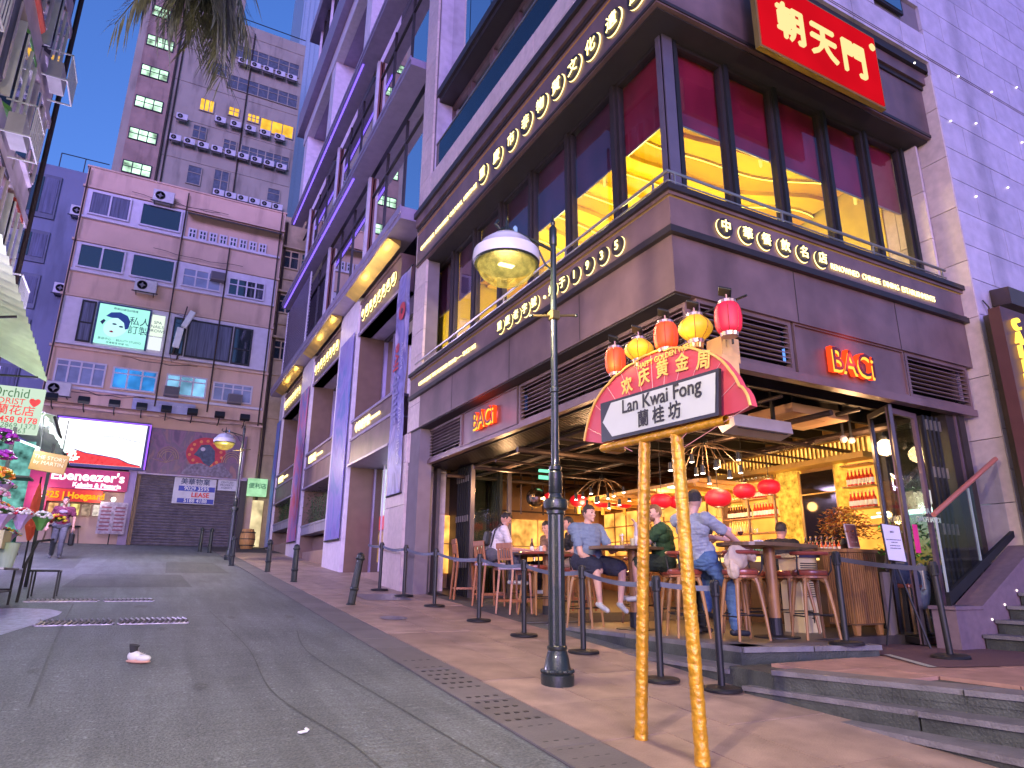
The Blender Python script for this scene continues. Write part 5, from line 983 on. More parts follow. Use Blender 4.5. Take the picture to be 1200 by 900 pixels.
k = 0; names = []
for x0, z, n, dx in ((-2.2, 31.0, 9, .95), (-2.0, 32.9, 1, 1), (.6, 33.6, 5, 1.1), (1.6, 39.5, 5, .95), (1.2, 27.4, 6, .85)):
    for i in range(n):
        t = acunit((x0+dx*i, 49.6, z-.12*i*0), 'outdoor unit on the grey tower wall', 'outdoor units on the grey tower', .9) if k == 0 else copy_tree(first)
        if k == 0: first = t; base_l = t.location.copy()
        else: t.location = (x0+dx*i, 49.6, z)
        t['label'] = ORD[i]+' '+{31.0: 'outdoor unit from the left in the grey tower row below the small windows', 32.9: 'and single outdoor unit left of the rows on the grey tower', 33.6: 'outdoor unit from the left in the row just below the amber lit windows', 39.5: 'outdoor unit from the left in the top row of the grey tower', 27.4: 'outdoor unit from the left in the lowest visible row of the grey tower'}[z]; k += 1
for x in (-3.0, -2.7, 2.2): obj('waste_pipe', MB().tube([(x, 49.9, 10), (x, 49.9, 60 if x < 0 else 43)], .06, 6), PIPE, tw)
for z in (26.4, 29.9, 33.3, 36.6, 39.7, 42.6): obj('floor_line', MB().box(-3.0, 49.96, z, 6.2, 50, z+.08), TWM, tw)
gt = thing('glass_tower', 'pale blue grey modern tower far behind at the top', 'tower', (12, 78, 0)); obj('wall', MB().box(8.9, 78, 0, 20, 90, 120), mat('blue_cladding', (.26, .36, .44), .4, var=.06), gt)
for i in range(12): obj('cladding_rib', MB().box(9.0+.6*i, 77.9, 0, 9.08+.6*i, 78, 120), mat('blue_cladding', (.26, .36, .44), .4, var=.06), gt)
# dark blue building between left row and pink block
bb = thing('blue_grey_building', 'shaded blue grey apartment block left of the pink one', 'building', (-8, 42, 0)); BBM = mat('bluegrey_render', (.16, .18, .27), .8, var=.12, scale=.7, stain=.3); obj('wall', MB().box(-14, 42, 0, -4.9, 52, 22.6), BBM, bb)
obj('roof_rail', MB().tube([(-7.4, 42, 23.5), (-5.0, 42, 23.5)], .03, 5).tube([(-7.4, 42, 22.6), (-7.4, 42, 23.5)], .03, 5).tube([(-6.2, 42, 22.6), (-6.2, 42, 23.5)], .03, 5), BLACK, bb)
for z0, z1 in ((19.2, 21.9), (16.5, 18.4), (13.8, 15.8), (11.2, 13.2), (8.6, 10.6)):
    f = obj('bay_recess', MB().box(-8.6, 41.9, z0, -7.1, 42.0, z1), mat('bay_dark', (.07, .08, .13), .5, var=.4, scale=2), bb); obj('pane', MB().box(-8.5, 41.86, z0+.3, -7.9, 41.9, z1-.2), DARKG, f); obj('pane', MB().box(-7.8, 41.86, z0+.3, -7.2, 41.9, z1-.2), CURTN, f)
for z in (19.6, 14.8): acunit((-5.9, 41.7, z), 'outdoor unit on the blue grey wall, %s of two' % ('upper' if z > 16 else 'lower'), 'outdoor units on the blue grey block', 1.1)
# street ends: plain blocks that close the cross street
for nm, lab, bx in (('far_building', 'grey building along the left of the cross street', (-30, 36, 0, -14.2, 44, 20)), ('far_building', 'grey building along the right of the cross street', (8.3, 36, 0, 30, 44, 22))):
    t = thing(nm, lab, 'building', (bx[0], bx[1], 0)); obj('wall', MB().box(*bx), BBM, t)
# ---------------------------------------------------------------- left row building (x = -3.5, ends at y = 18)
lb_ = thing('left_building', 'violet lit apartment building on the left with angled glass bays and caged units', 'building', (-3.6, 15, 0))
LW = mat('lilac_render', (.66, .56, .68), .6, var=.15, scale=2, stain=.25); LGL = glass('reflecting_blue_glass', (.3, .4, .6), 6., .04, dark=.8)
obj('wall', MB().box(-12, 7, -2, -3.75, 17.9, 17), LW, lb_)
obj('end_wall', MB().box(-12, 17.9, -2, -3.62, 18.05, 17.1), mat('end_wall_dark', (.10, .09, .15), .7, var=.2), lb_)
k = 0
for s_ in range(5):
    z0 = 2.6+2.75*s_
    obj('floor_slab', MB().box(-3.76, 7, z0-.22, -3.52, 18.0, z0), LW, lb_)
    y = 17.75
    while y > 9.:
        y1 = y; y0 = y-1.9; k += 1
        f = obj('bay_window', MB().prism([(-3.75, y0, z0+.5), (-3.46, y0+.35, z0+.5), (-3.46, y1-.5, z0+.5), (-3.75, y1-.12, z0+.5)], (0, 0, .08)).prism([(-3.75, y0, z0+2.3), (-3.46, y0+.35, z0+2.3), (-3.46, y1-.5, z0+2.3), (-3.75, y1-.12, z0+2.3)], (0, 0, .09)), (LW, mat('green_trim', (.14, .42, .10), .5), mat('rust_red_trim', (.50, .07, .03), .5), mat('dark_trim', (.06, .05, .08), .5))[(0, 3, 0, 1, 0, 2, 3)[(k*3+s_) % 7]], lb_)
        for ya, yb, xa, xb in ((y0, y0+.35, -3.75, -3.46), (y0+.35, (y0+y1-.15)/2, -3.46, -3.46), ((y0+y1-.15)/2, y1-.5, -3.46, -3.46), (y1-.5, y1-.12, -3.46, -3.75)):
            obj('pane', MB().add([(xa-.01, ya+.02, z0+.58), (xb-.01, yb-.02, z0+.58), (xb-.01, yb-.02, z0+2.3), (xa-.01, ya+.02, z0+2.3)], [(0, 1, 2, 3)]), LGL if (k+s_) % 3 else CURTN, f)
            obj('frame_bar', MB().box(min(xa, xb)-.02, ya-.02, z0+.58, max(xa, xb)+.02, ya+.03, z0+2.3), LW if k % 2 else WHITE, f)
        obj('spandrel', MB().box(-3.75, y0, z0, -3.55, y1-.12, z0+.5), LW, f)
        if k % 2 == 0:
            t = thing('caged_unit', 'caged unit on the left building, floor %s, %s bay from far end' % (['one', 'two', 'three', 'four', 'five'][s_], ['first', 'second', 'third', 'fourth', 'fifth', 'sixth', 'seventh', 'eighth', 'ninth'][int((17.75-y1)/1.95+.4)]), 'air conditioner', (-3.2, y0+.6, z0+.1), group='caged units on the left building')
            obj('case', MB().box(-3.44, y0+.2, z0-.02, -3.16, y0+.9, z0+.40), mat('ac_case', (.5, .48, .52), .5, var=.15), t)
            b = MB()
            for q in range(8): b.box(-3.02, y0+.1+.14*q, z0-.08, -3.0, y0+.12+.14*q, z0+.6)
            b.box(-3.5, y0+.1, z0-.10, -3.0, y0+.13, z0-.07).box(-3.5, y0+1.07, z0-.10, -3.0, y0+1.1, z0-.07).box(-3.03, y0+.13, z0-.10, -3.0, y0+1.07, z0-.07).box(-3.02, y0+.1, z0+.58, -2.99, y0+1.1, z0+.61).box(-3.5, y0+.1, z0+.58, -3.0, y0+.12, z0+.61).box(-3.5, y0+1.08, z0+.58, -3.0, y0+1.1, z0+.61); obj('cage', b, WHITE, t)
        y -= 1.95
obj('corner_pipe', MB().tube([(-3.50, 18.05, -1), (-3.50, 18.05, 16)], .06, 8), PIPE, lb_)
obj('roof_box', MB().box(-6, 14, 17, -3.3, 18.2, 18), mat('dark_trim', (.06, .05, .08), .5), lb_)
# ---------------------------------------------------------------- flower stall
CORR = mat('green_corrugated', (.58, .68, .44), .5, var=.25, scale=2, metal=.1)
aw = thing('stall_awning', 'pale green corrugated metal awning over the flower stall', 'awning', (-2.8, 12.5, 3.5))
n = 46; b = MB(); vs = []
for i in range(n+1):
    y = 8.2+6.2*i/n; zz = .03*(1 if i % 2 else -1); vs += [(-3.5, y, 4.32-.03*(y-8.2)+zz), (-2.0, y, 3.908-.0793*(y-8.2)+zz)]
b.add(vs, [(2*i, 2*i+1, 2*i+3, 2*i+2) for i in range(n)]); obj('corrugated_sheet', b, CORR, aw)
for y in (8.6, 11.4, 14.1): obj('strut', MB().tube([(-3.4, y, 3.3), (-2.1, y, 3.85-.0793*(y-8.2))], .02, 6), BLACK, aw)
a3 = thing('stall_awning', 'lower green awning sloping down behind the florist sign', 'awning', (-2.6, 18, 3)); b = MB(); vs = []
for i in range(41): y = 16.+4.*i/40; zz = .02*(1 if i % 2 else -1); vs += [(-3.4, y, 3.45+zz), (-1.95+.0*i, y, 3.10-.11*(y-16)+zz)]
b.add(vs, [(2*i, 2*i+1, 2*i+3, 2*i+2) for i in range(40)]); obj('corrugated_sheet', b, CORR, a3); obj('edge_beam', MB().tube([(-1.97, 16, 3.06), (-1.97, 20, 2.62)], .03, 6), BLACK, a3)
fs = thing('florist_sign', 'pale florist signboard with red and green writing under the green awning', 'sign', (-2.4, 14, 2.8))
obj('board', MB().box(-3.1, 14.0, 2.33, -1.93, 14.05, 3.15), emit('sign_pale_green', (.62, .78, .62), .17), fs)
SR = mat('sign_red', (.75, .03, .03), .5); SG = mat('sign_green_dark', (.04, .16, .06), .5)
lettering('words', 'Orchid', .24, (-2.42, 13.98, 3.03), LY, SG, fs, .002, .0, .8); lettering('words', 'FLORIST ♥', .15, (-2.35, 13.98, 2.88), LY, SR, fs, .002); lettering('words', '金蘭花店', .19, (-2.4, 13.98, 2.72), LY, SR, fs, .002, .002); lettering('words', 'TEL: 9458 8178', .145, (-2.42, 13.98, 2.56), LY, SR, fs, .002, .003); lettering('words', '2524 4198, 2869 1373', .12, (-2.50, 13.98, 2.46), LY, SG, fs, .002); lettering('words', '2824 6663', .12, (-2.35, 13.98, 2.375), LY, SG, fs, .002)
hs = thing('hanging_sign', 'small tilted brown metal sign hanging beside the flower stall', 'sign', (-1.5, 13, 1.75)); rot = Matrix.Rotation(.12, 3, 'Y')
obj('plate', MB().bbox((-1.55, 13, 1.74), (.50, .03, .31), rot, .005), mat('brass_plate', (.26, .15, .04), .4, metal=.3), hs); obj('words', text_mb(MB(), 'THE STORY\nby MARTIN', .085, (-1.55, 12.98, 1.76), LY, .002, 0, 1, -.12), CREAM, hs); obj('hanger', MB().tube([(-1.7, 13, 1.9), (-1.75, 13, 2.5)], .008, 5).tube([(-1.4, 13, 1.9), (-1.4, 13, 2.45)], .008, 5), BLACK, hs)
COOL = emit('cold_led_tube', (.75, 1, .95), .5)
for i, (p, q) in enumerate((((-2.7, 13.2, 2.28), (-1.9, 14.4, 2.12)), ((-2.4, 12.6, 2.15), (-1.8, 13.6, 2.05)))):
    t = thing('led_tube', 'bright white tube lamp slung under the awning, %s of two' % ('upper', 'lower')[i], 'lamp', p); obj('tube', MB().tube([p, q], .018, 6), COOL, t)
cl = MB(); random.seed(11)
for k in range(7):
    pts = []; z0 = 2.45; x = -1.85-.05*k
    for i in range(13): pts.append((-1.98+.05*i+.06*sin(i*1.7+k), 14.3+.12*k+.25*sin(i*.9+k*2), 2.75-.055*i+.05*sin(i*2.3+k)))
    cl.tube(pts, .013, 5)
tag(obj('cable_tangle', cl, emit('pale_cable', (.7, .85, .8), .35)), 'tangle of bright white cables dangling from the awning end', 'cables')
tb = thing('stall_table', 'black metal framed display table at the left edge of the road', 'table', (-1.9, 11.5, gz(11.5)))
for x, y in ((-1.58, 12.0), (-1.62, 10.9), (-2.6, 12.0), (-2.6, 10.9)): obj('leg', MB().tube([(x, y, gz(y)), (x, y, .06)], .016, 6), BLACK, tb)
obj('table_top', MB().box(-2.7, 10.8, .06, -1.54, 12.1, .085), mat('grey_zinc', (.25, .25, .24), .4, metal=.5), tb); obj('rail', MB().tube([(-1.6, 10.9, -.22), (-1.58, 12.0, -.22)], .012, 5).tube([(-2.6, 11.98, -.2), (-1.58, 12., -.2)], .012, 5), BLACK, tb)
bx = thing('flower_box', 'cream display box carrying the flower bouquets', 'box', (-2, 11.9, .1)); obj('tray', MB().box(-2.7, 11.5, .34, -1.72, 12.15, .58), mat('cream_tray', (.52, .48, .26), .5), bx); obj('foot', MB().box(-2.6, 11.6, .085, -1.9, 12.1, .34), BLACK, bx)
bu = thing('bucket', 'pale green plastic bucket beside the flower box', 'bucket', (-1.72, 11.9, .09)); obj('pail', MB().lathe([(.10, .09), (.14, .42), (.15, .43)], (-1.70, 11.9, 0), 18), mat('bucket_green', (.42, .55, .45), .4), bu)
chh = thing('folding_chair', 'dark curved metal chair back beside the flower stall', 'chair', (-1.3, 12.6, gz(12.6)))
obj('back_frame', MB().tube([(-1.52, 12.3, -.4), (-1.5, 12.3, .15), (-1.42, 12.4, .48), (-1.25, 12.6, .52)], .02, 8), BLACK, chh); obj('seat', MB().bbox((-1.3, 12.9, .06), (.4, .4, .03), None, .01), BLACK, chh)
for x, y in ((-1.45, 12.75), (-1.12, 12.75), (-1.45, 13.1), (-1.12, 13.1)): obj('leg', MB().tube([(x, y, gz(y)), (x, y, .06)], .013, 5), BLACK, chh)
CR = random.Random(4)
def bouquet(c, r, cols, label, wrap=None, n=26, fl=.035):
    r *= 1.08; fl *= .78; n = int(n*2.6)
    t = thing('flower_bouquet', label, 'flowers', c, group='bouquets on the flower stall'); x, y, z = c
    if wrap: obj('paper_wrap', MB().lathe([(r*.25, -r*1.3), (r*.6, -r*.5), (r*1.08, r*.15)], c, 14, flute=.12), wrap, t)
    b = MB()
    for i in range(70): a = CR.uniform(0, 2*pi); e = CR.uniform(0, 1.4); b.leaf((x+r*.6*cos(a)*cos(e)*CR.random(), y+r*.6*sin(a)*cos(e)*CR.random(), z+r*.5*sin(e)), (cos(a), sin(a), .6), r*.55, r*.2)
    obj('leaves', b, mat('stall_green', (.07, .22, .05), .5, var=.4, scale=20), t)['kind'] = 'stuff'
    for ci, col in enumerate(cols):
        b = MB()
        for i in range(n//len(cols)):
            a = CR.uniform(0, 2*pi); e = CR.uniform(.1, 1.5); p = (x+r*cos(a)*cos(e), y+r*sin(a)*cos(e), z+r*.8*sin(e)); b.ball(p, fl*CR.uniform(.7, 1.3), 1, (1, 1, .7), noise_amp=.5, nf=2.5)
        obj('blossoms', b, col, t)['kind'] = 'stuff'
PUR = mat('petal_purple', (.42, .03, .48), .5, var=.3, scale=30); YLW = mat('petal_yellow', (.75, .55, .03), .5, var=.3, scale=30); ORG = mat('petal_orange', (.75, .22, .02), .5, var=.3, scale=30); WHT = mat('petal_white', (.72, .68, .72), .5, var=.2, scale=30); PNK = mat('petal_pink', (.65, .25, .42), .5, var=.3, scale=30); REDP = mat('petal_red', (.55, .02, .05), .5, var=.3, scale=30)
LIL = mat('lilac_paper', (.45, .32, .62), .5); 
bouquet((-2.08, 12.0, 1.86), .20, [PUR], 'purple orchids hanging highest at the left edge of the stall', n=34, fl=.05); bouquet((-1.98, 12.0, 1.62), .12, [PUR], 'small spray of purple orchids under the highest orchids', n=16, fl=.045)
bouquet((-2.02, 12.0, 1.32), .19, [YLW, ORG], 'yellow and orange blossoms below the orchids', n=44, fl=.04); bouquet((-2.0, 12.0, 1.05), .17, [WHT, PNK], 'white and pink blossoms below the yellow ones', n=40, fl=.035)
bouquet((-1.98, 11.9, .84), .15, [ORG, WHT], 'orange tipped bouquet at the left edge just above the tray', n=30)
bouquet((-1.85, 11.75, .78), .16, [PNK, WHT], 'pink and white bouquet wrapped in lilac paper', LIL, 30); bouquet((-1.62, 11.9, .80), .13, [WHT, REDP], 'white and red bouquet in lilac paper', LIL, 26); bouquet((-1.42, 12.3, .80), .12, [WHT], 'white bouquet in the middle of the stall front', mat('green_paper', (.12, .35, .10), .5), 22); bouquet((-1.27, 12.6, .78), .13, [YLW, REDP], 'yellow and red bouquet nearest the walking man', n=28)
bouquet((-2.2, 11.7, .78), .18, [PNK, PUR], 'big violet bouquet at the very left edge of the picture', LIL, 30)
KR = random.Random(77); kinds = [([YLW, WHT], 'yellow and white'), ([PNK], 'pink'), ([WHT], 'white'), ([REDP, PNK], 'red and pink'), ([ORG], 'orange'), ([PUR, WHT], 'purple and white')]
for q in range(14):
    cs_, nm2 = kinds[q % 6]; yy = 12.3+.16*q; xx = -1.98-.05*(q % 3); zz = (.62, .98, 1.34)[q % 3]
    bouquet((xx, yy, zz), .10, cs_, ORD[min(q, 11)]+(' small ' if q < 12 else ' smallest ' if q == 12 else ' last ')+nm2+' bunch along the back of the flower stall', LIL if q % 2 else None, 16, .026)
rk = thing('stall_rack', 'tall dark shelving rack with glass behind the flowers', 'rack', (-2.3, 13.4, -.3))
for x, y in ((-2.15, 13.2), (-1.75, 14.6), (-2.6, 13.2)): obj('post', MB().box(x, y, gz(y), x+.05, y+.05, 2.3), BLACK, rk)
obj('glass_back', MB().box(-2.9, 13.9, .2, -1.9, 13.92, 2.2), emit('teal_shop_glow', (.20, .55, .50), .10, .9, 7.), rk)
for z in (.3, .9, 1.5): obj('shelf', MB().box(-2.8, 13.2, z, -1.8, 13.7, z+.03), BLACK, rk)
pb = thing('parasol_cover', 'folded orange red parasol standing behind the stall', 'parasol', (-1.95, 19, .1)); obj('canopy', MB().lathe([(.04, 0), (.14, .3), (.10, .9), (.02, 1.3)], (-2.36, 19, .75), 10, flute=.25), mat('parasol_red', (.65, .08, .02), .6), pb); obj('pole', MB().tube([(-2.36, 19, gz(19)), (-2.36, 19, 2.2)], .02, 6), BLACK, pb)
plight('stall_lamp', (-1.9, 12.6, 2.15), 10, (.85, 1, .95), .15)
for y, e in ((8.6, 25), (16.6, 130), (21., 190)): plight('violet_fill', (-2.5, y, 2.5+.05*y), e, (.62, .52, 1), .3); plight('stall_lamp', (-2.0, 15, 2.3), 5, (.85, 1, .95), .15)  # violet fill lights added along the left shops, without fittings
# ---------------------------------------------------------------- leaning palm whose crown hangs into the top of the picture
pt = thing('palm_tree', 'dark hanging palm fronds against the tower at the top', 'palm tree', (-3.0, 2.6, gz(2.6)))
obj('trunk', MB().tube([(-3.0, 2.6, -1.3), (-2.9, 3.0, 1.5), (-2.7, 3.7, 4.2), (-2.0, 5.2, 6.6), (-1.1, 6.7, 7.9), (-.32, 8.0, 8.25)], [.17, .14, .12, .11, .10, .08], 12), mat('palm_bark', (.10, .08, .06), .85, var=.3, scale=20, bump=.5), pt)
PM = mat('palm_leaf', (.12, .13, .10), .5, var=.5, scale=10); PR = random.Random(8)
for f_ in range(40):
    az = 2*pi*f_/23+PR.uniform(-.2, .2); c0 = Vector((-.34+.12*cos(az), 8.0+.12*sin(az), 8.2)); ln = PR.uniform(1.0, 1.6); pts = []; b = MB()
    spread = PR.uniform(.10, .85)
    for i in range(9):
        t_ = i/8; pts.append(c0+Vector((cos(az)*ln*spread*t_*.75, sin(az)*ln*spread*t_*.75, .10*sin(pi*min(t_*1.6, 1))-ln*.95*t_**1.3)))
    b.tube(pts, [.018-.0015*i for i in range(9)], 5)
    for i in range(2, 9):
        d = (pts[i]-pts[i-1]).normalized()
        for q in range(6):
            for sg in (-1, 1):
                p = pts[i-1].lerp(pts[i], q/6); sd = d.cross(Vector((cos(az), sin(az), .2))).normalized()*sg
                b.leaf(p, d*.9+sd*PR.uniform(.35, .9)+Vector((0, 0, -.25)), PR.uniform(.30, .52), .020, .25)
    obj('frond', b, PM, pt)
# ---------------------------------------------------------------- street lamps
def bowl_mat():
    m = glass('lamp_bowl_glass', (1, .93, .62), 1.6); n = m.node_tree.nodes; l = m.node_tree.links; out = [q for q in n if q.type == 'OUTPUT_MATERIAL'][0]; src = out.inputs[0].links[0].from_socket
    e = n.new('ShaderNodeEmission'); e.inputs[0].default_value = (1, .70, .16, 1); e.inputs[1].default_value = .17; mx = n.new('ShaderNodeMixShader'); mx.inputs[0].default_value = .42
    g = n.new('ShaderNodeNewGeometry'); t = n.new('ShaderNodeTexNoise'); t.inputs['Scale'].default_value = 14; l.new(g.outputs['Position'], t.inputs[0]); r = n.new('ShaderNodeMapRange'); r.inputs[1].default_value = .35; r.inputs[2].default_value = .65; r.inputs[3].default_value = .06; r.inputs[4].default_value = .20
    l.new(t.outputs[0], r.inputs[0]); l.new(r.outputs[0], e.inputs[1]); l.new(src, mx.inputs[1]); l.new(e.outputs[0], mx.inputs[2]); l.new(mx.outputs[0], out.inputs[0]); return m
BOWL = bowl_mat()
def street_lamp(x, y, label, side=-1, banner=False, H=4.67, energy=40):
    z0 = gz(y); t = thing('street_lamp', label, 'street lamp', (x, y, z0)); c = (x, y, z0)
    obj('base', MB().lathe([(.145, 0), (.15, .05), (.15, .10), (.135, .115), (.135, .13), (.12, .15), (.10, .25), (.085, .30), (.092, .315), (.092, .335), (.08, .345)], c, 24), IRON, t, smooth=True)
    obj('base_beads', MB().lathe([(.148, .115), (.155, .13), (.148, .145)], c, 40, flute=.08), IRON, t)
    obj('lower_shaft', MB().lathe([(.078, .34), (.075, 1.50)], c, 24, flute=.07), IRON, t)
    obj('collar', MB().lathe([(.075, 1.50), (.085, 1.51), (.085, 1.54), (.115, 1.56), (.12, 1.60), (.115, 1.64), (.07, 1.66), (.06, 1.70), (.066, 1.71), (.066, 1.9), (.052, 1.92), (.062, 1.93), (.062, 1.96), (.04, 1.98)], c, 24), IRON, t, smooth=True)
    obj('upper_shaft', MB().lathe([(.040, 1.97), (.038, 2.7), (.047, 2.71), (.047, 2.75), (.036, 2.76), (.031, H-.28)], c, 16), IRON, t, smooth=True)
    obj('finial', MB().lathe([(.036, H-.34), (.042, H-.33), (.042, H-.14), (.03, H-.12), (.02, H-.10), (.028, H-.07), (.012, H-.03), (.004, H+.03)], c, 14), IRON, t, smooth=True)
    br_ = obj('ladder_rest', MB().tube([(x-.23, y+.05, z0+3.50), (x+.23, y-.05, z0+3.56)], [.014, .014], 8).bbox((x, y, z0+3.53), (.10, .10, .10), None, .01), mat('brassy_iron', (.20, .15, .06), .35, metal=.6), t); obj('knob', MB().ball((x-.24, y+.05, z0+3.50), .024, 1).ball((x+.24, y-.05, z0+3.56), .024, 1), IRON, br_)
    sx = x+side*.56; zt = z0+H-.42
    arm = obj('bracket_arm', MB().tube([(x, y, zt+.02), (x+side*.25, y, zt+.08), (sx, y, zt+.14), (sx+side*.08, y, zt+.11), (sx+side*.13, y, zt+.15), (sx+side*.10, y, zt+.20)], .018, 8), IRON, t)
    obj('scroll', MB().tube([(x, y, zt-.22), (x+side*.10, y, zt-.16), (x+side*.18, y, zt-.02), (x+side*.30, y, zt+.06)], .012, 6), IRON, arm); obj('hanger', MB().lathe([(.025, .0), (.03, .06), (.018, .12), (.006, .22)], (sx, y, zt+.05), 10), IRON, arm); obj('photocell', MB().lathe([(.025, 0), (.025, .07), (.01, .09)], (sx-side*.10, y, zt+.10), 10), mat('cell_blue', (.25, .4, .6), .2), arm)
    cc = (sx, y, zt-.19)
    obj('shade', MB().lathe([(.335, -.07), (.345, -.03), (.335, .05), (.30, .07), (.26, .14), (.17, .215), (.06, .245), (.03, .26)], cc, 36), mat('lamp_white_enamel', (.62, .60, .70), .25, coat=.5), t, smooth=True)
    obj('rim', MB().lathe([(.325, -.09), (.338, -.07), (.325, -.05)], cc, 36), IRON, t)
    gl = MB().lathe([(.30*cos(pi/2*i/8), -.08-.23*sin(pi/2*i/8)) for i in range(9)], cc, 32, cap=False, flute=.02); obj('bowl', gl, BOWL, t, smooth=True)
    obj('reflector', MB().lathe([(.29, -.07), (.16, .0)], cc, 24), mat('reflector_gold', (.62, .46, .08), .25, metal=.7), t)
    obj('bulb', MB().bbox((sx, y, zt-.27), (.17, .07, .045), None, .01), emit('lamp_filament', (1, .80, .30), 2.), t)
    plight('street_lamp_light', (sx, y, zt-.60), energy, (1, .80, .50), .09)
    if banner:
        bnn = obj('flag', MB().box(x+.03, y-.02, z0+1.8, x+.05, y+.5, z0+3.6), mat('pale_flag', (.55, .50, .52), .6), t)
    return t
street_lamp(3.40, 5.50, 'black cast iron street lamp with a glowing glass bowl in front of the bar')
street_lamp(2.40, 23.6, 'distant street lamp glowing near the mural', banner=True, H=4.4, energy=60)
street_lamp(3.40, -3.6, 'added unseen street lamp on the right pavement behind the viewer, brightening the ground', energy=200)  # extra lamp out of view, added to brighten the ground
street_lamp(-2.75, .6, 'added unseen street lamp on the left pavement beside the viewer, brightening the road', side=1, energy=240)  # likewise added outside the view to light the road
# ---------------------------------------------------------------- bollards
def bollard(x, y, label, tilt=(0, 0), g='bollards along the kerb', s=1.):
    t = thing('bollard', label, 'bollard', (x, y, gz(y)), group=g); k = .82*s
    prof = [(.085, 0), (.085, .02), (.066, .04), (.064, .24), (.076, .26), (.08, .275), (.076, .29), (.066, .30), (.058, k-.13), (.07, k-.12), (.074, k-.10), (.066, k-.085), (.066, k-.05), (.05, k-.02), (.02, k)]
    obj('post', MB().lathe([(r, z) for r, z in prof], (0, 0, 0), 20, flute=.05), IRON, t, local=True)
    obj('crown_rim', MB().lathe([(.078, k-.115), (.082, k-.10), (.078, k-.085)], (0, 0, 0), 20), IRON, t, local=True)
    t.rotation_euler = (tilt[0], tilt[1], 0); return t
bollard(3.12, 11.47, 'leaning black iron bollard nearest the camera', (.03, .13), s=1.05); bollard(2.96, 15.64, 'second nearest black bollard on the kerb, upright'); bollard(2.83, 18.51, 'third bollard from the camera, left of the second'); bollard(2.21, 20.9, 'bollard standing right beside the distant street lamp base')
bollard(2.13, 27.8, 'right one of two tiny far bollards before the shutter', s=1.1); bollard(1.85, 28.6, 'left one of two tiny far bollards before the shutter', s=1.1)
# ---------------------------------------------------------------- queue posts and belts
BLT = mat('belt_webbing', (.10, .11, .17), .6, var=.15, scale=8); BLK2 = mat('black_webbing', (.02, .02, .022), .6); MBK = mat('satin_black', (.010, .010, .012), .5, var=.2)
def qpost(x, y, label, z=None, lean=(0, 0)):
    z0 = gz(y)+.022 if z is None else z; t = thing('queue_post', label, 'queue post', (x, y, z0), group='belt barrier posts')
    obj('base', MB().lathe([(.175, 0), (.178, .02), (.165, .032), (.05, .045)], (0, 0, 0), 32), MBK, t, smooth=True, local=True)
    obj('post', MB().lathe([(.032, .04), (.032, .80)], (0, 0, 0), 16), MBK, t, smooth=True, local=True)
    obj('belt_head', MB().lathe([(.036, .80), (.042, .81), (.042, .93), (.036, .945), (.02, .95)], (0, 0, 0), 8), MBK, t, local=True)
    for a in range(4): obj('belt_clip', MB().box(.036*cos(a*pi/2)-.012, .036*sin(a*pi/2)-.012, .83, .036*cos(a*pi/2)+.012, .036*sin(a*pi/2)+.012, .91), MBK, t, local=True)
    t.rotation_euler = (lean[0], lean[1], 0); return (x, y, z0)
ordn = ['ninth and farthest queue post, against the stone pier', 'queue post just before the pier face, second farthest', 'queue post at the right edge of the pier', 'queue post in front of the slatted bar chairs', 'queue post midway between the chairs and the street lamp', 'queue post just right of the street lamp', 'queue post standing right behind the left golden pole']
Q = [qpost(*p, lab) for p, lab in zip(((4.30, 13.75), (4.42, 12.6), (4.42, 11.05), (4.42, 9.3), (4.42, 7.95), (4.52, 6.75), (4.42, 5.32)), ordn)]
Q2 = qpost(4.72, 4.85, 'queue post seen between the golden poles at the step corner', lean=(0, .0))
def belt(a, c, label, m_=BLT, sag=.04, g='barrier belts', z=.87):
    b = MB(); n = 14; A = Vector(a)+Vector((0, 0, z)); B_ = Vector(c)+Vector((0, 0, z)); d = (B_-A).normalized(); A += d*.04; B_ -= d*.04; vs = []; nn = Vector((-d.y, d.x, 0))*.0015
    for s_ in (nn, -nn):
        for i in range(n+1): t_ = i/n; p = A.lerp(B_, t_)-Vector((0, 0, sag*4*t_*(1-t_)))+s_; tw_ = .012*sin(pi*t_)*sin(6*t_); vs += [p+Vector((nn.x*tw_*600, nn.y*tw_*600, -.024)), p+Vector((0, 0, .024))]
    m_i = 2*(n+1); b.add(vs, [(2*i, 2*i+2, 2*i+3, 2*i+1) for i in range(n)]+[(m_i+2*i, m_i+2*i+1, m_i+2*i+3, m_i+2*i+2) for i in range(n)]); return tag(obj('barrier_belt', b, m_), label, 'belt', g)
nm_ = ['farthest barrier belt, in front of the pier', 'barrier belt from the pier to its right edge post', 'barrier belt passing the folded doors', 'barrier belt in front of the slatted chairs', 'barrier belt crossing behind the street lamp', 'barrier belt below the blue shirted man']
for i in range(6): belt(Q[i], Q[i+1], nm_[i], sag=.05)
belt(Q[6], Q2, 'short belt between the two golden poles', sag=.01)
belt(Q[0], (4.66, 16.0, Q[0][2]+.12), 'belt running left from the farthest queue post into the shop door', sag=.02)
Q3 = qpost(6.62, 4.96, 'queue post at the end of the stone platform left of the notice stand', F+.005); Q4 = qpost(7.33, 4.32, 'leaning queue post in front of the staircase, nearest on the right', -.737, (0, -.06))
belt(Q3, Q4, 'black belt in front of the notice stand', BLK2, .02)
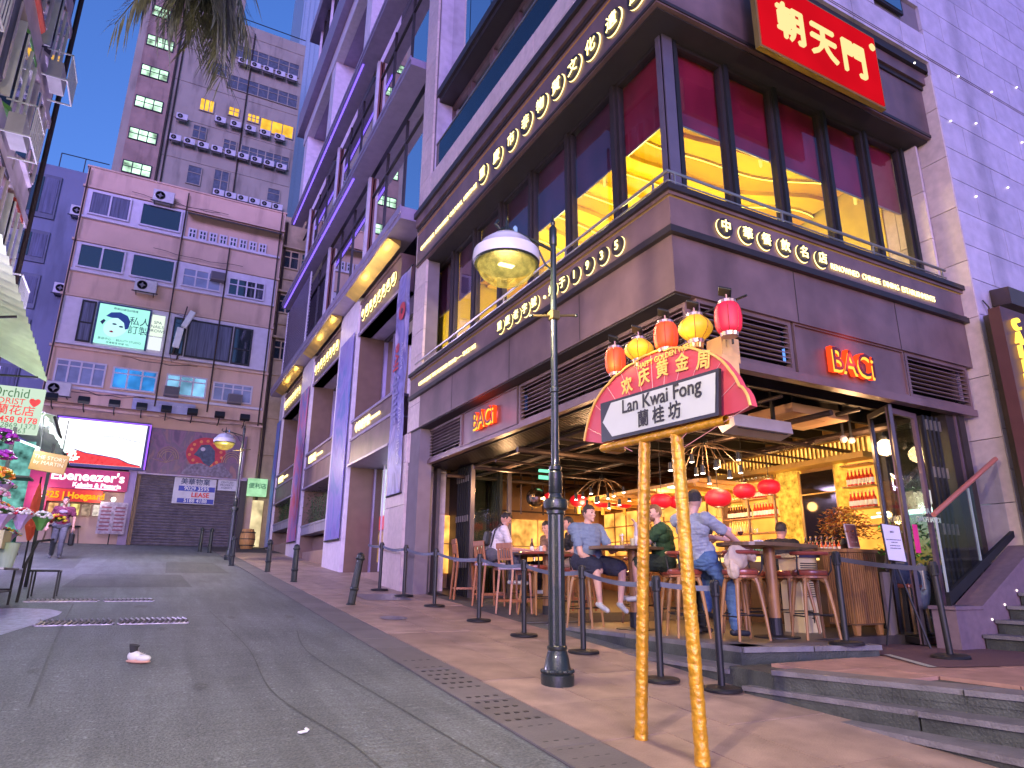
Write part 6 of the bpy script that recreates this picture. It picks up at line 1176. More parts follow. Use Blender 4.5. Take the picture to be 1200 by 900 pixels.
# ---------------------------------------------------------------- street name sign on two silk wrapped poles
ss = thing('street_name_sign', 'festive Lan Kwai Fong arrow sign with red fan board on two golden wrapped poles', 'street sign', (3.12, 3.7, gz(3.7)))
SILK = mat('gold_silk', (.56, .27, .014), .32, metal=.25, var=.35, scale=22, bump=.5, bscale=35, coat=.2)
def wrapped(p0, p1, r, par, name='wrapped_pole', n=260, seg=22, tw=34., bulge=0):
    P0, P1 = Vector(p0), Vector(p1); ax = (P1-P0).normalized(); u = ax.cross(Vector((0, 1, 0))).normalized(); w = ax.cross(u); vs = []; L = (P1-P0).length
    for i in range(n+1):
        t_ = i/n; p = P0.lerp(P1, t_); h = t_*L
        for j in range(seg):
            a = 2*pi*j/seg; ph = h*150+a*4.0+3*noise.noise(Vector((a*.6, h*5, 3)))*2
            k = .030*sin(ph)+.028*sin(h*61+a*2+2*noise.noise(Vector((0, h*9, a))))+.05*noise.noise(Vector((cos(a)*1.5, sin(a)*1.5, h*7))); rr = r*(1+k+bulge*(max(0, .05-t_)*8))
            vs.append(p+(u*cos(a)+w*sin(a))*rr)
    return obj(name, MB().add(vs, [(i*seg+j, i*seg+(j+1) % seg, (i+1)*seg+(j+1) % seg, (i+1)*seg+j) for i in range(n) for j in range(seg)]), SILK, par, smooth=True, ang=1.5)
wrapped((3.09, 3.95, gz(3.95)+.02), (3.12, 3.80, 1.02), .042, ss, bulge=.3); wrapped((3.11, 3.40, gz(3.4)+.02), (3.12, 3.46, 1.0), .043, ss, bulge=.3)
fan = [(4.54, 1.10), (4.46, 1.28), (4.35, 1.41), (4.18, 1.50), (4.02, 1.55), (3.84, 1.58), (3.67, 1.60), (3.48, 1.575), (3.32, 1.54), (3.15, 1.47), (3.0, 1.38), (2.90, 1.26), (2.84, 1.15), (2.79, 1.09), (2.77, 1.01), (2.90, .995), (4.3, 1.04)]
out = []
for (ya, za), (yb, zb) in zip(fan[:14], fan[1:15]):     # scalloped rim
    for q in range(4): t_ = q/4; nx_, nz_ = (za-zb), -(ya-yb); L = math.hypot(nx_, nz_) or 1; s_ = .012*sin(pi*t_); out.append((ya+(yb-ya)*t_-nx_/L*s_*0, za+(zb-za)*t_+s_))
out.append(fan[14])
FANR = mat('fan_pink_red', (.52, .06, .09), .5, var=.12, scale=3)
obj('fan_board', MB().prism([(3.10, y, z) for y, z in out+fan[15:]], (.05, 0, 0)), FANR, ss)
obj('fan_rim', MB().tube([(3.09, y, z) for y, z in out], .010, 6), mat('rim_gold', (.75, .48, .12), .4, metal=.3), ss)
cy, cz = 3.65, .78
for i in range(13):
    a = radians(14+i*12.6); d = Vector((0, cos(a), sin(a))); L = 0
    for y, z in out: 
        v = Vector((0, y-cy, z-cz)); 
        if v.normalized().dot(d) > .995: L = max(L, v.length)
    if L: obj('fan_fold', MB().tube([(3.094, cy+d.y*.3, cz+d.z*.3), (3.094, cy+d.y*(L-.02), cz+d.z*(L-.02))], .0028, 4), mat('fold_pale', (.72, .32, .32), .5), ss)
pl_ = obj('name_plate', MB().prism([(3.045, 4.235, 1.03), (3.045, 2.985, .99), (3.045, 2.955, 1.29), (3.045, 4.235, 1.345)], (.025, 0, 0)), mat('plate_black', (.01, .011, .014), .35), ss)
obj('plate_face', MB().add([(3.041, 4.205, 1.185), (3.041, 4.09, 1.052), (3.041, 3.01, 1.012), (3.041, 2.98, 1.268), (3.041, 4.09, 1.318)], [(0, 1, 2, 3, 4)]), mat('plate_white', (.52, .55, .53), .45, var=.04), pl_)
PBK = mat('plate_ink', (.012, .012, .014), .5)
lettering('words', 'Lan Kwai Fong', .145, (3.035, 3.53, 1.232), LX, PBK, pl_, .001, .002, .98, -.035); lettering('words', '蘭 桂 坊', .13, (3.035, 3.54, 1.102), LX, PBK, pl_, .001, .0025, 1., -.035)
GL = mat('gold_print', (.80, .50, .10), .45)
for i, ch in enumerate('欢庆黄金周'):
    lettering('letter', ch, .135, (3.085, 3.94-.205*i, 1.412+.03*sin(pi*(i+.3)/4.2)-(.02 if i == 4 else 0)), LX, GL, ss, .002, .004, rot=.12-.07*i)
lettering('words', 'HAPPY GOLDEN WEEK', .058, (3.085, 3.50, 1.535), LX, GL, ss, .002, .001)
wrapped((3.10, 4.3, 1.0), (3.10, 2.98, .965), .03, ss, 'silk_swag', 160, 16, 12)
obj('back_box', MB().box(3.15, 3.02, 1.05, 3.30, 4.25, 1.42).box(3.2, 3.06, 1.40, 3.36, 3.20, 1.57), mat('raw_box_wood', (.55, .33, .16), .6, var=.2, scale=8), ss)
obj('wrapped_end', MB().bbox((3.2, 4.28, 1.22), (.16, .12, .50), None, .02), SILK, ss)
YLN = translucent('yellow_silk_lantern', (.72, .40, .02), .10); RLN = translucent('orange_red_lantern', (.80, .06, .01), .16); PLN = translucent('crimson_brocade_lantern', (.55, .012, .04), .10)
LBK = mat('lantern_rib', (.18, .03, .02), .5)
def slant(y, z, r, h, round_, m_, label, fl=False):
    t = thing('festive_lantern', label, 'lantern', (3.13, y, z), group='row of lanterns on the street sign'); c = (3.13, y, z); n = 10
    prof = [(r*(.72+.28*sin(pi*i/n)**(.5 if not round_ else .8)) if not round_ else r*max(.5, sin(pi*(i+1.2)/(n+2.4))**.7), -h/2+h*i/n) for i in range(n+1)]
    obj('shade', MB().lathe(prof, c, 32, flute=.03), m_, t, smooth=True, ang=1.)
    for i in range(8):
        a = 2*pi*i/8; obj('rib', MB().tube([(3.13+(p[0]*1.01)*cos(a), y+(p[0]*1.01)*sin(a), z+p[1]) for p in prof], .0022, 4), LBK, t)
    obj('top_band', MB().lathe([(prof[-1][0]*.95, h/2), (prof[-1][0]*.95, h/2+.02), (prof[-1][0]*.8, h/2+.022)], c, 24, flute=.06), mat('silver_trim', (.42, .30, .28), .35, metal=.6), t); obj('bottom_band', MB().lathe([(prof[0][0]*.9, -h/2-.025), (prof[0][0]*.97, -h/2)], c, 24, flute=.08), mat('silver_trim', (.42, .30, .28), .35, metal=.6), t)
    if round_: obj('fringe', MB().lathe([(prof[0][0]*.75, -h/2-.06), (prof[0][0]*.85, -h/2-.02)], c, 30, flute=.12), CAPG, t)
    obj('stem', MB().tube([(3.13, y, z+h/2), (3.13, y, z+h/2+.07)], .007, 6), mat('copper_stem', (.35, .20, .14), .4, metal=.6), t)
    obj('solar_panel', MB().bbox((3.12, y, z+h/2+.085), (.075, .085, .018), Matrix.Rotation(.6, 3, 'Y') @ Matrix.Rotation(.75, 3, 'Z'), .003), BLACK, t); return t
slant(4.13, 1.685, .083, .20, False, RLN, 'leftmost lantern of the row, glowing orange red'); slant(3.83, 1.69, .112, .155, True, YLN, 'smaller yellow lantern, second from the left'); slant(3.52, 1.70, .088, .19, False, RLN, 'middle lantern of the row, glowing orange red'); slant(3.22, 1.66, .118, .17, True, YLN, 'larger yellow lantern, second from the right'); slant(2.92, 1.63, .086, .20, False, PLN, 'rightmost lantern of the row, crimson with brocade pattern')
obj('lantern_bar', MB().tube([(3.24, 2.85, 1.79), (3.24, 4.2, 1.84)], .008, 6).tube([(3.24, 3.0, 1.5), (3.24, 3.0, 1.80)], .008, 6).tube([(3.24, 4.1, 1.4), (3.24, 4.1, 1.84)], .008, 6), BLACK, ss)
for y in (4.05, 3.62, 3.2): plight('sign_lantern_light', (3.0, y, 1.62), .3, (1, .5, .1), .04)
# ---------------------------------------------------------------- tables, stools, chairs
def table(c, ax, L, W, label, ang=0.):
    t = thing('high_table', label, 'table', (c[0], c[1], F), ang); b = MB(); n = 36
    pts = [(L/2*abs(cos(a))**.55*(1 if cos(a) > 0 else -1), W/2*abs(sin(a))**.7*(1 if sin(a) > 0 else -1), 1.03) for a in [2*pi*i/n for i in range(n)]]
    obj('table_top', MB().prism(pts, (0, 0, .04)), WOODD, t, local=True)
    for lx in ((-.0,) if L < 1.7 else (-.55, .55)):
        obj('leg', MB().lathe([(.068, .22), (.066, 1.03)], (lx, 0, 0), 14), WOOD, t, local=True, smooth=True); obj('leg_sleeve', MB().lathe([(.075, .02), (.075, .22)], (lx, 0, 0), 14), BLACK, t, local=True)
        obj('foot_plate', MB().lathe([(.26, 0), (.26, .015), (.1, .03)], (lx, 0, 0), 24), BLACK, t, local=True)
    return t
table((6.72, 5.95), 0, 1.55, .72, 'high wooden table nearest the camera on the right, beside the cabinet', .15)
table((5.95, 7.62), 0, 1.35, .75, 'high table where the blue shirted man sits', .2)
table((6.05, 10.5), 0, 2.1, .75, 'long high table on the left by the folded doors', 1.42)
def stool_proto(label):
    t = thing('bar_stool', label, 'bar stool', (0, 0, 0), group='round red leather bar stools')
    obj('seat', MB().lathe([(.165, .695), (.195, .70), (.205, .725), (.20, .75), (.17, .765), (.0, .77)], seg=28), LEATH, t, smooth=True)
    obj('seat_ring', MB().lathe([(.17, .665), (.185, .67), (.185, .695)], seg=28), WOODR, t)
    for sx in (-1, 1):
        for sy in (-1, 1):
            obj('leg', MB().tube([(sx*.105, sy*.105, .70), (sx*.13, sy*.13, .60), (sx*.165, sy*.165, .3), (sx*.19, sy*.19, 0)], [.026, .025, .020, .015], 8), WOOD, t)
    for sx in (-1, 1): obj('leg_arch', MB().tube([(sx*.12, -.12, .62), (sx*.115, -.06, .665), (sx*.115, .06, .665), (sx*.12, .12, .62)], .016, 6), WOOD, t); obj('leg_arch', MB().tube([(-.12, sx*.12, .62), (-.06, sx*.115, .665), (.06, sx*.115, .665), (.12, sx*.12, .62)], .016, 6), WOOD, t)
    for sx in (-1, 1): obj('footrest', MB().tube([(sx*.17, -.17, .25), (sx*.17, .17, .25)], .008, 6), BLACK, t); obj('footrest', MB().tube([(-.17, sx*.17, .27), (.17, sx*.17, .27)], .008, 6), BLACK, t)
    for sx in (-1, 1): obj('back_post', MB().tube([(sx*.17, .10, .70), (sx*.20, .13, .76), (sx*.20, .15, .92)], .010, 8), BLACK, t)
    obj('backrest', MB().tube([(.21*cos(a), .03+.17*sin(a), .945) for a in [pi*i/12 for i in range(13)]], .022, 8), LEATH, t, smooth=True); return t
sp = stool_proto('bar stool with the tan cloth bag hanging over it, nearest the standing man')
spots = [((6.05, 5.80), 2.9, None), ((6.90, 5.55), 2.7, 'bar stool nearest the ribbed cabinet, right of the table leg'), ((6.75, 6.45), 0., 'bar stool just behind the nearest high table'), ((7.55, 6.35), -.3, 'bar stool behind the table between it and the cream heater'),
 ((5.50, 8.15), -2.6, 'bar stool under the blue shirted man'), ((6.45, 7.35), 2.2, 'bar stool under the green shirted man with its red rail towards us'), ((5.72, 6.35), 1.2, 'bar stool under the man in the grey shirt'), ((6.8, 8.6), .4, 'bar stool in the shadow behind the middle table'), ((6.0, 9.2), 1.4, 'bar stool between the middle and left tables'),
 ((5.62, 9.75), 1.9, 'bar stool directly behind the street lamp shaft'), ((7.9, 7.3), .4, 'bar stool left of the back bar under the lanterns')]
for i, (p, rz, lab) in enumerate(spots):
    o = sp if i == 0 else copy_tree(sp); place(o, (p[0], p[1], F+.005 if p[1] < 9.04 else gz(p[1])+.04), rz, lab or sp['label'])
def chair_proto(label, m_, seatm):
    t = thing('bar_chair', label, 'bar chair', (0, 0, 0), group='tall slatted bar chairs at the left')
    obj('seat', MB().bbox((0, 0, .70), (.42, .40, .05), None, .012), seatm, t)
    for sx in (-1, 1):
        obj('leg', MB().tube([(sx*.17, -.17, .68), (sx*.19, -.20, 0)], [.024, .019], 4), m_, t); obj('leg', MB().tube([(sx*.18, .24, 0), (sx*.175, .18, .68), (sx*.17, .23, 1.08)], [.019, .024, .020], 4), m_, t)
        obj('side_rail', MB().box(sx*.175-.012, -.18, .18, sx*.175+.012, .20, .215), m_, t)
    obj('footrest', MB().box(-.18, -.195, .20, .18, -.165, .24), m_, t); obj('apron', MB().box(-.18, -.19, .60, .18, -.17, .68), m_, t); obj('top_rail', MB().bbox((0, .235, 1.05), (.40, .025, .09), None, .006), m_, t); obj('mid_rail', MB().bbox((0, .21, .84), (.36, .02, .035), None, .004), m_, t)
    for i in range(5): x = -.13+.065*i; obj('back_slat', MB().prism([(x-.012, .215, .85), (x+.012, .215, .85), (x+.012, .235, 1.01), (x-.012, .235, 1.01)], (0, .012, 0)), m_, t)
    return t
PKC = mat('seat_lilac', (.42, .34, .44), .5)
cp = chair_proto('slatted bar chair under the white shirted man, seat facing the table', WOODR, PKC)
for i, (p, rz, lab) in enumerate((((5.36, 9.95), 1.75, None), ((5.40, 10.95), 1.6, 'slatted bar chair just left of the white shirted man'), ((5.40, 12.0), 1.35, 'slatted bar chair farthest left by the folded doors'), ((6.75, 10.2), -1.7, 'slatted bar chair on the far side of the left table'))):
    o = cp if i == 0 else copy_tree(cp); place(o, (p[0], p[1], max(F, gz(p[1])+.03)), rz, lab or cp['label'])
# ---- things on the tables
TZ = F+1.07
BEER = mat('beer', (.75, .42, .05), .1, coat=.6); WINE = mat('red_wine', (.09, .01, .015), .08, coat=.6); FROTH = mat('froth', (.8, .76, .66), .7); GLS = glass('drink_glass', (.92, .96, .96), 1.3)
def tumbler(x, y, label, fill, h=.13, r=.035, fr=.8):
    t = thing('drink_glass', label, 'glass', (x, y, TZ), group='drinks on the tables'); obj('glass_wall', MB().lathe([(r*.85, 0), (r, h)], (x, y, TZ), 14, cap=False), GLS, t)
    if fill: obj('drink', MB().lathe([(r*.8, .006), (r*.93, h*fr)], (x, y, TZ), 14), fill, t)
    if fill is BEER: obj('foam', MB().lathe([(r*.93, h*fr), (r*.93, h*fr+.012)], (x, y, TZ), 14), FROTH, t)
    return t
tumbler(5.62, 7.42, 'glass of beer in front of the blue shirted man', BEER, .17); tumbler(5.78, 7.40, 'short glass with pale drink left of the tall bottle', mat('pale_drink', (.6, .5, .3), .2)); tumbler(6.05, 7.30, 'empty short glass right of the tall bottle', None); tumbler(6.18, 7.42, 'half full glass before the green shirted man', mat('pale_drink', (.6, .5, .3), .2), .12)
tumbler(6.10, 9.9, 'clear glass near the end of the left table', None, .14); tumbler(6.0, 10.2, 'milky glass on the left table', FROTH, .14); tumbler(5.9, 11.2, 'glass by the white shirted man on the left table', BEER, .12)
def tbottle(x, y, label, m_, h=.30, r=.036):
    t = thing('table_bottle', label, 'bottle', (x, y, TZ), group='bottles on the tables'); obj('body', MB().lathe([(r, 0), (r, h*.55), (r*.45, h*.75), (r*.4, h)], (x, y, TZ), 14), m_, t, smooth=True); obj('bottle_label', MB().lathe([(r*1.03, h*.12), (r*1.03, h*.45)], (x, y, TZ), 14, cap=False), LABW, t); return t
tbottle(5.93, 7.5, 'tall bottle with a red cap and label between the two seated men', mat('cola_clear', (.5, .42, .42), .1), .33); tbottle(5.98, 9.75, 'dark labelled water bottle left of the blue shirted man', mat('water_bottle', (.25, .3, .34), .15), .26, .045); tbottle(6.05, 10.6, 'dark bottle in the middle of the left table', BDRK, .26); tbottle(5.95, 11.3, 'pale bottle the white shirted man faces', BYEL, .26)
def wineglass(x, y, label, w):
    t = thing('wine_glass', label, 'wine glass', (x, y, TZ), group='wine glasses on the nearest table'); obj('foot_and_stem', MB().lathe([(.033, 0), (.03, .004), (.005, .01), (.005, .085)], (x, y, TZ), 14), GLS, t); obj('bowl', MB().lathe([(.008, .085), (.032, .11), (.038, .15), (.033, .19)], (x, y, TZ), 16, cap=False), GLS, t, smooth=True)
    if w: obj('wine', MB().lathe([(.01, .09), (.030, .112), (.035, .135)], (x, y, TZ), 14), w, t, smooth=True)
    return t
wineglass(6.30, 5.98, 'wine glass half full of dark red wine beside the standing man', WINE); wineglass(6.62, 6.02, 'empty wine glass right of the dark one', None)
nt = thing('napkin_holder', 'folded white napkin on the nearest table edge', 'napkin', (6.45, 5.85, TZ)); obj('napkin', MB().bbox((6.45, 5.85, TZ+.02), (.12, .08, .03), Matrix.Rotation(.4, 3, 'Z'), .006), WHITE, nt)
cdl = thing('candle_lamp', 'small glowing candle glass on the left table by the dark haired woman', 'candle', (6.02, 10.95, TZ)); obj('holder', MB().lathe([(.03, 0), (.035, .08)], (6.02, 10.95, TZ), 14, cap=False), GLS, cdl); obj('flame', MB().ball((6.02, 10.95, TZ+.06), .022, 1, (1, 1, 1.6)), emit('candle_flame', (1, .62, .18), 4.), cdl); plight('candle_light', (6.02, 10.9, TZ+.14), .35, (1, .55, .2), .03)
# ---- cabinet, flowers, notice stand, heater, bag
cbn = thing('ribbed_cabinet', 'wooden host cabinet with vertical ribbed front on short curved feet', 'cabinet', (8.2, 6.3, -.7))
a0 = .0; CX0, CX1, CY0, CY1 = 7.86, 8.40, 5.72, 6.1
obj('carcass', MB().box(CX0, CY0, -.52, CX1, CY1, .36), WOODD, cbn); obj('cabinet_top', MB().box(CX0-.03, CY0-.03, .36, CX1+.03, CY1+.03, .40), WOOD, cbn)
for i in range(13): obj('rib', MB().box(CX0+.01+.041*i, CY0-.022, -.50, CX0+.033+.041*i, CY0, .35), WOOD, cbn)
for i in range(12): obj('rib', MB().box(CX0-.014, CY0+.01+.03*i, -.50, CX0, CY0+.028+.03*i, .35), WOOD, cbn)
for x in (CX0+.04, CX1-.06):
    obj('foot', MB().prism([(x-.03, CY0+.02, -.52), (x+.08, CY0+.02, -.52), (x+.045, CY0+.02, -.70), (x+.0, CY0+.02, -.70)], (0, .05, 0)), WOOD, cbn)
fl = thing('autumn_bouquet', 'large orange autumn leaf arrangement on the ribbed cabinet', 'flowers', (8.0, 5.95, .4)); obj('vase', MB().lathe([(.06, .40), (.09, .47), (.07, .56), (.05, .6)], (8.20, 5.95, 0), 16), BLACK, fl, smooth=True)
AUT = [mat('autumn_orange', (.62, .20, .02), .5, var=.4, scale=20), mat('autumn_gold', (.65, .38, .05), .5, var=.4, scale=20), mat('autumn_brown', (.28, .08, .02), .5, var=.4, scale=20)]
for q, m_ in enumerate(AUT):
    b = MB()
    for i in range(230):
        a = CR.uniform(0, 2*pi); e = CR.uniform(-.5, 1.5); r = .36*CR.random()**.5; b.leaf((8.20+r*cos(a)*cos(e)*1.15, 5.95+r*.8*sin(a)*cos(e), .66+r*.85*sin(e)), (cos(a), sin(a), CR.uniform(-.5, 1)), .065, .045)
    obj('leaves', b, m_, fl)['kind'] = 'stuff'
b = MB()
for i in range(14): a = 2*pi*i/14; b.tube([(8.20, 5.95, .5), (8.20+.3*cos(a), 5.95+.25*sin(a), .78+.15*sin(i*2.1))], .004, 4)
obj('twigs', b, WOODD, fl)['kind'] = 'stuff'
mp_ = thing('framed_menu_picture', 'framed food picture leaning on the cabinet in front of the leaves', 'picture frame', (7.82, 5.75, .4)); R3 = Matrix.Rotation(-.12, 3, 'X')
obj('frame', MB().bbox((8.02, 5.74, .56), (.22, .02, .31), R3, .004), mat('pale_frame', (.45, .35, .28), .4), mp_); obj('picture', MB().bbox((8.02, 5.727, .565), (.19, .006, .28), R3), banner_mat('food_print', [(.05, .02, .02), (.30, .12, .08), (.45, .30, .25)], 5.), mp_); lettering('words', 'DINE', .05, (8.02, 5.715, .47), LY, CREAM, mp_, .001)
ns = thing('notice_stand', 'white framed notice on a black floor stand between the doors and cabinet', 'notice stand', (8.0, 5.1, -.735)); R4 = Matrix.Rotation(-.10, 3, 'X') @ Matrix.Rotation(.06, 3, 'Y')
obj('frame', MB().bbox((8.02, 5.20, .455), (.34, .022, .44), R4, .004), BLACK, ns); obj('paper', MB().bbox((8.02, 5.186, .455), (.325, .006, .425), R4), mat('notice_paper', (.78, .74, .78), .5, var=.03), ns)
for k_, (s_, z) in enumerate((('BACi', .585), ('DUE TO PRIVATE EVENT WE WILL BE', .49), ('CLOSED TODAY', .46), ('WE APOLOGIZE FOR ANY', .42), ('INCONVENIENCE CAUSED', .39))): lettering('words', s_, .035 if k_ == 0 else .017, (8.02, 5.179+(z-.455)*.1, z), LY, PBK, ns, .0005)
obj('stand_leg', MB().tube([(8.02, 5.21, .24), (8.12, 5.0, -.73)], .014, 6).tube([(8.02, 5.23, .24), (8.0, 5.45, -.73)], .012, 6), BLACK, ns)
ht = thing('cream_heater', 'tall cream coloured heater with a dark slotted grille behind the stool', 'heater', (7.75, 6.5, F)); obj('case', MB().box(7.62, 6.28, F, 7.98, 6.6, .30), mat('cream_case', (.62, .52, .28), .45), ht); obj('top_hood', MB().prism([(7.58, 6.24, .30), (8.0, 6.24, .30), (8.02, 6.24, .38), (7.62, 6.24, .35)], (0, .38, 0)), mat('hood_blue_black', (.04, .04, .08), .3), ht)
for i in range(16): obj('grille_slot', MB().box(7.65, 6.268, -.20+.028*i, 7.95, 6.278, -.188+.028*i), BLACK, ht)
obj('handle_cross', MB().box(7.79, 6.262, -.52, 7.80, 6.272, -.40).box(7.76, 6.262, -.465, 7.86, 6.272, -.455), BLACK, ht)
sp_ = thing('side_panels', 'upright dark timber boards leaning beside the cabinet', 'boards', (8.45, 5.8, -.7))
for i, x in enumerate((8.36, 8.47, 8.58)): obj('board', MB().box(x, 5.62+.05*i, -.72, x+.085, 5.66+.05*i, .12), mat('grey_board', (.16, .13, .11), .6, var=.2), sp_)
bgp = thing('backpack', 'dark backpack with a grey white panel hung on a chair behind the glass', 'backpack', (9.0, 5.75, .2)); obj('body', MB().ball((9.0, 5.8, .22), 1, 3, (.20, .15, .26), noise_amp=.15).ball((9.12, 5.72, .02), 1, 2, (.12, .12, .2)), mat('navy_canvas', (.03, .04, .08), .7, var=.3), bgp, smooth=True); obj('side_panel', MB().ball((9.22, 5.66, -.05), 1, 3, (.09, .10, .30), Matrix.Rotation(.1, 3, 'Y')), mat('grey_canvas', (.38, .38, .44), .6, var=.3, scale=9), bgp, smooth=True)
for i in range(3): obj('strap', MB().tube([(9.20, 5.56, .05+.05*i), (9.26, 5.55, .0+.05*i)], .008, 5), BLACK, bgp)
cr = thing('wooden_chair', 'wooden chair under the dark backpack behind the glass door', 'chair', (9.05, 5.8, -.73)); obj('seat', MB().bbox((9.05, 5.8, -.05), (.38, .38, .05), None, .01), LEATH, cr)
for sx in (-1, 1):
    for sy in (-1, 1): obj('leg', MB().tube([(9.05+sx*.15, 5.8+sy*.15, -.05), (9.05+sx*.18, 5.8+sy*.18, -.73)], .02, 6), WOOD, cr)
hb = thing('tan_bag', 'beige cloth jacket draped over the stool back beside the standing man', 'jacket', (6.1, 5.8, .1)); CLOTH = mat('beige_cloth', (.50, .40, .30), .85, var=.2, scale=6, bump=.8, bscale=9)
obj('cloth', MB().ball((5.92, 5.72, .24), 1, 4, (.15, .09, .14), Matrix.Rotation(.35, 3, 'Y'), .28, 1.3).ball((6.08, 5.70, .28), 1, 4, (.13, .08, .06), Matrix.Rotation(.5, 3, 'Y'), .25, 1.6).ball((5.86, 5.70, .14), 1, 4, (.08, .06, .12), Matrix.Rotation(.1, 3, 'Y'), .28, 1.5), CLOTH, hb, smooth=True)
# ---------------------------------------------------------------- people
SKIN = mat('skin', (.50, .26, .19), .5, var=.06); SKIN2 = mat('skin_light', (.58, .33, .25), .5, var=.06)
def person(label, J, cols, hair=(.02, .015, .012), skin=SKIN, hairlen=0., sleeve=.6, shorts=False, head_dir=None, cap=False, beard=False, slim=1., curl=.6):
    """J: joints in world space: pelvis chest neck head, shoulders/elbows/wrists and hips/knees/ankles l/r, hand directions, toe directions"""
    t = thing('person', label, 'person', (J['pel'][0], J['pel'][1], min(J['al'][2], J['ar'][2])-.08)); V = {k: Vector(v) for k, v in J.items()}
    caps = []     # (a, b, ra, rb, mat)
    SK, SH, PA, SO = 0, 1, 2, 3; g = slim
    side = (V['sr']-V['sl']).normalized(); up = (V['neck']-V['pel']).normalized(); fwd = side.cross(up)*-1; fwd.normalize()
    if 'front' in V: fwd = V['front'].normalized()
    hd = Vector(head_dir).normalized() if head_dir else fwd
    caps += [(V['pel']-side*.085, V['pel']+side*.085, .125*g, .125*g, PA), (V['pel']+up*.08, V['chest'], .135*g, .150*g, SH), (V['chest']-side*.085, V['chest']+side*.085, .115*g, .115*g, SH), (V['chest']+fwd*.03-side*.06, V['chest']+fwd*.03+side*.06, .105*g, .105*g, SH),
             (V['sl']-up*.02, V['sr']-up*.02, .068*g, .068*g, SH), (V['pel']+up*.1-side*.05+fwd*.03, V['pel']+up*.1+side*.05+fwd*.03, .12*g, .12*g, SH), (V['neck']-up*.06, V['head']-Vector((0, 0, .04)), .058, .052, SK)]
    for s_ in 'lr':
        a, e, w = V['s'+s_], V['e'+s_], V['w'+s_]; m_ = a.lerp(e, sleeve)
        if sleeve >= 1: caps += [(a, e, .062, .052, SH), (e, w, .050, .038, SH)]
        else: caps += [(a, m_, .064, .060, SH), (m_, e, .046, .040, SK), (e, w, .041, .027, SK)]
        d = V['hd'+s_].normalized() if 'hd'+s_ in V else (w-e).normalized(); ref = Vector((0, 0, 1)); pl = d.cross(ref); pl = pl.normalized() if pl.length > .2 else d.cross(fwd).normalized(); dn = pl.cross(d).normalized()
        if dn.z > 0: dn = -dn
        for q, o_ in enumerate((-.028, -.010, .010, .028)):
            k0 = w+d*.02+pl*o_*.5; k1 = w+d*.085+pl*o_; caps.append((k0, k1, .017, .013, SK)); L = (.062, .075, .070, .055)[q]
            p1 = k1+(d+dn*curl*.5).normalized()*L*.55; p2 = p1+(d+dn*curl*1.6).normalized()*L*.5; caps += [(k1, p1, .0105, .0098, SK), (p1, p2, .0098, .0085, SK)]
        th0 = w+d*.025-pl*.02; th1 = th0-pl*.03+d*.03+dn*.01; caps += [(th0, th1, .014, .0115, SK), (th1, th1+d*.03+dn*.012, .0115, .0095, SK)]
        h, k, an = V['h'+s_], V['k'+s_], V['a'+s_]
        if shorts: mk = h.lerp(k, .86); caps += [(h, mk, .098*g, .088*g, PA), (mk, k, .060, .055, SK), (k, k.lerp(an, .35), .054, .055, SK), (k.lerp(an, .35), an, .055, .034, SK)]
        else: caps += [(h, k, .095*g, .068*g, PA), (k, k.lerp(an, .35), .066, .063, PA), (k.lerp(an, .35), an-(an-k).normalized()*.02, .063, .050, PA)]
        td = V['t'+s_].normalized(); caps += [(an+Vector((0, 0, -.02)), an-Vector((0, 0, .055)), .036, .034, SO), (an-td*.04-Vector((0, 0, .05)), an+td*.15-Vector((0, 0, .06)), .038, .034, SO)]
    H = V['head']; hs = hd.cross(Vector((0, 0, 1))).normalized(); hu = hs.cross(hd).normalized()
    mb = MB()
    for a, c, ra, rb, _ in caps:
        ax = (c-a); L = ax.length; ax = ax.normalized() if L > 1e-5 else Vector((0, 0, 1)); n = 4
        prof = [(a-ax*ra*cos(q*pi/2/n), ra*sin(q*pi/2/n)) for q in range(n+1)]+[(c+ax*rb*sin(q*pi/2/n), rb*cos(q*pi/2/n)) for q in range(n+1)]
        mb.tube([p for p, r in prof], [max(r, .001) for p, r in prof], 12)
    R = Matrix((hs, hd, hu)).transposed()
    mb.ball(H+hd*.0, 1, 3, (.076, .094, .105), R); mb.ball(H+hd*.03-hu*.055, 1, 3, (.058, .062, .062), R); mb.ball(H+hd*.097-hu*.020, 1, 2, (.012, .018, .024), R); mb.ball(H+hd*.082-hu*.108, 1, 2, (.022, .018, .018), R)
    mb.ball(H+hd*.084+hu*.025, 1, 2, (.055, .014, .012), R)
    for s_ in (-1, 1): mb.ball(H+hs*s_*.077-hu*.012-hd*.008, 1, 2, (.010, .020, .030), R); mb.ball(H+hs*s_*.04+hd*.07-hu*.03, 1, 2, (.022, .022, .022), R)
    mb.ball(H+hd*.090-hu*.066, 1, 2, (.024, .010, .006), R); mb.ball(H+hd*.088-hu*.078, 1, 2, (.020, .010, .007), R)
    me = bpy.data.meshes.new('b'); me.from_pydata([tuple(v) for v in mb.v], [], mb.f); o = bpy.data.objects.new('b', me); C.objects.link(o)
    rm = o.modifiers.new('r', 'REMESH'); rm.mode = 'VOXEL'; rm.voxel_size = .0085; sm = o.modifiers.new('s', 'SMOOTH'); sm.factor = .5; sm.iterations = 3
    dg = bpy.context.evaluated_depsgraph_get(); dg.update(); me2 = bpy.data.meshes.new_from_object(o.evaluated_get(dg)); bpy.data.objects.remove(o)
    nv = len(me2.vertices); co = np.empty(nv*3, np.float32); me2.vertices.foreach_get('co', co); co = co.reshape(-1, 3)
    best = np.full(nv, 9.); idx = np.zeros(nv, int)
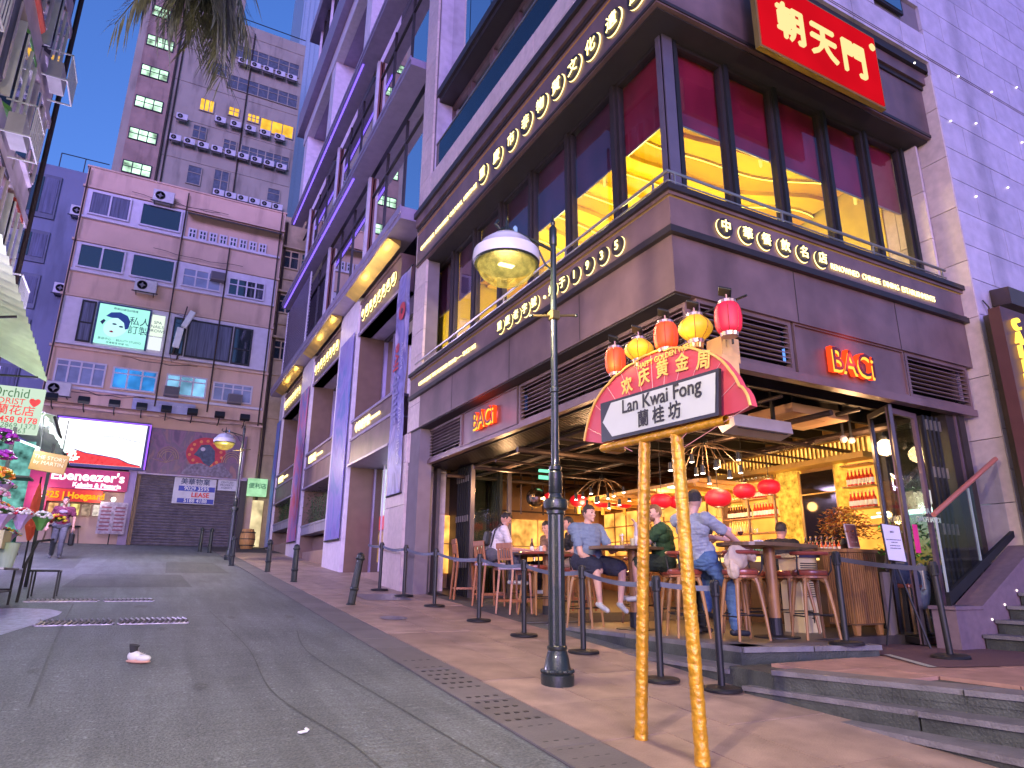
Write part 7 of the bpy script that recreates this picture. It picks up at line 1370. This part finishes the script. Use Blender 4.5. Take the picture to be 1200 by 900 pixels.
    for a, c, ra, rb, m_ in caps+[(H-hu*.08, H+hu*.05, .10, .10, SK)]:
        A, Cc = np.array(a), np.array(c); d = Cc-A; L2 = max(d.dot(d), 1e-9); t_ = np.clip(((co-A) @ d)/L2, 0, 1); dist = np.linalg.norm(co-A-t_[:, None]*d, axis=1)-(ra+(rb-ra)*t_)
        if m_ in (SH, PA): dist -= .004
        u = dist < best; best[u] = dist[u]; idx[u] = m_
    # cloth folds on garments
    nrm = np.empty(nv*3, np.float32); me2.vertices.foreach_get('normal', nrm); nrm = nrm.reshape(-1, 3)
    off = np.zeros(nv)
    for i in np.nonzero((idx == SH) | (idx == PA))[0]:
        p = Vector(co[i]); off[i] = .006+.016*abs(noise.noise(Vector((p.x*8+p.z*5, p.y*8, p.z*24))))+.010*noise.noise(Vector((p.x*14, p.y*14, p.z*5)))+.004*noise.noise(p*40)
    co2 = co+nrm*off[:, None]-np.array(ORIG[t.name]); me2.vertices.foreach_set('co', co2.astype(np.float32).ravel())
    me2.materials.clear()
    for c in (skin, cols[0], cols[1], cols[2]): me2.materials.append(c)
    pi_ = [int(idx[p.vertices[0]]) for p in me2.polygons]; me2.polygons.foreach_set('material_index', pi_); me2.shade_smooth(); me2.update()
    bo = bpy.data.objects.new('body', me2); C.objects.link(bo); bo.parent = t
    HM = mat('hair_%d' % int(sum(hair)*1000), hair, .55, var=.4, scale=60, bump=.5, bscale=150)
    hb_ = MB(); bm = bmesh.new(); bmesh.ops.create_icosphere(bm, subdivisions=4, radius=1); vs = []
    for v in bm.verts:
        n_ = v.co; face = n_.y > .28 and n_.z < .50; low = n_.z < (-.30-hairlen if n_.y < .1 else -.05); inn = face or low or (beard and False)
        k_ = (1.10+.05*noise.noise(n_*7)+(.05 if n_.z > .5 else 0)) if not inn else .82; kk = Vector((.076*n_.x, .094*n_.y, (.105 if n_.z > 0 else .105+.06*hairlen)*n_.z))*k_; vs.append(H+R @ kk)
    hb_.add(vs, [[v.index for v in f.verts] for f in bm.faces]); bm.free(); obj('hair', hb_, HM, t, smooth=True)
    if beard: obj('beard', MB().ball(H+hd*.045-hu*.078, 1, 3, (.054, .060, .045), R, .15, 6), mat('ginger_beard', (.20, .09, .04), .7), t, smooth=True)
    for s_ in (-1, 1):
        obj('eye', MB().ball(H+hs*s_*.030+hd*.083+hu*.004, .0115, 1), mat('eye_dark', (.05, .035, .03), .2), t); obj('eyebrow', MB().ball(H+hs*s_*.031+hd*.092+hu*.027, 1, 1, (.018, .005, .004), R), HM, t)
    obj('mouth', MB().ball(H+hd*.096-hu*.072, 1, 1, (.020, .005, .0035), R), mat('lip', (.33, .10, .09), .5), t)
    if cap: pass
    return t
def seated(px, py, seat, fx, fy, lean=0., **k):
    """joint set for someone seated facing (fx, fy)"""
    f = Vector((fx, fy, 0)).normalized(); s = Vector((f.y, -f.x, 0)); P = Vector((px, py, seat+.10)); U = Vector((0, 0, 1)); up = (U+f*lean).normalized()
    J = dict(pel=P, chest=P+up*.36, neck=P+up*.52, head=P+up*.52+U*.16+f*.05, sl=P+up*.47-s*.19, sr=P+up*.47+s*.19, hl=P-s*.09, hr=P+s*.09, front=f)
    J.update(kl=P-s*.15+f*.42-U*.02, kr=P+s*.17+f*.42-U*.02, al=P-s*.15+f*.40-U*.42, ar=P+s*.2+f*.45-U*.42, tl=f-s*.2, tr=f+s*.3)
    J.update(el=P+up*.2-s*.27+f*.05, er=P+up*.2+s*.27+f*.05, wl=P+up*.14-s*.2+f*.28, wr=P+up*.14+s*.2+f*.28)
    for a, b in k.items(): J[a] = b
    return J
FS = F+.77
def clothm(n, c): return mat(n, c, .85, var=.10, scale=5, bump=.25, bscale=60)
# blue shirted man, facing the camera
J = seated(5.53, 8.12, FS, .10, -1, .02)
f = Vector((.10, -1, 0)).normalized()
J.update(el=(5.33, 7.98, F+.98), wl=(5.42, 7.72, F+.86), hdl=(.3, -.5, -.75), er=(5.82, 7.93, F+1.02), wr=(5.88, 7.70, F+1.085), hdr=(.2, -1, 0), kl=(5.38, 7.70, F+.80), kr=(5.86, 7.75, F+.78), al=(5.42, 7.68, F+.36), ar=(5.66, 7.55, F+.36), tl=(.1, -1, -.35), tr=(-.1, -1, -.4), sl=J['sl'], sr=J['sr'])
# sides: his own right is the picture's left
person('seated man in blue grey t-shirt and dark shorts facing the street, talking', {**J, 'sl': (5.315, 8.10, FS+.57), 'sr': (5.745, 8.14, FS+.57), 'hl': (5.44, 8.10, FS+.1), 'hr': (5.62, 8.12, FS+.1)}, (clothm('tee_blue_grey', (.16, .21, .30)), clothm('shorts_navy', (.018, .02, .04)), mat('trainer_grey', (.45, .46, .44), .6)), hair=(.045, .028, .018), skin=SKIN2, sleeve=.62, shorts=True, head_dir=(.25, -.95, -.05), slim=1.28)
# green shirted man seated in profile
J = seated(6.35, 7.42, FS, -.85, .55, .12)
J.update(el=(6.02, 7.40, F+1.10), wl=(6.02, 7.62, F+1.32), hdl=(0, .2, 1), er=(6.2, 7.75, F+1.08), wr=(5.98, 7.75, F+1.10))
person('bearded man in dark green t-shirt seated in profile between the golden poles', J, (clothm('tee_green', (.025, .07, .028)), clothm('shorts_green', (.022, .035, .028)), mat('trainer_grey', (.45, .46, .44), .6)), hair=(.18, .09, .04), skin=SKIN2, shorts=True, beard=True, head_dir=(-.95, .2, -.02), slim=1.1)
# man in grey shirt and jeans half standing at the stool
J = dict(pel=(5.80, 6.15, F+.88), chest=(5.68, 6.12, F+1.22), neck=(5.66, 6.12, F+1.40), head=(5.72, 6.10, F+1.57), sl=(5.62, 6.33, F+1.34), sr=(5.70, 5.93, F+1.34), hl=(5.80, 6.25, F+.86), hr=(5.82, 6.06, F+.86), front=(.95, .1, 0),
 er=(5.98, 5.86, F+1.16), wr=(6.22, 5.88, F+1.02), hdr=(1, .1, -.15), el=(5.95, 6.3, F+1.16), wl=(6.28, 6.18, F+1.12), hdl=(1, -.1, 0), kr=(6.08, 6.00, F+.56), ar=(6.10, 5.98, F+.12), kl=(6.12, 6.38, F+.70), al=(6.1, 6.42, F+.30), tr=(.9, -.2, 0), tl=(.9, 0, -.2))
person('man in pale grey t-shirt and blue jeans half standing, turned to the bar', J, (clothm('tee_pale_grey', (.30, .33, .37)), clothm('jeans_blue', (.06, .12, .24)), mat('shoe_black', (.02, .02, .025), .5)), hair=(.022, .016, .014), skin=SKIN2, head_dir=(.85, .5, .03), sleeve=.7)
# man in black behind him, holding a pink card
J = dict(pel=(6.41, 6.95, F+.95), chest=(6.41, 6.95, F+1.30), neck=(6.41, 6.95, F+1.48), head=(6.44, 6.92, F+1.66), sl=(6.22, 6.95, F+1.43), sr=(6.60, 6.95, F+1.43), hl=(6.32, 6.95, F+.9), hr=(6.50, 6.95, F+.9), front=(.2, -1, 0), el=(6.21, 6.85, F+1.15), wl=(6.36, 6.7, F+1.12), er=(6.68, 6.85, F+1.15), wr=(6.64, 6.65, F+1.20), kl=(6.32, 6.95, F+.5), kr=(6.50, 6.95, F+.5), al=(6.32, 6.95, F+.09), ar=(6.50, 6.95, F+.09), tl=(0, -1, 0), tr=(0, -1, 0))
person('dark haired man in black standing behind the grey shirted man', J, (clothm('tee_black', (.014, .014, .016)), clothm('trousers_black', (.015, .015, .018)), mat('shoe_black', (.02, .02, .025), .5)), head_dir=(.5, -.85, -.15))
cd = thing('pink_card', 'pink and white card held up by the man in black', 'card', (6.66, 6.55, F+1.22)); obj('card', MB().bbox((6.66, 6.54, F+1.24), (.12, .01, .15), Matrix.Rotation(.2, 3, 'Y'), .002), mat('card_pink', (.75, .45, .48), .5), cd)
# white shirted man leaning over the left table with a crossbody strap
J = seated(5.42, 10.95, gz(10.95)+.80, .85, -.25, .45); 
J.update(el=(5.72, 11.1, F+1.16), wl=(5.98, 10.95, F+1.13), er=(5.68, 10.68, F+1.14), wr=(5.95, 10.60, F+1.12))
p_ = person('man in white t-shirt with a black crossbody strap leaning over the left table', J, (clothm('tee_white', (.62, .58, .60)), clothm('trousers_grey', (.10, .10, .12)), mat('shoe_white', (.62, .62, .60), .5)), head_dir=(.75, -.35, -.55), slim=.95)
obj('strap', MB().tube([(5.36, 10.85, gz(10.95)+1.02), (5.40, 10.78, gz(10.95)+1.30), (5.52, 10.78, gz(10.95)+1.44), (5.66, 10.85, gz(10.95)+1.36)], .014, 6), BLACK, p_)
bg3 = thing('shoulder_bag', 'small dark crossbody bag on the white shirted man back', 'bag', (5.3, 10.9, .3)); obj('pouch', MB().bbox((5.26, 10.80, gz(11)+1.16), (.10, .18, .26), Matrix.Rotation(.2, 3, 'Y'), .03), BLACK, bg3)
J = seated(6.72, 11.0, F+.80, -1, -.05, .15); J.update(el=(6.45, 11.15, F+1.14), wl=(6.2, 11.05, F+1.13), er=(6.45, 10.85, F+1.14), wr=(6.2, 10.9, F+1.12))
person('dark haired woman in brown patterned top facing left across the left table', J, (mat('top_brown', (.16, .10, .07), .8, var=.5, scale=14), clothm('trousers_black', (.015, .015, .018)), mat('shoe_black', (.02, .02, .025), .5)), hairlen=.35, head_dir=(-.9, -.25, -.35), skin=SKIN2, slim=.85)
J = seated(6.55, 10.0, F+.80, -.9, .3, .1); person('person in black seated at the left table, mostly hidden by the street lamp', J, (clothm('tee_black', (.014, .014, .016)), clothm('skirt_cream', (.45, .38, .30)), mat('shoe_white', (.62, .62, .60), .5)), head_dir=(-.9, .3, -.1), slim=.9)
J = seated(8.35, 7.2, F+.62, .9, .3, .2); J['head'] = Vector(J['head']); person('person in black seen from behind beyond the nearest table', J, (clothm('tee_black', (.014, .014, .016)), clothm('trousers_black', (.015, .015, .018)), mat('shoe_black', (.02, .02, .025), .5)), slim=1.15, sleeve=1.)
# walking man up the street
wy = 22.8; wz = gz(wy)
J = dict(pel=(-2.14, wy, wz+.90), chest=(-2.14, wy, wz+1.24), neck=(-2.14, wy, wz+1.42), head=(-2.14, wy-.03, wz+1.58), sl=(-2.33, wy, wz+1.36), sr=(-1.95, wy, wz+1.36), hl=(-2.23, wy, wz+.87), hr=(-2.05, wy, wz+.87), front=(.1, -1, 0), el=(-2.42, wy+.08, wz+1.10), wl=(-2.46, wy-.1, wz+.86), er=(-1.86, wy-.02, wz+1.09), wr=(-1.85, wy-.08, wz+.84), kl=(-2.25, wy+.0, wz+.48), kr=(-2.05, wy-.18, wz+.50), al=(-2.28, wy+.22, wz+.12), ar=(-2.04, wy-.22, wz+.09), tl=(-.1, -1, -.3), tr=(.05, -1, 0))
wk = person('man in dark maroon t-shirt and grey cropped trousers walking down the street', J, (clothm('tee_maroon', (.13, .02, .05)), clothm('trousers_grey', (.10, .10, .12)), mat('trainer_dark', (.10, .10, .12), .6)), head_dir=(.1, -1, 0), slim=1.05)
obj('shirt_print', MB().ball((-2.14, wy-.165, wz+1.27), 1, 2, (.10, .012, .05), noise_amp=.5, nf=4), mat('print_grey', (.28, .22, .28), .7), wk)
wb_ = thing('tote_bag', 'black bag carried low by the walking man', 'bag', (-1.85, wy-.08, wz+.5)); obj('bag_body', MB().bbox((-1.84, wy-.08, wz+.52), (.13, .28, .34), None, .03), BLACK, wb_); obj('handle', MB().tube([(-1.84, wy-.16, wz+.68), (-1.84, wy-.1, wz+.80), (-1.84, wy-.0, wz+.68)], .01, 6), BLACK, wb_)
